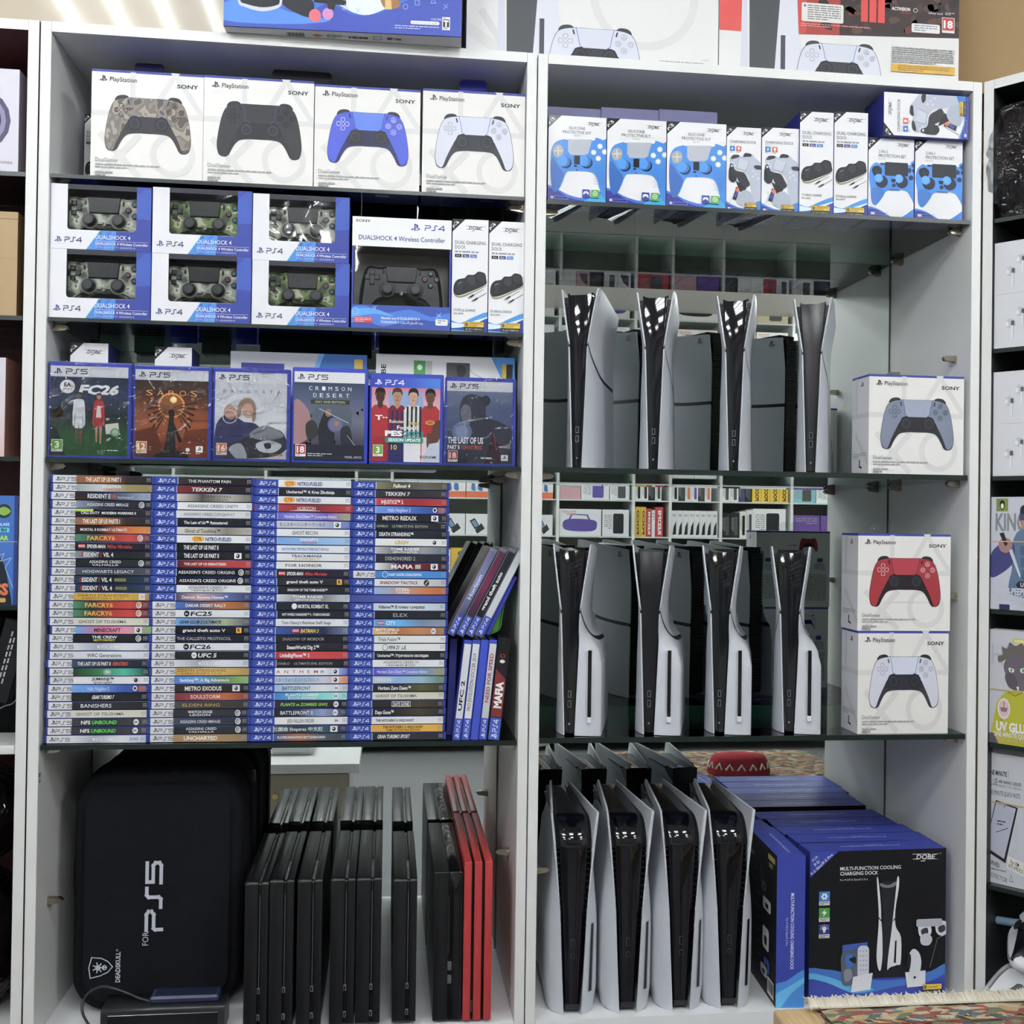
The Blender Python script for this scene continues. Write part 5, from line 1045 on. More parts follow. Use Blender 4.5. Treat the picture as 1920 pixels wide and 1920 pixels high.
def sleeve(m, e, hh):
    "printed insert on the spine; units 905 x 64"
    ps, title, x0, x1, bg, fg, fl = e.split(';'); x0, x1 = float(x0)+0, float(x1)+0; bg = bg.split(','); fg = fg.split(',')
    a = Art(m, (-SW/2, -.0008, hh-.0006), (SW, 0, 0), (0, 0, -(hh-.0012)), 905, 60, 'gloss')
    if ps == '9': a.hgrad(12, 2, 880, 58, bg); return
    if ps == '5': a.rect(25, 1, 226, 59, 'dcdde1'); lc = '2f3138'
    else: a.rect(25, 1, 222, 59, '2744a4'); a.rect(221, 1, 226, 59, 'c9d4f5'); lc = 'e6ebff'
    a.hgrad(226, 1, 880, 59, bg)
    a.pslogo(50, 12, 34, lc); a.ps(int(ps), 92, 17, 29, lc, sx=1.22 if ps == '5' else 1.0, wd=4.2)
    L = title.split('|') if 'KOMBAT' not in title else [title]; w_ = x1-x0; b = .024 if 'b' in fl else .008; sh = .2 if 'i' in fl else 0
    pre = ''
    if title[:1] in '●◎▌☼':
        q = title[0]; L = [title[1:].lstrip('▣ ')]
        if q in '●◎': (a.circ if q == '●' else lambda x, y, r, c: a.ring(x, y, r, 4, c))(x0+25, 30, 24, fg[0]); a.text('EA' if 'FC' in title or 'F' in title else '', x0+25, 38, 16, bg[0], al='c', bold=.02); x0 += 58
        elif q == '▌': a.rect(x0, 14, x0+62, 44, 'c03038'); a.text('LEGO' if 'CITY' in title or 'BAT' in title else 'MARVEL', x0+31, 36, 16, 'f4f4f4', w=54, al='c', bold=.02); x0 += 75
        else: a.curve([(x0, 30), (x0+10, 10), (x0+50, 6), (x0+100, 12), (x0+105, 40), (x0+70, 52), (x0+20, 54)], fg[0]); a.text('CTR', x0+52, 42, 26, 'c05020', w=72, al='c', bold=.03); x0 += 120
        w_ = x1-x0
    if title == '※':
        for k in range(7): an = k*pi/7; a.line([(520-34*cos(an), 30-24*sin(an)), (520+34*cos(an), 30+24*sin(an))], 3, 'e0e8e0')
    elif len(L) == 2:
        a.text(L[0], x0, 30, 21 if 'M' not in fl else 24, fg[0], w=w_, bold=b, shear=sh); a.text(L[1], x0+w_*.08, 52, 16, fg[-1], w=w_*.84, bold=b*.7, shear=sh)
    elif 'r' in fl:
        a.text('R', x0, 46, 34, 'b02a30', w=w_*.06, bold=.03); a.text('ESIDENT', x0+w_*.07, 46, 34, fg[0], w=w_*.48, bold=.02); a.text('E', x0+w_*.58, 46, 34, 'a02428', w=w_*.06, bold=.03); a.text('VIL 4', x0+w_*.68, 46, 34, fg[0], w=w_*.32, bold=.02)
    elif ',' in title:
        p = title.split(','); a.text(p[0], x0, 46, 34, fg[0], w=w_*.5, bold=.02); a.text(p[1], x0+w_*.51, 46, 34, 'c8503c', w=w_*.1, bold=.02); a.text(p[2].strip(), x0+w_*.66, 46, 20, 'ccd0dc', w=w_*.33)
    elif len(fg) == 2 and ' ' in L[0] and pre == '' and title[0] != '☼':
        i = {'S': 1}.get('x', L[0].rfind(' ') if 'Miles' not in L[0] else L[0].find(' ')); fr = i/len(L[0])
        a.text(L[0][:i], x0, 44, 28, fg[0], w=w_*(fr-.01), bold=b); a.text(L[0][i+1:], x0+w_*(fr+.03), 44, 28, fg[1], w=w_*(1-fr-.03), bold=b, shear=.2)
    else:
        h = 34 if 'THE LAST' in title or 'METRO' in title or 'MAFIA' in title or 'FARCRY' in title or 'FC2' in title or 'UFC' in title else 30 if b and w_ < 330 else 24
        if title.isupper() and len(title) > 24: h = 20
        a.text(L[0], x0, 30+h/2, h, fg[-1], w=w_, bold=b, shear=sh)
    if 'A'<='Z' and 'U' in fl: a.ring(795, 30, 22, 6, 'eee', 14); a.ring(797, 31, 11, 5, 'eee', 10); a.circ(798, 32, 4, 'eee', n=6)
    if 'E' in fl: a.circ(780 if 'n' not in fl else 650, 30, 24, 'e8e8ee'); a.text('EA', 780 if 'n' not in fl else 650, 38, 18, '33343a', al='c', bold=.03)
    if 'n' in fl: a.rect(735, 6, 800, 54, 'e6e6e8'); a.circ(767, 30, 17, '2a2b30'); a.circ(762, 26, 7, 'c85a3a' if 'JUM' in title else 'ddd')
    if 'R' in fl: a.rrect(765, 8, 812, 52, 6, 'e8a030'); a.text('R', 789, 43, 28, '222', al='c', bold=.03)
    if 'g' in fl: a.rect(226, 1, 380, 20, 'b8d83a')
    if 'y' in fl: a.rrect(575, 18, 675, 42, 6, '8a8a50'); a.text('GOLD EDITION', 625, 35, 11, '2a2a20', al='c', w=84)
    if 'q' in fl: a.rect(790, 6, 845, 54, 'e8e4d8'); a.text('20', 817, 40, 22, '555', al='c')
    if 'p' in fl: a.circ(770, 28, 20, 'e8e8ea'); a.circ(770, 28, 12, '333'); a.rrect(800, 8, 860, 52, 8, 'a85a50')
    if 'S' in fl: a.circ(700, 30, 26, '3a3c40'); a.line([(690, 42), (712, 16)], 6, 'ddd')
    if 'B' in fl: a.line([(x0-12, 10), (x1+12, 10), (x1+12, 50), (x0-12, 50)], 4, 'e8e6e0', True)
    if 'H' in fl: a.line([(330, 50), (600, 50)], 3, 'e8d0c8'); a.poly([(350, 49), (430, 40), (520, 44), (590, 49)], 'e8d0c8')
    if '5' in fl: a.text('500', 735, 42, 26, '3a50b8', shear=.3, w=75)
    dk = sum(C(bg[-1])[:3]) > .9
    for x in (838, 852, 866): a.smalltext(x-3, 14, 11, 4, 9, '8a8c92' if dk else '9a9ca2', x)
def case_mesh(hh, col=CB, edge='3346b8'):
    m = M(); W = SW/2
    m.box(-W, .0, .0003, W, SD, hh-.0003, col, 'gloss', bev=.0012)
    return m
def colour_word(bg):
    r, g, b = [sum(C(x)[i] for x in bg)/len(bg) for i in (0, 1, 2)]; L = (r+g+b)/3
    if L > .5: return 'white'
    if max(r, g, b)-min(r, g, b) < .05: return 'black' if L < .05 else 'grey'
    if r > b*1.6 and g > b*1.7 and r < g*2.2 and L > .12: return 'golden'
    if r > g*1.5: return 'reddish' if L > .04 else 'dark red'
    if b > r*1.2: return 'blue' if L > .12 else 'dark blue'
    if g > r*1.15: return 'green'
    return 'brown'
COLN = ('leftmost stack', 'second stack from left', 'third stack from left', 'rightmost stack')
nth = ['topmost', 'second', 'third', 'fourth', 'fifth', 'sixth', 'seventh', 'eighth', 'ninth', 'tenth', 'eleventh', 'twelfth', 'thirteenth', 'fourteenth', 'fifteenth', 'sixteenth', 'seventeenth', 'eighteenth', 'nineteenth', 'twentieth']
nth += ['twenty-'+q for q in nth[:9]]; nth[20] = 'twenty-first'; nth += ['thirtieth', 'thirty-first', 'bottom']
def stacks():
    base = None; rr = random.Random(5)
    for c, (xl, xr, bt, tp, xt) in enumerate(((84, 272, 1396, 889.5, 92), (276.5, 463, 1393, 893, 285), (467, 651, 1391, 898, 475), (651.5, 826, 1389, 902, 661))):
        Y = .012; x0 = ax(xl, bt, Y); ztop = az(xt, tp, Y); rows = COLS[c].split('\n'); n = len(rows); hh = (ztop-LS[4])/n
        if base is None: base = hh
        for i, e in enumerate(rows):
            z = LS[4]+(n-1-i)*hh+.0002
            jit = rr.uniform(-.0012, .0012)+(-.002*(i-24)/8 if i > 24 else 0)*.5
            if c == 0 and i == 18: jit = .0035
            cw_ = colour_word(e.split(';')[4].split(','))
            red = 'H' in e.split(';')[6]
            if i == 0 and c == 0: o = case_mesh(hh).build('disc_case'); first = o
            elif red: o = case_mesh(hh, 'a82a30').build('disc_case')
            else: o = first.copy(); COL.objects.link(o)
            o.location = (x0+SW/2+jit, Y+rr.uniform(0, .0025), z); o.rotation_euler.z = R(rr.uniform(-.5, .5))
            tag(o, '%s disc case with %s spine, %s in the %s' % ('red' if red else 'blue', cw_, nth[i] if i < n-1 else 'bottom one', COLN[c]), 'disc case', 'disc cases lying in four stacks')
            m = M(); sleeve(m, e, hh); m.build('spine_sleeve', o)
stacks()
# ================================================================ face-out disc cases
def pegi(a, n, c, x=4, y=150): a.rect(x, y, x+21, y+25, 'e8e8e4'); a.rect(x+1, y+1, x+20, y+20, c); a.text(n, x+10.5, y+17, 13, 'f6f6f2', al='c', bold=.03, w=8 if len(n) == 1 else 15); a.smalltext(x+2, y+21.5, 17, 1, 3, '777', 1)
def figure(a, x, y, s, top, legs, skin='8a6250', hair='2a2220', arms=True):
    a.curve([(x-5*s, y+12*s), (x-8*s, y+20*s), (x-9*s, y+50*s), (x-6*s, y+52*s), (x-5*s, y+30*s), (x+5*s, y+30*s), (x+6*s, y+52*s), (x+9*s, y+50*s), (x+8*s, y+20*s), (x+5*s, y+12*s)], top, n=2)
    a.poly([(x-5.5*s, y+12*s), (x+5.5*s, y+12*s), (x+5*s, y+44*s), (x-5*s, y+44*s)], top); a.poly([(x-5.2*s, y+43*s), (x+5.2*s, y+43*s), (x+6*s, y+56*s), (x+.6*s, y+57*s), (x, y+50*s), (x-.8*s, y+57*s), (x-6*s, y+56*s)], legs)
    a.poly([(x-5.3*s, y+56*s), (x-1.2*s, y+57*s), (x-1.8*s, y+80*s), (x-4*s, y+80*s)], skin); a.poly([(x+5.3*s, y+56*s), (x+1.2*s, y+57*s), (x+1.8*s, y+82*s), (x+4*s, y+82*s)], skin); a.circ(x, y+6*s, 3.6*s, skin, ry=4.6*s, n=10); a.curve([(x-4*s, y+5*s), (x-3*s, y+.5*s), (x+3*s, y+.5*s), (x+4*s, y+5*s), (x, y+2.6*s)], hair, n=2)
def cover(a, n):
    # 145 x 182 units, generic stand-ins for the cover pictures
    ps = 4 if n == 4 else 5
    if n == 4: a.hgrad(0, 0, 145, 22, ['2a3aa8', '2f4fc0', '3a7ad8']); lc = 'f0f4ff'
    else: a.rect(0, 0, 145, 22, 'e0e1e6'); lc = '2b2d33'
    a.pslogo(7, 4.5, 12, lc); a.ps(ps, 29, 5.5, 10.5, lc, sx=1.0)
    if n == 0:
        a.vgrad(0, 22, 145, 182, ['1e2a4a', '33405e', '232a33', '2a5a34', '22582c']); rr = random.Random(3)
        for i in range(150): a.k = 6; a.circ(rr.uniform(2, 143), rr.uniform(62, 112), rr.uniform(.6, 1.8), rr.choice(('9aa0a8', '55606a', 'c0b8a8', '3a3c46')), n=5)
        a.k = 9; a.poly([(0, 58), (145, 64), (145, 68), (0, 62)], '3a4ab0'); a.poly([(0, 30), (30, 90), (20, 110), (0, 95)], '2a5a5c'); a.poly([(145, 40), (128, 90), (138, 120), (145, 122)], '6a2c30'); a.curve([(5, 92), (20, 82), (26, 96), (16, 106), (8, 102)], 'c06030')
        a.circ(32, 42, 14, 'f2f2f2'); a.text('EA', 32, 42, 8, '222', al='c', bold=.03); a.text('SPORTS', 32, 50, 5, '222', al='c', w=18); a.text('FC26', 52, 56, 18, 'f4f4f4', w=74, bold=.05, shear=.3)
        figure(a, 54, 52, 1.32, 'd8dde2', 'e4e6ea', '6a4a3a'); figure(a, 91, 54, 1.26, 'b8282c', 'a82428', 'b88a70', '5a4030'); a.poly([(88, 80), (94, 80), (96, 104), (86, 104)], 'e0d8d8'); a.poly([(103, 118), (128, 114), (130, 136), (105, 138)], 'd8d4cc'); a.circ(122, 134, 9, '6aa070'); a.circ(122, 134, 6, 'a8c8a0')
        a.poly([(0, 120), (14, 128), (30, 182), (0, 182)], '26302c'); pegi(a, '3', '6aa830'); a.smalltext(108, 170, 26, 1, 4, 'ddd', 3)
    elif n == 1:
        a.vgrad(0, 22, 145, 182, ['3a2a2c', '5a3424', '8a4a24', 'a8541e', '8a3a1c', '3a2420']); a.circ(72, 74, 27, 'e8902c'); a.circ(72, 74, 23, '9a5a28'); a.circ(76, 62, 7, 'f8e08a'); a.circ(77, 61, 4, 'fff6d0')
        for i in range(6): a.poly([(70, 75), (20+i*3, 66+i*14), (22+i*3, 70+i*14)], '3a2622'); a.poly([(74, 75), (124-i*3, 66+i*13), (122-i*3, 70+i*13)], '3a2622')
        for x, y in ((34, 60), (20, 70), (114, 60), (122, 76), (34, 94), (42, 110), (104, 96), (98, 112)): a.ring(x, y, 2.2, 1, 'f09050', 8)
        a.poly([(0, 130), (40, 118), (60, 182), (0, 182)], '6a2c18'); a.poly([(145, 120), (100, 126), (90, 182), (145, 182)], '7a3418'); a.curve([(58, 178), (62, 150), (68, 100), (66, 88), (72, 80), (79, 88), (78, 110), (94, 146), (88, 150), (80, 132), (82, 178)], '2a2226', n=3); a.curve([(40, 182), (56, 172), (90, 170), (106, 182)], '221c1e')
        for i, ch in enumerate('SAROS'): a.text(ch, 22+i*22, 54, 12, 'e8b060', w=13, bold=-.01)
        pegi(a, '12', 'd88a2c'); a.circ(106, 166, 4.5, 'eee', n=6); a.rect(122, 158, 136, 171, 'e8e8e8'); a.pslogo(125, 160, 8, '222'); a.smalltext(96, 173, 22, 1, 3, 'ccc', 2); a.smalltext(122, 173, 14, 1, 3, 'ccc', 4)
    elif n == 2:
        a.vgrad(0, 22, 145, 182, ['d4d6dc', 'dcdee4', 'e2e4e8', 'd0d2da']); T = 'PRAGMATA'
        for i, ch in enumerate(T): a.text(ch, 17+i*15.5, 44, 8, '55a0c8' if i in (2, 4) else '4a4c52', w=6.5, bold=-.012)
        a.curve([(44, 90), (48, 66), (60, 54), (74, 56), (82, 70), (82, 96), (76, 104), (70, 70), (56, 74), (50, 94)], 'a08a72'); a.curve([(56, 76), (62, 66), (74, 68), (77, 82), (72, 94), (64, 96), (57, 88)], 'd0a896'); a.circ(63, 82, 1.2, '444', n=6); a.circ(72, 81, 1.2, '444', n=6); a.line([(65, 90), (70, 90)], .8, 'a0605a')
        a.curve([(0, 142), (4, 110), (20, 90), (38, 92), (60, 104), (82, 108), (100, 130), (90, 160), (40, 182), (0, 182)], '3a3c6a'); a.curve([(18, 86), (22, 72), (30, 68), (38, 74), (46, 84), (38, 98), (26, 98)], 'c89a88'); a.ring(30, 94, 14, 2, 'd8dae0', 14)
        a.curve([(20, 182), (30, 150), (60, 140), (90, 118), (130, 120), (145, 140), (145, 160), (120, 176), (60, 182)], '3a3c46'); a.curve([(70, 130), (96, 112), (120, 116), (140, 132), (120, 140), (90, 142)], '8a8e98'); a.curve([(84, 150), (110, 142), (136, 152), (120, 168), (92, 166)], 'c8ccd4'); a.curve([(30, 160), (54, 150), (66, 182), (44, 182)], 'a8acb6'); a.curve([(100, 150), (112, 148), (114, 158), (104, 160)], '26272e')
        pegi(a, '16', 'd8702c'); a.text('CAPCOM', 112, 175, 4.5, 'a07040', w=26, bold=.03)
    elif n == 3:
        a.vgrad(0, 22, 145, 182, ['3a4660', '55607a', '6a6c80', '4a4a58', '2a2c38']); a.curve([(0, 60), (30, 80), (34, 130), (10, 150), (0, 150)], 'a07a7c'); a.poly([(36, 90), (52, 60), (110, 58), (120, 84), (118, 120), (36, 130)], '55606e')
        rr = random.Random(8)
        for i in range(34): a.k = 12; x, y = rr.uniform(2, 140), rr.uniform(70, 160); a.poly([(x, y), (x+rr.uniform(3, 9), y-3), (x+6, y+5)], rr.choice(('6a7080', '4a5060', '8a7070', '3a4252')))
        a.k = 14
        for i, (t, y) in enumerate((('CRIMSON', 38), ('DESERT', 52))):
            for j, ch in enumerate(t): a.text(ch, 30+i*9+j*13.4, y, 8.5, 'e8eaee', w=7, bold=-.004)
        a.rect(34, 57, 114, 66, '3f4436'); a.text('DAY ONE EDITION', 74, 64, 4.6, 'c9c8a8', w=60, al='c'); a.curve([(58, 92), (66, 80), (76, 82), (80, 96), (84, 130), (78, 160), (56, 160), (50, 120)], '2c2e36'); a.circ(86, 108, 17, '4a5a8a'); a.circ(86, 108, 14, '6a6c88'); a.circ(88, 106, 5, 'a07860'); a.curve([(64, 84), (68, 76), (76, 78), (76, 90), (68, 92)], '8a7060'); a.line([(52, 76), (112, 104)], 1.4, 'b8bcc4'); a.curve([(24, 112), (34, 100), (46, 106), (50, 130), (30, 140)], '3a3a3c'); a.curve([(96, 120), (106, 110), (116, 116), (120, 150), (100, 156)], '30323a'); a.line([(110, 130), (140, 168)], 1, 'a8a8b0')
        a.rect(0, 150, 145, 182, '2a2c38'); pegi(a, '18', 'b8282c', y=150); a.smalltext(29, 168, 50, 2, 4, 'b8bac2', 5); a.text('PEARL ABYSS', 106, 177, 4.5, 'ccd', w=34)
    elif n == 4:
        a.vgrad(0, 22, 145, 182, ['c8788a', 'd0b0c0', 'e8dce4', 'f0e4ea']); a.poly([(36, 30), (108, 30), (110, 70), (36, 70)], '8aa0c8')
        for i, (x, top, sk, hr) in enumerate(((18, 'a8222a', '4a3430', '1e1a1a'), (54, '7a2038', 'b08468', '4a3424'), (88, 'dcdee0', 'c09a80', '2c2420'), (124, 'a4202a', '6a4838', '221c1a'))):
            a.poly([(x-19, 182), (x-20, 70), (x-12, 60), (x+12, 60), (x+20, 70), (x+18, 182)], top); a.poly([(x-17, 128), (x+17, 128), (x+18, 182), (x-18, 182)], ('96202a', '2a2c60', 'e0e0e4', 'd8c8cc')[i]); a.poly([(x-5, 50), (x+5, 50), (x+6, 62), (x, 68), (x-6, 62)], sk); a.circ(x, 42, 9.5, sk, ry=13); a.curve([(x-11, 40), (x-9, 26), (x, 22), (x+9, 26), (x+11, 40), (x+6, 32), (x-6, 32)], hr, n=3); a.circ(x-3.5, 40, 1, '222', n=5); a.circ(x+3.5, 40, 1, '222', n=5); a.line([(x-3, 49), (x+3, 49)], 1.2, '5a2a28'); a.line([(x, 41), (x+1, 45)], .8, '4a302a')
        for q in range(3): a.rect(42+q*10, 72, 46+q*10, 128, '22305c')
        for q in range(4): a.rect(74+q*9, 62, 78+q*9, 128, '2a2b30')
        a.text('T··', 8, 92, 10, 'f4f4f4', bold=.04, w=26); a.text('Rakuten', 38, 98, 7, 'f0e8d0', w=32, bold=.01); a.text('Jeep', 77, 101, 8, 'c8b050', w=24, bold=.02); a.circ(124, 96, 10, 'b8a030', ry=5); a.circ(124, 96, 7, 'b83a30', ry=3); a.ring(47, 108, 4, 1.4, '3a3a90'); a.text('Football', 54, 112, 8.5, 'f4f4f4', w=44, bold=.02)
        a.text('PES', 29, 126, 11, 'f8f8f8', w=37, bold=.05); a.text('2021', 68, 126, 11, '3a8a8a', w=42, bold=.05); a.rrect(29, 129, 110, 141, 4, '3a8a7c'); a.text('SEASON UPDATE', 70, 138, 6.5, 'f4f8f4', w=68, al='c', bold=.03); a.text('10', 42, 156, 11, 'd8b84a', bold=.02)
        a.curve([(118, 118), (126, 120), (132, 100), (145, 90), (145, 130), (130, 144), (118, 150)], '5a3c30', n=3); a.poly([(110, 182), (122, 142), (145, 138), (145, 182)], 'b8c0d0'); pegi(a, '3', '6aa830', y=146); a.text('KONAMI', 104, 174, 6.5, '2a2c30', w=34, bold=.01)
    else:
        a.vgrad(0, 22, 145, 182, ['6a7a98', '55658a', '4a5a80', '3a465e', '2a303e']); a.curve([(28, 64), (34, 40), (52, 28), (76, 34), (86, 52), (88, 78), (120, 90), (145, 112), (145, 182), (50, 182), (54, 110), (38, 100), (30, 84)], '3a3f4e'); a.curve([(30, 70), (34, 56), (44, 52), (54, 70), (50, 96), (40, 100), (34, 88)], '6a6f80'); a.curve([(74, 40), (86, 30), (96, 40), (88, 54)], '33384a'); a.circ(34, 112, 22, '6a7aa0'); a.circ(34, 112, 14, '8a96b8')
        a.poly([(84, 182), (100, 120), (116, 140), (120, 182)], '3c2c34'); a.line([(104, 116), (110, 150)], 2, '8a3a34'); a.text('THE LAST OF US', 3, 138, 14, 'f0f0f0', w=78, bold=.03); a.text('PART II', 3, 151, 9, 'f0f0f0', w=26, bold=.03); a.text('REMASTERED', 33, 151, 9, 'b84a38', w=47, bold=.03); pegi(a, '18', 'b8282c', y=154); a.smalltext(76, 168, 42, 1, 5, 'ccd', 4, .7); a.rect(121, 162, 136, 175, 'e8e8e8'); a.pslogo(124, 164, 8, '222')
FC = ((87.5, 246, 677, 857, 0), (247, 396, 684, 860, 1), (397, 543.5, 689, 864, 2), (545.5, 689, 688, 867, 3), (691, 830.5, 699, 868, 4), (832, 966, 706.5, 872, 5))
for pl_, pr_, tp, bt, n in FC:
    Y = .010; x0, x1 = ax(pl_, bt, Y), ax(pr_, bt, Y); z1 = az(pl_, tp, Y); W = x1-x0; Hh = z1-LS[3]
    m = M(); m.box(-W/2+.0004, 0, 0, W/2-.0004, .013, Hh, '2b40b4', 'gloss', bev=.0016)
    o = m.build('disc_case', None, ((x0+x1)/2, Y, LS[3]+.0002)); tag(o, ('face-out disc case showing two footballers on a green pitch', 'face-out disc case with glowing orange sun cover', 'face-out disc case with pale cover of a fair-haired figure', 'face-out disc case with grey-blue fantasy battle cover', 'face-out disc case showing four footballers side by side', 'face-out disc case with dusky blue profile cover, rightmost of the row')[n], 'disc case', 'face-out disc cases')
    m = M(); a = front(m, -W/2+W*.03, Hh*.03, W/2-W*.05, Hh*.955, -.0006, 145, 182, 'gloss'); a.rect(0, 0, 145, 182, '33384a'); cover(a, n); m.build('cover_sleeve', o)
    if n in (0, 1, 2, 5):
        m = M(); rr = random.Random(n); q = []
        for i in range(9): q.append([(-W/2-.001+W*1.01*j/8, -.0016-.0007*rr.random(), -.0+(Hh+.0015)*i/8) for j in range(9)])
        m.grid(q, 'fff', 'wrap'); m.build('shrink_wrap', o)
# ================================================================ loose cases at the right end of the stack shelf
def stand_case(px, lean, y, z, label, body, sp, title=None, ps=4, L=.155, mat='gloss', th=.0135, dep=.12, clear=False, extra=''):
    "case standing on its short end, leaning by lean degrees to the right"
    m = M(); m.box(0, 0, 0, th, dep, L, body, mat, bev=.0012 if mat != 'clear_case' else 0)
    o = m.build('disc_case', None, (px, y, z)); o.rotation_euler = (0, R(lean), 0); tag(o, label, 'disc case', 'loose disc cases')
    if sp:
        s = M(); a = Art(s, (.0008, -.0006, 0.002), (0, 0, L-.004), (th-.0016, 0, 0), 800, 60, 'gloss'); a.hgrad(170, 2, 780, 58, sp.split(','))
        a.rect(0, 2, 172, 58, '3550bb'); a.pslogo(12, 14, 32, 'e8ecff'); a.ps(ps, 62, 18, 26, 'e8ecff')
        if title:
            t, x0, x1, fg, b = title; a.text(t, x0, 42, 30, fg, w=x1-x0, bold=b)
        if 'm' in extra: a.poly([(180, 2), (560, 2), (480, 58), (180, 58)], '7a2428'); a.text('MAFIA', 250, 48, 38, 'f4f4f4', w=210, bold=.05); a.text('TRILOGY', 250, 56, 5, 'c05a50', w=210); a.circ(620, 30, 14, 'e8e8e8'); a.ring(665, 30, 12, 4, 'c03a3a')
        s.build('spine_sleeve', o)
    return o
def loose():
    zs = LS[4]+.0003
    bl_ = lambda px, py, Y: at(px, py, Y)
    for px, lean, Y, lb, body, sp, ti, L, ex in (
        (848, 6.0, .008, 'standing disc case with white fighting spine, first of the leaning row', '2b40b4', 'd8dadd,e0e2e4', ('UFC 2', 235, 480, '2a2b2e', .03), .165, ''),
        (864.5, 5.8, .008, 'standing disc case with white football spine', '2b40b4', 'e4e4e6,dcdee0', ('PRO EVOLUTION SOCCER 2019', 235, 700, '2a2b30', .0), .165, ''),
        (881, 5.6, .010, 'standing plain blue disc case between two white spines', '2b46c0', None, None, .165, ''),
        (897, 5.6, .010, 'standing disc case with worn silver racing spine', '2b40b4', 'c8cacc,d0d2d2,d8d8d8', ('NEED FOR SPEED', 300, 700, 'a03038', .02), .165, ''),
        (913.5, 5.6, .006, 'standing disc case with black and dark red spine and white scuffed edges', '1c1c20', '2a1416,26181a,1c1a1c', None, .170, 'm')):
        th = .0205 if 'm' in ex else .0135
        stand_case(ax(px, 1386, Y), lean, Y, zs, lb, body, sp, ti, 4, L, 'gloss', th, extra=ex)
    # one darker blue case behind, its face to the room
    m = M(); m.box(0, 0, 0, .013, .12, .162, '22308c', 'gloss', bev=.001); o = m.build('disc_case', None, (ax(836, 1384, .05), .05, zs)); o.rotation_euler = (0, R(1.5), 0); tag(o, 'dark blue disc case tucked between the rightmost stack and the leaning row', 'disc case', 'loose disc cases')
    # upper tier leaning strongly: rests on the standing ones
    zu = LS[4]+.1735
    for px, lean, Y, lb, body, sp, ti, ex in (
        (834, 26.5, .040, 'clear grey disc case with brown art, steeply leaning, furthest left', '6a5a50', None, None, ''),
        (838, 26.5, .022, 'clear disc case with bluish spine, steeply leaning', '7a7c8a', '4a4a70,8088b8,6a6a90', ('Horizon', 330, 560, 'dde', .02), ''),
        (855.5, 26.5, .014, 'steeply leaning clear disc case with maroon spine', '6a6c76', '3a3040,7a2c54,5a2a44', None, ''),
        (873, 26.5, .010, 'steeply leaning clear disc case with black and white spine', '6a6c76', '232428,2a2b2e,232428', ('grand theft auto', 230, 590, 'f0f0f0', .03), ''),
        (890.5, 26.5, .008, 'steeply leaning clear disc case with pale torn spine', '7a7c86', 'c8ccd2,d0d4da,b8bcc4', None, '')):
        o = stand_case(ax(px, 1190, Y), lean, Y, zu, lb, body, sp, ti, 4, .160, 'gloss', .013, extra=ex)
    for i, px in enumerate((903, 911)):
        o = stand_case(ax(px, 1190, .012), 25.5, .012+.004*i, zu, ('empty blue disc case leaning beside the pale torn one', 'empty blue disc case leaning against the green tray')[i], '2438b8', None, None, 4, .106, 'gloss', .006)
    m = M(); p = smooth([(0, 0), (.024, .004), (.030, .03), (.036, .075), (.038, .098), (.030, .096), (.014, .05)], 4); p = p if sum(p[i-1][0]*p[i][1]-p[i][0]*p[i-1][1] for i in range(len(p))) > 0 else p[::-1]
    m.outline(p, [(.003, .004), (.0015, 0), (0, .002), (0, .09)], '4f9a34', 'satin'); q = az(918, 1193, .03); o = m.build('plastic_tray', None, (ax(909, 1192, .03), .03, zu)); tag(o, 'bright green plastic tray wedged behind the leaning blue disc cases', 'tray')
loose()
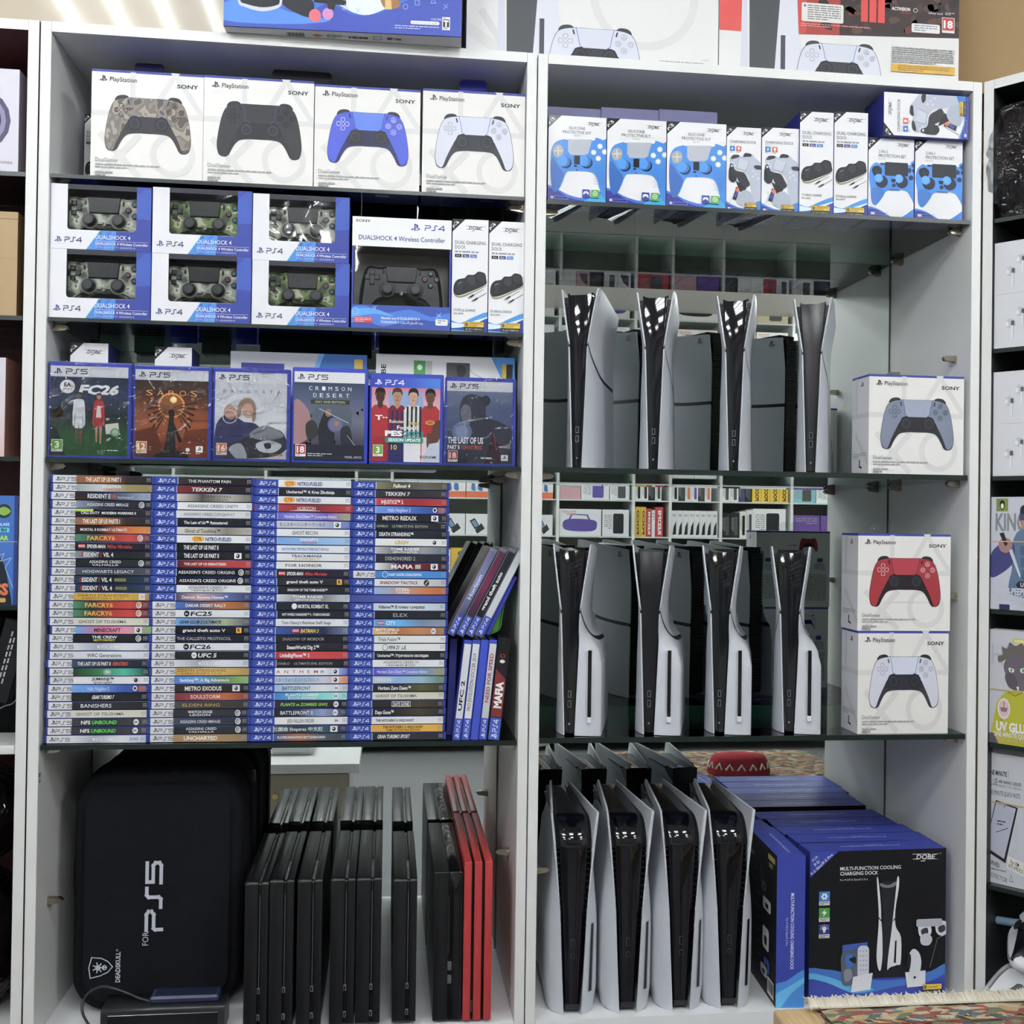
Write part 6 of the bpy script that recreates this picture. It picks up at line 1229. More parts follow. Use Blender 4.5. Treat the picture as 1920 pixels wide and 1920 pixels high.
# ================================================================ carry case, drive and cable
def orient(p): return p if sum(p[i-1][0]*p[i][1]-p[i][0]*p[i-1][1] for i in range(len(p))) > 0 else p[::-1]
def rrpts(x0, z0, x1, z1, r, n=6):
    p = []
    for cx, cz, a in ((x1-r, z1-r, 0), (x0+r, z1-r, 90), (x0+r, z0+r, 180), (x1-r, z0+r, 270)):
        for i in range(n): t = R(a+90*i/(n-1)); p.append((cx+r*cos(t), cz+r*sin(t)))
    return orient(p)
def carry():
    Y = .078; x0, x1 = ax(131, 1700, Y), ax(454, 1700, Y); z1 = az(300, 1447, Y); zb = ZB+.0005; W, Hh = x1-x0, z1-zb; t = empty('carry_case', ((x0+x1)/2, Y, zb)); tag(t, 'large black hard-shell carry case standing on the lower left cabinet floor', 'case')
    P = rrpts(-W/2, 0, W/2, Hh, .062, 8); B = '17181d'
    m = M(); m.outline(P, [(.022, .0), (.012, .002), (.004, .010), (0, .028), (0, .088)], B, 'fabric'); a = front(m, -W/2, 0, W/2, Hh, -.0003, 323, 446, 'gloss'); S = 'c6cad6'
    a.T = (140, 292, -pi/2, 1); a.ps(5, 0, 0, 31, S, sx=1.08, wd=6.6); a.T = None; a.text('FOR', 147, 320, 12, S, w=25, rot=-pi/2, bold=.0); a.text('DEADSKULL', 95, 386, 8.5, S, w=56, rot=-pi/2, bold=.03); a.ring(89, 327, 1.6, .8, S, 8)
    a.line([(42, 339), (60, 341), (72, 347), (81, 357), (72, 367), (58, 373), (40, 377), (37, 358)], 1.8, S, True)
    for q in range(7): an = q*pi/3.5; a.line([(54, 358), (54+9*cos(an), 358+9*sin(an))], 2.2, S)
    a.circ(54, 358, 5, S); a.circ(66, 358, 5, S, n=8); a.circ(67, 356, 1.3, B, n=5); a.circ(67, 360, 1.3, B, n=5); m.build('front_shell', t)
    m = M(); m.outline(P, [(0, .0), (0, .092), (.004, .112), (.012, .121), (.022, .123)], B, 'fabric'); m.v = [(p[0], p[1]+.091, p[2]) for p in m.v]; m.build('rear_shell', t)
    m = M(); m.outline(P, [(-.003, .0), (-.003, .006)], '0c0c0f', 'fabric'); m.v = [(p[0], p[1]+.086, p[2]) for p in m.v]; m.build('zip', t)
    m = M(); m.tube(smooth([(-W/2+.002, .09, Hh*.34), (-W/2-.010, .09, Hh*.40), (-W/2-.012, .09, Hh*.5), (-W/2-.010, .09, Hh*.60), (-W/2+.002, .09, Hh*.66)], 4, False), .007, B, 'fabric', 10); m.build('carry_handle', t)
    m = M(); m.box(W/2+.002, .086, Hh*.90, W/2+.008, .092, Hh*.95, '0c0c0f', 'satin', bev=.001); m.build('zip_pull', t)
carry()
def hub():
    Y = .004; x0, x1 = ax(188, 1900, Y), ax(421, 1900, Y); z1 = az(300, 1889, Y); zb = ZB+.0005; t = empty('desktop_drive', ((x0+x1)/2, Y, zb)); tag(t, 'black satin metal external drive lying in front of the black carry case', 'external drive'); W = x1-x0; Hh = z1-zb
    P = orient([(.0+.006-.006*cos(R(a)), Hh-.006+.006*sin(R(a))) for a in range(0, 91, 15)]+[(.052, Hh), (.052, 0), (0, 0)]); m = M(); m.outline(P, [(.001, -W/2), (0, -W/2+.001), (0, W/2-.001), (.001, W/2)], '2a2b2e', 'satin', ax='x'); m.build('housing', t)
    m = M(); m.box(-W/2+.01, -.0006, .004, W/2-.01, .002, Hh-.010, '55585c', 'metal', bev=.001); m.build('front_trim', t)
    xa, xb = ax(281, 1880, .02), ax(411, 1880, .02); t2 = empty('portable_drive', ((xa+xb)/2, .014, z1+.0005)); tag(t2, 'small dark blue portable drive lying on the black metal drive', 'external drive'); w2 = (xb-xa)/2
    m = M(); m.box(-w2, 0, 0, w2, .034, .011, '2a3150', 'satin', bev=.003); m.build('shell', t2); m = M(); m.box(-w2+.006, .003, .0108, w2-.006, .031, .0114, '232a44', 'gloss', bev=.0004); m.build('top_panel', t2)
    m = M(); pts = [at(px, py, Y_) for px, py, Y_ in ((282, 1878, .028), (262, 1872, .030), (238, 1862, .034), (212, 1853, .04), (190, 1850, .045), (168, 1860, .045), (155, 1880, .04), (155, 1900, .03), (166, 1921, .015), (176, 1934, .010))]
    m.tube(smooth([tuple(p) for p in pts], 5, False), .0022, '2a2b30', 'satin', 8); tag(m.build('usb_cable'), 'thin dark cable looping from the small blue drive down to the cabinet floor', 'cable')
hub()
# ================================================================ boxes on top of the cabinets
def onz(px, py, z):
    a, b = px-960, py-960; u = a*cos(ROL)+b*sin(ROL); v = -a*sin(ROL)+b*cos(ROL); d = _fw*FPX+_rt*u-_up*v; t = (z-CAMP.z)/d.z; return CAMP+d*t
def topboxes():
    z0 = ZT0+.0006; a_, b_ = onz(419, 48, z0), onz(865, 69, z0); W = (b_-a_).length; rz = math.atan2(b_.y-a_.y, b_.x-a_.x); Hh = .30; dep = .18
    t = M(); t.box(0, 0, 0, W, dep, Hh, '2c62c8', cols={'b': 'd9d9d6', 'r': '262c74', 'l': '2a4aa0'})
    a = front(t, 0, 0, W, Hh, 0, 447, 330); q = 265   # q: unit height of the picture's top edge
    a.vgrad(0, 200, 447, 330, ['3f86dc', '3778d2', '2f62c4', '2a48ae']); a.curve([(170, 180), (190, 262), (222, 288), (262, 300), (300, 288), (340, 262), (400, 240), (447, 250), (447, 160)], 'dfe6ea'); a.curve([(170, 330), (190, 282), (240, 300), (290, 296), (340, 272), (400, 252), (452, 262), (452, 335)], '2a44b0'); a.curve([(0, 290), (60, 280), (120, 300), (200, 312), (120, 322), (0, 320)], '3f80da')
    a.T = (0, 8, 0, 1); a.curve([(28, 230), (26, 278), (40, 288), (70, 294), (98, 288), (108, 276), (108, 230)], 'c8ccd4'); a.curve([(30, 225), (29, 274), (44, 283), (72, 287), (98, 282), (104, 272), (105, 225)], '24262c'); a.rrect(43, 266, 55, 272, 2, '3a5ac0'); a.circ(66, 268, 1.3, 'ddd', n=6); a.circ(80, 267, 1.3, 'ddd', n=6)
    a.curve([(108, 278), (120, 262), (150, 266), (168, 276), (160, 300), (130, 292)], '26272e'); a.circ(170, 297, 11.5, 'd8606a'); a.circ(194, 293, 10.5, 'c884b8'); a.poly([(168, 262), (228, 268), (228, 277), (168, 274)], '22242a'); a.poly([(192, 274), (208, 276), (206, 286), (194, 284)], '22242a')
    a.T = None; a.curve([(290, 240), (318, 236), (322, 262), (330, 282), (298, 284)], '9a6a3a'); a.curve([(330, 230), (352, 240), (356, 262), (342, 268), (330, 256)], '7a5a42'); a.poly([(300, 262), (312, 262), (314, 288), (302, 288)], 'd8b870')
    for x, y, k in ((14, 278, 3), (226, 288, 3), (250, 292, 2), (340, 282, 1), (362, 274, 4), (392, 270, 3), (416, 278, 2)):
        c = '9ac4f4'
        if k == 3: a.line([(x, y-5), (x+6, y+3), (x-4, y+4)], .9, c, True)
        elif k == 2: a.line([(x-4, y-3), (x+4, y+3)], .9, c); a.line([(x+4, y-4), (x-3, y+5)], .9, c)
        elif k == 1: a.ring(x, y, 4.5, .9, c)
        else: a.line([(x-4, y-5), (x+4, y-4), (x+4, y+4), (x-4, y+4)], .9, c, True)
    a.text('CUH-ZVR2', 389, 304, 4.2, 'dfe6f8', w=20); a.rrect(350, 306, 405, 312, 3, 'f2f4f8'); a.text('PLAYSTATION 4 OR PLAYSTATION 5 REQUIRED', 377, 310.6, 2.6, '333', al='c', w=48); a.smalltext(320, 315, 84, 2, 4, 'b8c4f0', 3); a.rect(410, 297, 425, 320, 'e8e8e8'); a.rect(411.5, 301, 423.5, 315, '22242a'); a.text('T', 417.5, 313.5, 10.5, 'f4f4f4', al='c', bold=.05); a.smalltext(411, 298.3, 13, 1, 2, '222', 1); a.smalltext(411, 316.5, 13, 1, 2.4, '222', 2)
    a = Art(t, (0, 0, 0), (W, 0, 0), (0, dep, 0), 447, 180); a.rect(0, 0, 447, 3, '2a3a90')
    for i in range(15): a.rect(115+i*2.2, 12, 116+i*2.2+(i % 3)*.4, 25, '222')
    a.poly([(162, 18), (172, 12), (184, 18), (172, 25)], 'c07a30'); a.smalltext(190, 14, 30, 3, 4, '777', 2); a.text('HDMI', 232, 23, 7, '1c1d20', w=36, bold=.05); a.line([(280, 12), (294, 12), (294, 24), (280, 24)], 1, '222', True); a.rect(305, 14, 314, 22, '2a3a90'); a.rect(314, 14, 322, 22, 'c8a040'); a.rect(322, 16, 332, 22, '6a4a40')
    o = t.build('headset_box', None, a_, rz); tag(o, 'blue illustrated headset box lying over the left cabinet top edge', 'console box')
    def box(pl, pr, pb, n, lb):
        Y = .018; x0, x1 = ax(pl, pb, Y), ax(pr, pb+20, Y); W = x1-x0; Hh = .33; dep = .15; w_ = pr-pl; t = M(); t.box(0, 0, 0, W, dep, Hh, 'e6e6e4')
        a = front(t, 0, 0, W, Hh, 0, w_, 380)
        # the visible band is the lowest hundred units or so
        def con(x, sc=1.0):
            a.poly([(x-13*sc, 200), (x-6*sc, 200), (x+1*sc, 380), (x-16*sc, 380)], 'd4d6e2'); a.poly([(x, 200), (x+62*sc, 200), (x+50*sc, 380), (x+2*sc, 380)], '4a4e52'); a.poly([(x+62*sc, 200), (x+92*sc, 200), (x+98*sc, 290), (x+110*sc, 380), (x+50*sc, 380)], 'dcdee8'); a.rect(x+62*sc, 304, x+71*sc, 380, '4a4c56')
        if n == 1:
            a.line([(0, 330), (60, 370)], 22, 'dededb'); a.line([(30, 300), (60, 350)], 14, 'd8d8d5'); con(72); a.ring(330, 250, 95, 16, 'dcdcd8', 30); dualsense(a, 238, 318, 176, 'd9dce8', 'd4d9e6', '35363c', 'a8abb8', '4a4fc0', '35363c', bump='3c3e44'); a.smalltext(360, 371, 108, 1, 3.4, '666', 3); a.smalltext(440, 364, 18, 1, 3, 'bbb', 3)
        else:
            a.rect(0, 0, 42, 302, 'd8443c'); a.rect(42, 0, 50, 380, 'e6e6e4'); con(54, .95); a.poly([(137, 0), (450, 0), (450, 286), (146, 300)], '3a2a2a'); a.poly([(132, 0), (228, 0), (222, 296), (146, 300)], 'a83430'); rr = random.Random(4)
            for i in range(40):
                a.k = 12; x, y = rr.uniform(180, 440), rr.uniform(210, 280); a.curve([(x, y), (x+rr.uniform(6, 20), y-rr.uniform(3, 10)), (x+rr.uniform(10, 26), y+rr.uniform(3, 12)), (x+4, y+rr.uniform(4, 12))], rr.choice(('4a3a34', '2a1f20', '6a2a28', '5a4038', '33282a')), n=2)
            a.k = 16; a.poly([(132, 0), (160, 0), (160, 296), (146, 300)], 'c83c36')
            for i in range(3): a.rect(262+i*16, 200, 275+i*16, 266, 'd8342e')
            a.rrect(151, 236, 229, 273, 3, 'e2e0da'); a.smalltext(162, 240, 62, 7, 4.4, '777', 4); a.circ(157, 242, 2.6, '777', n=8); a.smalltext(150, 277, 130, 2, 4, 'd88a80', 6); a.text('ACTIVISION', 320, 238, 6.4, 'e8e8e8', w=35, bold=.03); a.ring(365, 236, 4, 1, 'ccc', 8); a.text('infinity ward', 390, 241, 4, 'ddd', w=27, bold=.01); a.smalltext(422, 236, 18, 2, 3, 'ccc', 2); a.rrect(358, 262, 412, 280, 3, 'e6e4e0'); a.smalltext(363, 265, 44, 3, 4.5, '88a', 5)
            a.rect(416, 246, 440, 277, 'e6e4e0'); a.rect(417, 247, 439, 272, 'c02c2a'); a.text('18', 428, 267, 15, 'f4f4f4', al='c', bold=.04); dualsense(a, 222, 316, 162, 'd9dce8', 'd4d9e6', '35363c', 'a8abb8', '4a4fc0', '35363c', bump='3c3e44'); a.smalltext(320, 312, 120, 8, 4.1, '999', 7); a.rect(320, 346, 441, 362, 'd8a82c'); a.smalltext(332, 349, 100, 3, 4, '8a6a20', 4)
        o = t.build('console_box', None, (x0, Y, z0)); tag(o, lb, 'console box')
    box(874, 1346, 95, 1, 'white console box with printed gamepad, on top beside the blue headset box')
    box(1348, 1797, 122, 2, 'console box with red and dark picture above a printed gamepad')
    t = M(); t.box(-.085, .05, 0, .42, .36, .26, 'a88c62', 'matte'); o = t.build('cardboard_box', None, (1.0145, 0, z0), R(-50)); tag(o, 'large brown cardboard box on top of the angled right cabinet', 'cardboard box')
topboxes()
# ================================================================ angled right cabinet contents
def rloc(lx, ly, z): return (1.0145+lx*cos(R(50))+ly*sin(R(50)), -lx*sin(R(50))+ly*cos(R(50)), z)
def rz_(py): return az(1857, py, -.005)
def rightcab():
    rz = R(-50); g = [rz_(655), rz_(893), rz_(1141), rz_(1390), rz_(1655)]
    for i, z in enumerate(g):
        m = M(); m.box(.02, .004, z-.008, .78, .29, z-.0005, 'fff', 'glass', cols={'f': '10221e', 'k': '2f5a48', 'l': '22332e', 'r': '22332e'}, mats={'f': 'satin', 'k': 'gloss', 'l': 'gloss', 'r': 'gloss'}); tag(m.build('glass_shelf', None, (1.0145, 0, 0), rz), 'glass shelf in the angled right cabinet, %s from the top' % ('first', 'second', 'third', 'fourth', 'fifth')[i], 'glass shelf', 'glass shelves')
    def pod(z0, z1, lb, i):
        t = M(); Hh = z1-z0; t.box(0, 0, 0, .135, .05, Hh, 'dcdde2'); a = front(t, 0, 0, .135, Hh, 0, 130, Hh/.135*130)
        for cx, cy, s in ((26, 50, .85), (42, 32, .8)): a.curve([(cx-10*s, cy-2*s), (cx-4*s, cy-10*s), (cx+6*s, cy-8*s), (cx+10*s, cy+2*s), (cx+2*s, cy+9*s), (cx-8*s, cy+6*s)], 'c6c8d0'); a.curve([(cx-10*s, cy), (cx-6*s, cy-6*s), (cx-3*s, cy+2*s), (cx-7*s, cy+5*s)], 'eceef2'); a.rrect(cx+1*s, cy-6*s, cx+7*s, cy+4*s, 2*s, '55575e'); a.rrect(cx+1*s, cy+3*s, cx+5*s, cy+28*s, 2*s, 'e8e9ee'); a.line([(cx+5.4*s, cy+4*s), (cx+5.4*s, cy+27*s)], .8, 'a8aab2')
        o = t.build('earphone_box', None, rloc(.019, .008, z0), rz); tag(o, lb, 'earphone box')
    zz = [rz_(p) for p in (458, 555, 652)]; pod(zz[1]+.0003, zz[0], 'white earphone box, upper of the pair below the bagged cloth', 0); pod(g[0], zz[1], 'white earphone box, lower of the pair below the bagged cloth', 1)
    zz = [rz_(p) for p in (699, 796)]; pod(zz[1]+.0003, zz[0], 'white earphone box, upper of the pair above the armoured figure pack', 2); pod(g[1], zz[1], 'white earphone box, lower of the pair above the armoured figure pack', 3)
    def pack(z0, z1, w_, h_, f, name, lb, bg, tilt=0, dx=.018, ly=.006, sq=.58):
        t = M(); Hh = z1-z0; W = Hh*w_/h_; t.box(0, 0, 0, W, .03, Hh, bg); a = front(t, 0, 0, W, Hh, 0, w_/sq, h_, 'gloss'); f(a); o = t.build(name, None, rloc(dx, ly, z0), rz); tag(o, lb, 'screen protector pack'); m = M(); zb = Hh*.62 if tilt == 0 else Hh*tilt
        m.box(-.001, -.0012, zb, W, -.0004, zb+.0018, 'c9a870', 'satin'); m.build('rubber_band', o); return o
    def king(a):
        a.rect(0, 0, 160, 210, 'c9ccd8'); a.rect(16, 3, 52, 27, '7d8a3c'); a.curve([(28, 20), (27, 10), (34, 6), (41, 10), (40, 20), (34, 24)], '1c1d20'); a.circ(34, 17, 4.5, 'e8e8e8', ry=5); a.text('KING', 14, 62, 32, '7f8688', w=92, bold=.03)
        a.curve([(88, 30), (92, 18), (112, 14), (128, 22), (130, 44), (118, 60), (98, 58), (88, 44)], '2c2430'); a.curve([(90, 36), (124, 34), (122, 56), (106, 62), (94, 54)], 'b07c66'); a.poly([(86, 32), (128, 30), (128, 42), (88, 44)], '3a4a6a')
        a.curve([(70, 78), (88, 62), (120, 62), (150, 80), (160, 120), (160, 180), (60, 180), (66, 130), (50, 120)], '5a7494'); a.curve([(0, 110), (20, 92), (50, 84), (72, 90), (70, 120), (40, 140), (0, 150)], '3a3f7a'); a.curve([(24, 86), (40, 76), (60, 80), (66, 92), (50, 104), (30, 100)], 'a87c78'); a.poly([(26, 68), (40, 66), (52, 88), (44, 92)], '23242c'); a.poly([(56, 100), (66, 96), (92, 144), (90, 150)], 'c4cad4'); a.line([(60, 100), (90, 148)], 1, 'f0f2f4')
        for x, y in ((90, 90), (114, 90), (92, 112), (116, 112), (94, 134), (118, 134)): a.rrect(x, y, x+20, y+18, 3, '4a6080')
        a.poly([(78, 162), (88, 156), (150, 156), (150, 168), (84, 168)], '22242a'); a.text('ULTRA', 92, 166, 8, 'e8e8f0', w=46, bold=.02); a.text('ANTI-PEEPING', 18, 181, 12, 'd0d4e0', w=112, bold=.04); a.text('KINGKONG', 36, 191, 9, 'd0d4e0', w=66, bold=.03); a.text('TEMPERED', 104, 191, 9, 'd8c83a', w=50, bold=.03); a.text('9H FULL 2.5D', 72, 199, 6, 'c8ccd8', w=60, bold=.02); a.poly([(28, 200), (60, 200), (60, 210), (28, 210)], '2a3058')
    pack(g[2], rz_(932), 160, 210, king, 'screen_protector_pack', 'screen protector pack printed with an armoured masked figure holding a knife', 'c9ccd8', .6)
    def uv(a):
        a.rect(0, 0, 150, 215, 'c4c6ce'); a.rrect(70, 14, 130, 24, 5, 'c8c83a'); a.text('ANDROID', 76, 22, 6, 'f4f4f4', w=44); a.text('HI', 6, 66, 40, 'b4b6c0', w=50); a.curve([(30, 62), (26, 50), (40, 46), (38, 32), (54, 34), (62, 22), (80, 28), (100, 22), (112, 34), (128, 40), (124, 58), (134, 70), (120, 72), (90, 50), (60, 52)], '6a6460'); a.curve([(44, 66), (60, 50), (100, 48), (122, 66), (124, 92), (108, 110), (80, 112), (56, 102), (50, 84)], '6b6270'); a.curve([(48, 86), (66, 80), (86, 92), (84, 110), (60, 106)], '5a5260'); a.curve([(60, 70), (76, 72), (74, 78), (62, 77)], 'd8dcc8'); a.curve([(96, 70), (114, 68), (112, 76), (98, 77)], 'd8e8d8'); a.circ(104, 73, 3.4, '3aa05a'); a.circ(68, 74, 3, '7a8a4a'); a.poly([(84, 104), (92, 104), (90, 114)], 'e8f0ea')
        a.curve([(18, 215), (20, 150), (34, 128), (60, 114), (110, 112), (140, 126), (155, 150), (155, 220)], 'b8b820'); a.line([(40, 126), (36, 160), (50, 200)], 1.4, '6a6a20'); a.line([(58, 116), (80, 122), (104, 114)], 1.4, '6a6a20'); a.circ(46, 148, 20, 'e8e0e0'); a.circ(46, 148, 16, 'e0b8c0'); a.poly([(34, 146), (58, 146), (54, 154), (38, 154)], '8a6a78'); a.line([(46, 136), (46, 146)], 2, '5a3a4a')
        a.text('UV GLUE', 22, 190, 17, 'f2eef0', w=104, bold=.05); a.text('ONE MINUTE QUICK', 14, 201, 9, 'e8e8e8', w=116, bold=.03); a.text('FINGERPRINT UNLOCK 3D CURVED', 12, 209, 5, 'd8a890', w=110, bold=.02); a.poly([(0, 196), (14, 196), (30, 215), (0, 215)], '5a5460')
    pack(g[3], rz_(1179), 150, 215, uv, 'screen_protector_pack', 'screen protector pack printed with a yellow shirt below the armoured figure pack', 'c4c6ce', .47)
    def liq(a):
        a.rect(0, 0, 190, 250, 'cfd2da'); a.text('ONE MINUTE', 0, 42, 9, '2a2b30', w=78, bold=.03); a.rrect(84, 30, 85, 46, .5, '222'); a.text('GLUE', 0, 62, 14, '55585e', w=40); a.text('AIR NANO LIQUID', 44, 56, 6, '33353a', w=92, bold=.02); a.text('PERFECT FIT DESIGN', 44, 64, 5, '77797e', w=92); a.text('ONE MINUTE QUICK PASTE', 0, 80, 9, '33353a', w=132); a.ring(66, 150, 58, 1.2, 'b0b4bc', 36); a.ring(66, 150, 50, 1, 'b8bcc4', 36)
        a.poly([(34, 90), (124, 98), (76, 208), (-12, 190)], '2a2630'); a.poly([(36, 93), (116, 100), (70, 200), (-8, 184)], 'b8bcd0'); a.circ(70, 100, 1.8, '222', n=6); a.line([(36, 152), (84, 140)], 1.4, '33353a'); a.smalltext(40, 128, 34, 2, 6, '555', 3); a.poly([(84, 192), (150, 200), (148, 226), (82, 216)], 'eceae4'); a.text('For XM', 96, 206, 8, '333', w=34, rot=.12, bold=.01); a.text('NOTE 14 PRO PLUS', 88, 214, 8, '333', w=58, rot=.12, bold=.01); a.text('CURVED', 0, 214, 9, '55585e', w=52, rot=.1, bold=.02); a.smalltext(0, 222, 100, 1, 6, '888', 3); a.text('PROTECTOR', 0, 238, 9, '55585e', w=84, rot=.08); a.line([(92, 240), (100, 228), (108, 240)], 1, '444', True)
    o = pack(g[4], rz_(1412), 190, 250, liq, 'screen_protector_pack', 'grey and white screen protector pack with a printed phone and clock face', 'cfd2da', .62, .012, .02, .45)
    t = M(); t.outline(orient([(0, 0), (.14, 0), (.128, .02), (.07, .03), (.02, .03), (.006, .018)]), [(0, 0), (0, .002)], '7a7c82', 'satin'); zt = rz_(1412)-o.location.z
    t.v = [(p[0], p[1]+.004, p[2]+zt) for p in t.v]; k = front(t, 0, zt, .14, zt+.03, .004, 140, 30, 'satin'); k.ring(52, 14, 6, 2, '2a2b30'); t.build('hanger', o)
    # cloth in a clear bag on the top level
    z0 = RS[1]; m = M(); rr = random.Random(9); G = []
    def lump(sx, sy, sz, e, col, mat, ex=.12):
        m = M(); rows = []
        for i in range(15):
            v = i/14; row = []
            for j in range(26):
                u = 2*pi*j/26; cx, sy_ = cos(u), sin(u); n = abs(cx)**.35*(1 if cx > 0 else -1); n2 = abs(sy_)**.35*(1 if sy_ > 0 else -1); k = sin(pi*max(.06, min(.94, v)))**.09; d = 1+ex*.5*(rr.random()-.5)
                row.append((sx*n*k*d, sy*n2*k*d, sz*v))
            rows.append(row)
        m.grid(rows, col, mat, True, True, flip=False); m.face(rows[0][::-1], col, mat); m.face(rows[-1], col, mat); return m
    zb = rz_(412); hh = rz_(214)-zb; t = lump(.10, .055, hh, 0, '2b2428', 'fabric').build('folded_cloth', None, rloc(.112, .062, zb+.001), rz); tag(t, 'dark folded cloth inside a clear plastic bag at the top right edge', 'cloth')
    t = lump(.121, .07, hh+.008, 0, 'fff', 'bag_film', .1).build('plastic_bag', None, rloc(.112, .062, zb+.0002), rz); tag(t, 'clear crinkled plastic bag around the dark folded cloth', 'plastic bag')
    m = M(); m.box(.019, .004, zb-.008, .78, .29, zb-.0005, 'fff', 'glass', cols={'f': '10221e'}, mats={'f': 'satin'}); tag(m.build('glass_shelf', None, (1.0145, 0, 0), rz), 'glass shelf under the bagged cloth in the angled right cabinet', 'glass shelf', 'glass shelves')
    # loose white gamepads
    def pad(loc, rot, lb):
        t = empty('gamepad', loc); t.rotation_euler = rot; tag(t, lb, 'gamepad'); wd = .15
        H = [(0, -.005), (-.21, -.005), (-.33, .012), (-.405, .055), (-.455, .17), (-.492, .36), (-.503, .50), (-.478, .60), (-.415, .625), (-.365, .605), (-.325, .53), (-.28, .46), (-.225, .42), (-.12, .405)]
        pts = orient(smooth([(x*wd, -y*wd) for x, y in H+[(0, .405)]+[(-x, y) for x, y in H[:0:-1]]], 3)); m = M(); m.outline(pts, [(.010, -.006), (.004, -.003), (0, .004), (0, .014), (.004, .026), (.012, .032)], 'dfe1e6', 'satin'); m.build('shell', t)
        m = M(); p2 = orient(smooth([(x*wd, -y*wd) for x, y in [(-.17, .18), (.17, .18), (.235, .24), (.30, .38), (.36, .50), (.42, .60), (.33, .54), (.24, .43), (.12, .41), (-.12, .41), (-.24, .43), (-.33, .54), (-.42, .60), (-.36, .50), (-.30, .38), (-.235, .24)]], 2)); m.outline(p2, [(.002, -.0085), (0, -.006), (0, .02)], '1c1d22', 'satin'); m.build('dark_insert', t)
        for sg in (-1, 1): m = M(); x = sg*.157*wd; m.tube([(x, -.005, -.295*wd), (x, -.016, -.295*wd), (x, -.019, -.295*wd)], .01, '26272d', 'satin', 14, rs=[.006, .006, .010]); m.build('thumbstick', t)
        m = M(); m.box(-.026, -.0085, -.030, .026, -.004, -.002, 'e4e6ea', 'satin', bev=.002); m.build('touchpad', t)
    pad(rloc(.105, .03, ZB+.062), (R(-32), R(18), R(-50)), 'white gamepad with dark grips on the floor of the angled right cabinet')
    pad(rloc(.075, .06, rz_(1700)), (R(-70), R(-50), R(-40)), 'white gamepad half hidden under the phone picture pack')
    m = M(); m.tube(smooth([rloc(-.0+.02, .05, rz_(1735)), rloc(.08, .04, rz_(1722)), rloc(.14, .03, rz_(1690)), rloc(.22, .03, rz_(1640))], 5, False), .007, '7a94ac', 'satin', 8); tag(m.build('headband'), 'pale blue curved headband below the half hidden white gamepad', 'headband')
    m = M(); m.box(.02, .01, ZB+.0, .5, .25, ZB+.02, 'd8dade'); m.box(.04, .12, ZB+.02, .5, .24, rz_(1760), '1a1a1e', 'fabric', bev=.01); tag(m.build('black_bag', None, (1.0145, 0, 0), rz), 'black fabric bag behind the white gamepads in the angled right cabinet', 'bag')
rightcab()
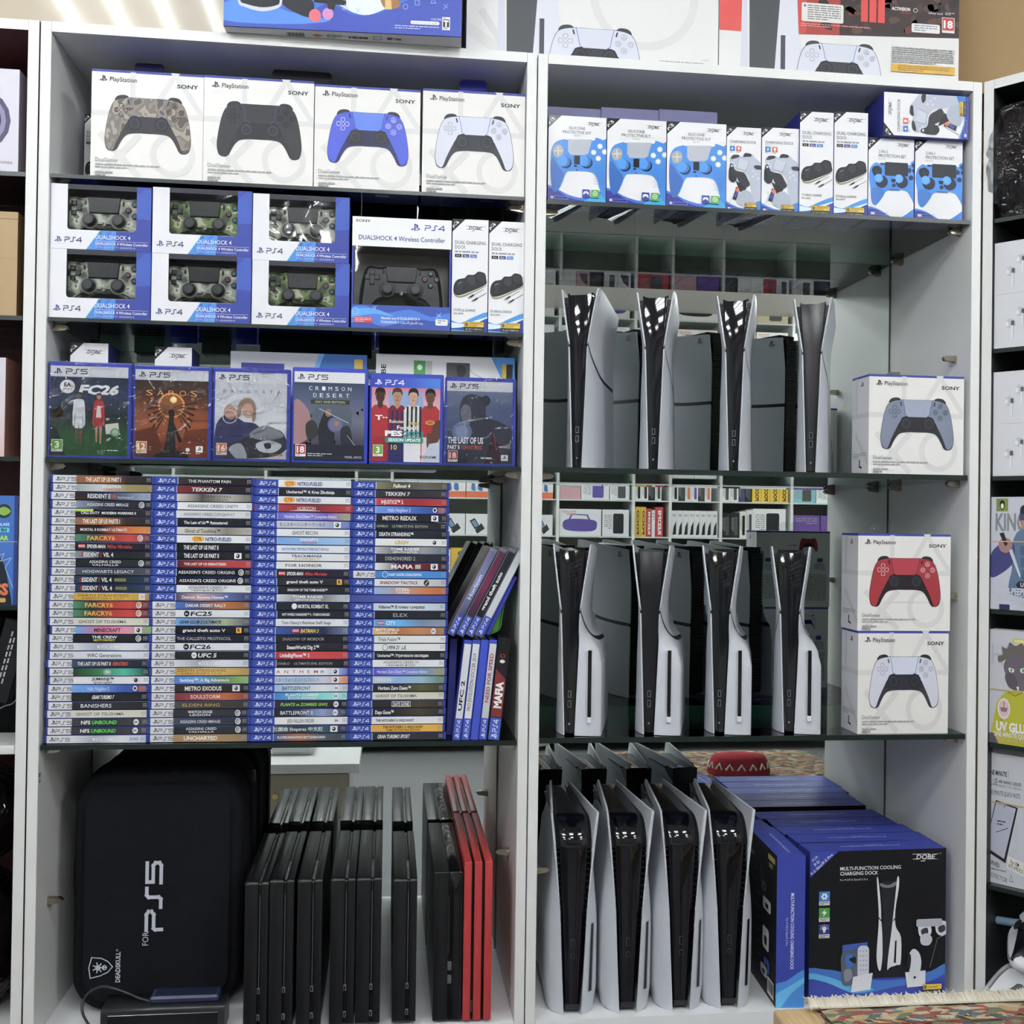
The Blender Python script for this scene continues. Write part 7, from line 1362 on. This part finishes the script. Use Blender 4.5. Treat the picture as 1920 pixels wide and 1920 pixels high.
# ================================================================ cabinet at the left picture edge
def leftcab():
    def P(px, py, Y=.01): return at(px, py, Y)
    zs = [LS[1], LS[2], LS[3], az(20, 1136, 0), -.3584]
    for i, z in enumerate(zs):
        m = M()
        if i < 4: m.box(-1.31, .003, z-.007, -.572, D-.001, z, 'fff', 'glass', cols={'f': '10221e'}, mats={'f': 'satin'}); tag(m.build('glass_shelf'), 'glass shelf in the left edge cabinet, %s from the top' % ('first', 'second', 'third', 'fourth')[i], 'glass shelf', 'glass shelves')
        else: m.box(-1.312, .003, z-.014, -.5715, D-.001, z-.0005, 'dfe0de', 'laminate', bev=.001); tag(m.build('cabinet_shelf'), 'white laminate shelf board in the left edge cabinet', 'shelf')
    def bx(pr, tp, z0, f, nm, lb, cat, w_=.16, cols=None, col='dcdce4', dep=.12, Y=.012, art=None):
        x1 = ax(pr, tp+60, Y); z1 = az(pr, tp, Y); t = M(); Hh = z1-z0; t.box(-w_, 0, 0, 0, dep, Hh, col, cols=cols); a = front(t, -w_, 0, 0, Hh, 0, w_*1150, Hh*1150); f(a, w_*1150, Hh*1150); o = t.build(nm, None, (x1, Y, z0+.0003)); tag(o, lb, cat)
    def head(a, w, h): a.rect(0, 0, w, h, 'd6d4e0'); a.circ(w-64, h*.5, 50, '4a4468', ry=54); a.circ(w-64, h*.5, 42, '8a86a8', ry=46); a.circ(w-60, h*.5, 30, '3a3658', ry=34); a.text('Headphones', w-10, h-16, 7, '3a3a44', w=54, al='r')
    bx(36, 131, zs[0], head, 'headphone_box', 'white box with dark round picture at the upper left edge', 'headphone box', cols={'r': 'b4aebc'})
    def cardb(a, w, h): a.rect(0, 12, w, 14, '8a7048'); a.line([(0, h*.45), (w, h*.45)], 1, 'a08458')
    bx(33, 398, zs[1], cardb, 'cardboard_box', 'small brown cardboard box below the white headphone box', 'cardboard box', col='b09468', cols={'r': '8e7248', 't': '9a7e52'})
    def pinkb(a, w, h): a.vgrad(0, 0, w, h, ['d8d4de', 'dcd2d8', 'd8b8b4'])
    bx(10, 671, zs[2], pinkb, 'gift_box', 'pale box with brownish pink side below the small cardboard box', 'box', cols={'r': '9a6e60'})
    def blu(a, w, h):
        a.rect(0, 0, w, h, '2a6ac0'); a.rect(w-6, 0, w, h, '1c3a8a'); a.circ(w-24, 28, 13, '2a3a2c'); a.curve([(w-36, 28), (w-24, 20), (w-12, 28), (w-24, 36)], '8ab84a'); a.text('3D GLASS', w-14, 54, 5, 'd8ecfa', al='r', w=32, bold=.02); a.rect(w-34, 58, w-14, 66, '5ad0d8'); a.text('9H', w-24, 65, 6, '1c3a5a', al='c', bold=.04); a.text('AR', w-15, 80, 8, 'a0e84a', al='r', bold=.05, w=16); a.line([(0, 83), (w, 83)], 1.2, 'c8b87a')
        a.curve([(w-44, 200), (w-50, 120), (w-34, 108), (w-22, 124), (w-14, 160), (w-10, 200)], '16202c'); a.line([(w-36, 110), (w-22, 104), (w-28, 118), (w-10, 112), (w-20, 130), (w-12, 150), (w-6, 166)], 1, 'b8d0c8'); a.text('GLASS', w-14, 178, 20, 'd8703a', al='r', w=70, bold=.05); a.rrect(w-50, 184, w-18, 192, 3, 'c89a4a'); a.rrect(w-40, 198, w-8, 214, 3, 'b8c0c8')
    bx(33, 930, zs[3], blu, 'screen_protector_pack', 'blue screen protector pack at the left edge', 'screen protector pack', dep=.03, w_=.11)
    for i in range(3):
        m = M(); m.box(-.035, 0, 0, 0, .012, .13, '17181c', 'gloss'); a = front(m, -.035, 0, 0, .13, 0, 35, 130); [a.rect(14+q*5, 18+q*9+r*11, 16.5+q*5, 26+q*9+r*11, 'a8aaae') for q in range(2) for r in range(7)]; o = m.build('cable_pack', None, (ax(12+i*9, 1300, .02+i*.012), .02+i*.012, zs[4]+.062)); o.rotation_euler.y = R(14); tag(o, 'black narrow pack with white lettering hanging at left edge, %s' % ('nearest the edge', 'middle', 'nearest the post')[i], 'cable pack', 'hanging cable packs')
    for i, (py, c) in enumerate(((1230, '8a9099'), (1262, '4a4c52'), (1316, '8a8c90'))):
        m = M(); m.tube(smooth([tuple(at(-10, py+18, .05)), tuple(at(8, py+8, .03)), tuple(at(22, py+4, .03)), tuple(at(30, py-4, .04))], 5, False), .0013, c, 'satin', 6); tag(m.build('charging_cable'), 'thin grey charging cable beside the black hanging packs, %s' % ('uppermost', 'middle', 'lowest')[i], 'cable', 'loose charging cables')
    m = M(); m.box(-1.3, .1, zs[4], -.58, .27, zs[4]+.20, '101114', 'fabric', bev=.01); tag(m.build('black_bag'), 'black fabric bag behind the hanging cable packs at the left edge', 'bag')
    rr = random.Random(2)
    for i, (zz, hh) in enumerate(((ZB, .24), (ZB+.24, .17))):
        for nm, s, c, mt in (('bagged_goods', .9, '26262c', 'satin'), ('plastic_bag', 1, 'fff', 'bag_film')):
            m = M(); rows = []
            for a in range(13):
                v = a/12; k = max(.05, sin(pi*max(.03, min(.97, v))))**.35
                rows.append([(-.12+.11*s*k*cos(u)*(1+.12*rr.random()), .12+.10*s*k*sin(u)*(1+.12*rr.random()), zz+.003+(hh-.006)*v*(1 if s == 1 else .88)) for u in [2*pi*j/22 for j in range(22)]])
            m.grid(rows, c, mt, True, True); m.face(rows[0][::-1], c, mt); m.face(rows[-1], c, mt); tag(m.build(nm, None, (-.572-.0, 0, 0)), ('dark goods inside the %s clear bag at the lower left edge' if s < 1 else 'clear crinkled plastic bag, %s of two at the lower left edge') % ('lower', 'upper')[i], 'bagged goods' if s < 1 else 'plastic bag')
leftcab()
# ================================================================ wooden bench with woven cover, in front
def bench():
    z = -.672; x0 = ax(1449, 1880, -.30); x1 = 1.235; y1 = -.30; y0 = -.72
    t = empty('wooden_bench', (x0, y0, -1.45)); tag(t, 'pale wooden bench frame under the woven rug, in front of the cabinets', 'bench'); L = x1-x0; Dp = y1-y0; h = z+1.45
    for n_, b in (('side_rail', (0, 0, h-.05, .055, Dp, h)), ('side_rail', (L-.055, 0, h-.05, L, Dp, h)), ('long_rail', (.0555, 0, h-.05, L-.0555, .04, h)), ('long_rail', (.0555, Dp-.04, h-.05, L-.0555, Dp, h))): M().box(*b, 'fff', 'pale_wood', bev=.003).build(n_, t)
    for a, b in ((0, 0), (L-.05, 0), (0, Dp-.05), (L-.05, Dp-.05)): M().box(a, b, 0, a+.05, b+.05, h-.05, 'fff', 'pale_wood', bev=.002).build('leg', t)
    M().box(.0, .0, h-.053, L, Dp, h-.050, 'fff', 'pale_wood').build('seat_panel', t)
    rx0 = x0+.058; m = M(); rows = []
    for i in range(21):
        u = i/20; rows.append([(rx0+(x1-rx0)*j/40, y1-.012-(y1-y0-.02)*u, z+.0075+.0015*sin(j*.9+i*.4)) for j in range(41)])
    m.grid(rows, 'fff', 'woven', True, flip=False); m.grid([[(p[0], p[1], z+.001) for p in r] for r in rows], 'fff', 'woven', True, flip=True); m.grid([[(p[0], p[1], z+.001) for p in rows[0]], rows[0]], 'd8cfb8', 'fabric', True)
    o = m.build('woven_rug'); tag(o, 'colourful woven rug with cream fringe spread over the wooden bench', 'rug')
    m = M(); a = top(m, rx0, y1-.040, x1, y1-.014, z+.0105, 1000, 26, 'fabric'); a.rect(0, 0, 1000, 14, 'd8d0b8'); a.mat = 'matte'
    m.build('cream_border', o)
    m = M(); rr = random.Random(6)
    for i in range(700):
        x = rx0-.012+(x1-rx0)*i/700; q = [(x, y1-.022, z+.009), (x+rr.uniform(-.003, .004), y1-.008, z+.012+rr.uniform(0, .004)), (x+rr.uniform(-.006, .010), y1+rr.uniform(-.002, .006), z+.009+rr.uniform(-.004, .006))]
        m.tube(q, .0016, rr.choice(('e4dcc8', 'd8cfb8', 'ece6d6')), 'matte', 5, rs=[.0018, .0018, .0008])
    f = m.build('fringe', o); f['kind'] = 'stuff'
    m = M(); a = top(m, rx0, y0+.02, x1, y1-.040, z+.0102, 620, 400, 'matte')
    for j in range(8):
        for i in range(15):
            x = i*42+(j % 2)*21; y = 4+j*44
            a.poly([(x, y+26), (x+18, y+6), (x+36, y+4), (x+20, y+20)], ('9a5450', '5f7078', '7a8064')[(i+j) % 3]); a.poly([(x+4, y+12), (x+16, y+24), (x+36, y+34), (x+18, y+34)], ('7a8a68', 'b8a070', '5f7078')[(i+j) % 3]); a.circ(x+22, y+19, 3, 'd8b060', n=4)
        a.rect(0, 4+j*44+36, 620, 4+j*44+40, '8a4440')
    m.build('rug_pattern', o)
    # knitted hat on the bench, seen in the mirror
    c = at(1385, 1420, 1.02); m = M(); rows = []
    for i in range(9):
        v = i/8; rows.append([(.085*cos(u)*(1-.25*v*v)*(1 if i < 8 else .3), .055*sin(u)*(1-.3*v*v)*(1 if i < 8 else .3), .052*v**.8) for u in [2*pi*j/28 for j in range(28)]])
    m.grid(rows, 'b02a38', 'fabric', True, True); m.face(rows[-1], 'b02a38', 'fabric')
    for i in range(16): an = 2*pi*i/16; m.tube([(.083*cos(an), .054*sin(an), .016), (.080*cos(an+.12), .053*sin(an+.12), .030), (.083*cos(an+.24), .054*sin(an+.24), .016)], .003, 'e0dcd8', 'matte', 5)
    o = m.build('knitted_hat', None, (c.x, 2*D-1.02, z+.013)); tag(o, 'red knitted hat with white pattern lying on the bench, seen in the mirror', 'hat')
bench()
# ================================================================ the shop opposite, seen in the mirrors
YV = 4.9; YR = 2*D-YV
def opposite():
    t = empty('wall_shelving', (0, YR, 0)); tag(t, 'long white shelving with many dividers on the opposite wall, seen in the mirrors', 'shelving')
    zr = az(1200, 938, YV); divs = [-1.9, -1.3, -.75, -.2, .02, ax(930, 950, YV), ax(1046, 950, YV), ax(1188, 950, YV), ax(1257, 950, YV), ax(1352, 950, YV), ax(1485, 950, YV), ax(1600, 950, YV), 3.2]
    levels = [zr+.232*k for k in range(-4, 6)]; lo, hi = levels[0], levels[-1]+.19
    for x in divs: M().box(x-.009, -.30, lo-.6, x+.009, 0, hi, WH, 'laminate').build('divider', t)
    for z in levels: M().box(divs[0], -.30, z-.009, divs[-1], -.003, z, 'cfdad5', 'gloss').build('shelf_board', t)
    M().box(divs[0], -.31, lo-.6, divs[-1], -.301, hi, 'b8c0ba', 'laminate').build('back_panel', t)
    for i in range(len(divs)-1): M().box(divs[i]+.01, -.02, lo-.6, divs[i+1]-.01, -.003, lo-.012, 'e4e4e0', 'laminate').build('cupboard_door', t)
    rr = random.Random(11); pal = ('e8e8e8', 'e2e4e8', 'f0f0f0', '26272c', '3a3c44', 'd8b030', 'c03038', '4a78b8', 'd0a0a8', '6a4a9a', 'e0e0e0', '8ac0c8')
    nb = [0]
    def item(x0, x1, z, h, col, art, row, bay, k):
        m = M(); w_ = x1-x0; m.box(-w_/2, -.16, 0, w_/2, 0, h, col); a = back(m, -w_/2, 0, w_/2, h, 0, 100, 100)
        c2 = {'d': '26282e', 'p': '5a4aa0', 'o': 'd8703a', 'w': 'f0f0f0', 'y': '2a2a22'}.get(art[1:2], '555')
        if art[0] == 'b': a.curve([(10, 60), (20, 40), (80, 38), (92, 60), (80, 80), (22, 82)], c2); a.line([(28, 40), (34, 22), (70, 20), (76, 38)], 4, c2); a.smalltext(60, 8, 34, 3, 6, 'c88', 3)
        elif art[0] == 't': a.poly([(18, 90), (18, 40), (60, 60), (80, 92)], c2); a.text('redmi', 20, 22, 12, '444', w=60)
        elif art[0] == 'x': a.text('POCO' if col in ('d8b030', 'e0b828') else 'REDMI' if col[0] == 'c' else '', 62, 92, 40, c2, rot=-pi/2, w=80 if col[0] == 'c' or col in ('d8b030', 'e0b828') else None, bold=.04)
        elif art[0] == 'c': a.rect(0, 70, 100, 100, 'd8643a'); a.curve([(30, 66), (34, 30), (46, 26), (50, 60)], '3a70a8'); a.curve([(60, 66), (64, 30), (74, 26), (78, 60)], '3a70a8')
        elif art[0] == 'm': a.poly([(40, 60), (62, 20), (84, 34), (60, 76)], '3a3c44'); a.poly([(18, 70), (34, 44), (60, 80), (50, 96)], '3a3c48'); a.poly([(45, 58), (62, 28), (76, 38), (60, 66)], '7a98b8')
        elif art[0] == 'q': a.rrect(20, 15, 60, 90, 6, c2); a.smalltext(64, 20, 30, 8, 7, '999', 3)
        else: a.smalltext(10, 12, 80, 3, 10, '999', k)
        o = m.build('product_box', None, ((x0+x1)/2, YR-.012, z+.0003)); nb[0] += 1
        tag(o, '%s product box on the opposite shelving, level %s, bay %s, %s in its row' % ({'e': 'white', 'f': 'white', '2': 'black', '3': 'dark grey', 'd': 'warm coloured', 'c': 'red', '4': 'blue', '6': 'purple', '8': 'pale blue', '9': 'pale'}.get(col[0], 'pale'), ('one', 'two', 'three', 'four', 'five', 'six', 'seven', 'eight', 'nine', 'ten')[row], ('one', 'two', 'three', 'four', 'five', 'six', 'seven', 'eight', 'nine', 'ten', 'eleven', 'twelve')[bay], ('first', 'second', 'third', 'fourth', 'fifth', 'sixth', 'seventh', 'eighth', 'ninth', 'tenth')[k]), 'product box', 'product boxes on the opposite shelving')
    spec = {(6, 4): [('d0a0a8', '-', .3, .11), ('e8e8ee', 'qp', .4, .11), ('e4e6ea', 'q', .28, .11)], (6, 3): [('e8e8ee', 'bp', .6, .17), ('e6e6ea', 'qd', .38, .17)],
            (7, 4): [('e8e8e8', 'qd', .2, .11)]*2+[('26272c', 'q', .2, .11), ('e0e0e0', 'q', .2, .11)], (7, 3): [('d8b030', 'xy', .17, .19), ('d8b030', 'xy', .17, .19), ('c03038', 'xw', .17, .18), ('e8e8e8', '-', .1, .17), ('c03038', 'xw', .25, .19)],
            (8, 4): [('e8e8e8', 'qd', .14, .11), ('3a3c44', 'q', .14, .11), ('e0e0e0', 'qo', .14, .11), ('e8e8e8', 'qp', .14, .11), ('3a3c44', 'q', .14, .11), ('e4e4e4', 'qo', .14, .11)], (8, 3): [('eaeaec', 'td', .123, .17)]*8,
            (9, 4): [('e8e8e8', 'q', .12, .11)]*2+[('3a3478', 'q', .1, .11), ('26272c', 'q', .1, .11)]+[('e0b828', 'xy', .135, .11)]*4, (9, 3): [('26272c', 'q', .13, .16), ('2c2e34', 'q', .13, .16), ('e8e2d8', 'qd', .1, .17), ('e8e8e8', 'q', .1, .18), ('ececec', 'qd', .5, .19)],
            (10, 4): [('8ac0c8', 'q', .4, .10), ('e8f0f0', 'q', .5, .10)], (4, 4): [('e8e4e0', 'c', .24, .13)]*4, (4, 3): [('e8e8ea', 'm', .24, .13)]*4, (5, 4): [('e8e4e0', 'c', .32, .13)]*3, (5, 3): [('e8e8ea', 'm', .32, .13)]*3, (6, 5): [('e8e8ee', 'bd', .5, .2), ('e8e8e8', 'qd', .45, .2)], (9, 5): [('e0b828', 'xy', .12, .2)]*4+[('e8e8e8', 'q', .4, .2)], (8, 5): [('eaeaec', 'td', .12, .18)]*8}
    for b in range(2, len(divs)-1):
        for lv in range(1, 10):
            x0, x1 = divs[b]+.012, divs[b+1]-.012; W = x1-x0; s = spec.get((b, lv))
            if not s and lv >= 8: s = [(rr.choice(('e8e4dc', 'e0e0e6', 'd8c8a8', 'e8e8e8')), rr.choice(('bp', 'bd', 'qo', 'q')), .96/max(1, round(W/.3)), .175)]*max(1, round(W/.3))
            if not s:
                if b in (3,) and lv != 5: continue
                n = max(1, int(W/rr.uniform(.07, .16))); h = rr.uniform(.11, .19); c = rr.choice(pal); s = []
                for k in range(min(n, 6)): s.append((c if rr.random() < .5 else rr.choice(pal), rr.choice(('q', 'x', 't', '-')), .96/min(n, 6), h+rr.uniform(-.01, .01)))
            x = x0
            for k, (c, ar, fw, h) in enumerate(s):
                if x+W*fw*.97 > x1+.001: break
                item(x, x+W*fw*.97, levels[lv], h, c, ar+'  ', lv, b-1, k); x += W*fw
    # service counter reflected behind the black carry case
    t = empty('service_counter', (-1.15, -.95, -1.45)); tag(t, 'white service counter with beige drawers, seen in the mirror behind the slab consoles', 'counter'); x1 = ax(674, 1435, 2*D+.93)+1.15; zt = az(674, 1432, 2*D+.93)+1.45
    M().box(-.01, -.47, zt-.028, x1, .02, zt, 'ececec', 'laminate', bev=.001).build('counter_top', t); M().box(0, -.45, 0, x1-.03, -.02, zt-.028, 'e0e0dc', 'laminate').build('carcass', t)
    for k in range(3):
        z1 = zt-.035-k*.135; d = M().box(.01, -.0195, z1-.13, x1-.035, .0, z1, 'b9ad98', 'laminate', bev=.001).build('drawer', t); m = M(); xx = ax(516, 1483, 2*D+.95)+1.15; m.tube([(xx, 0, z1-.065), (xx, .004, z1-.065)], .009, 'c8a868', 'metal', 14); m.build('lock', d)
    m = M(); m.box(-.36, -1.20, zt-1.45, -.22, -1.05, zt-1.45+.04, 'e8e8ea', 'laminate', bev=.012); tag(m.build('router'), 'white rounded device lying on the service counter', 'device')
opposite()
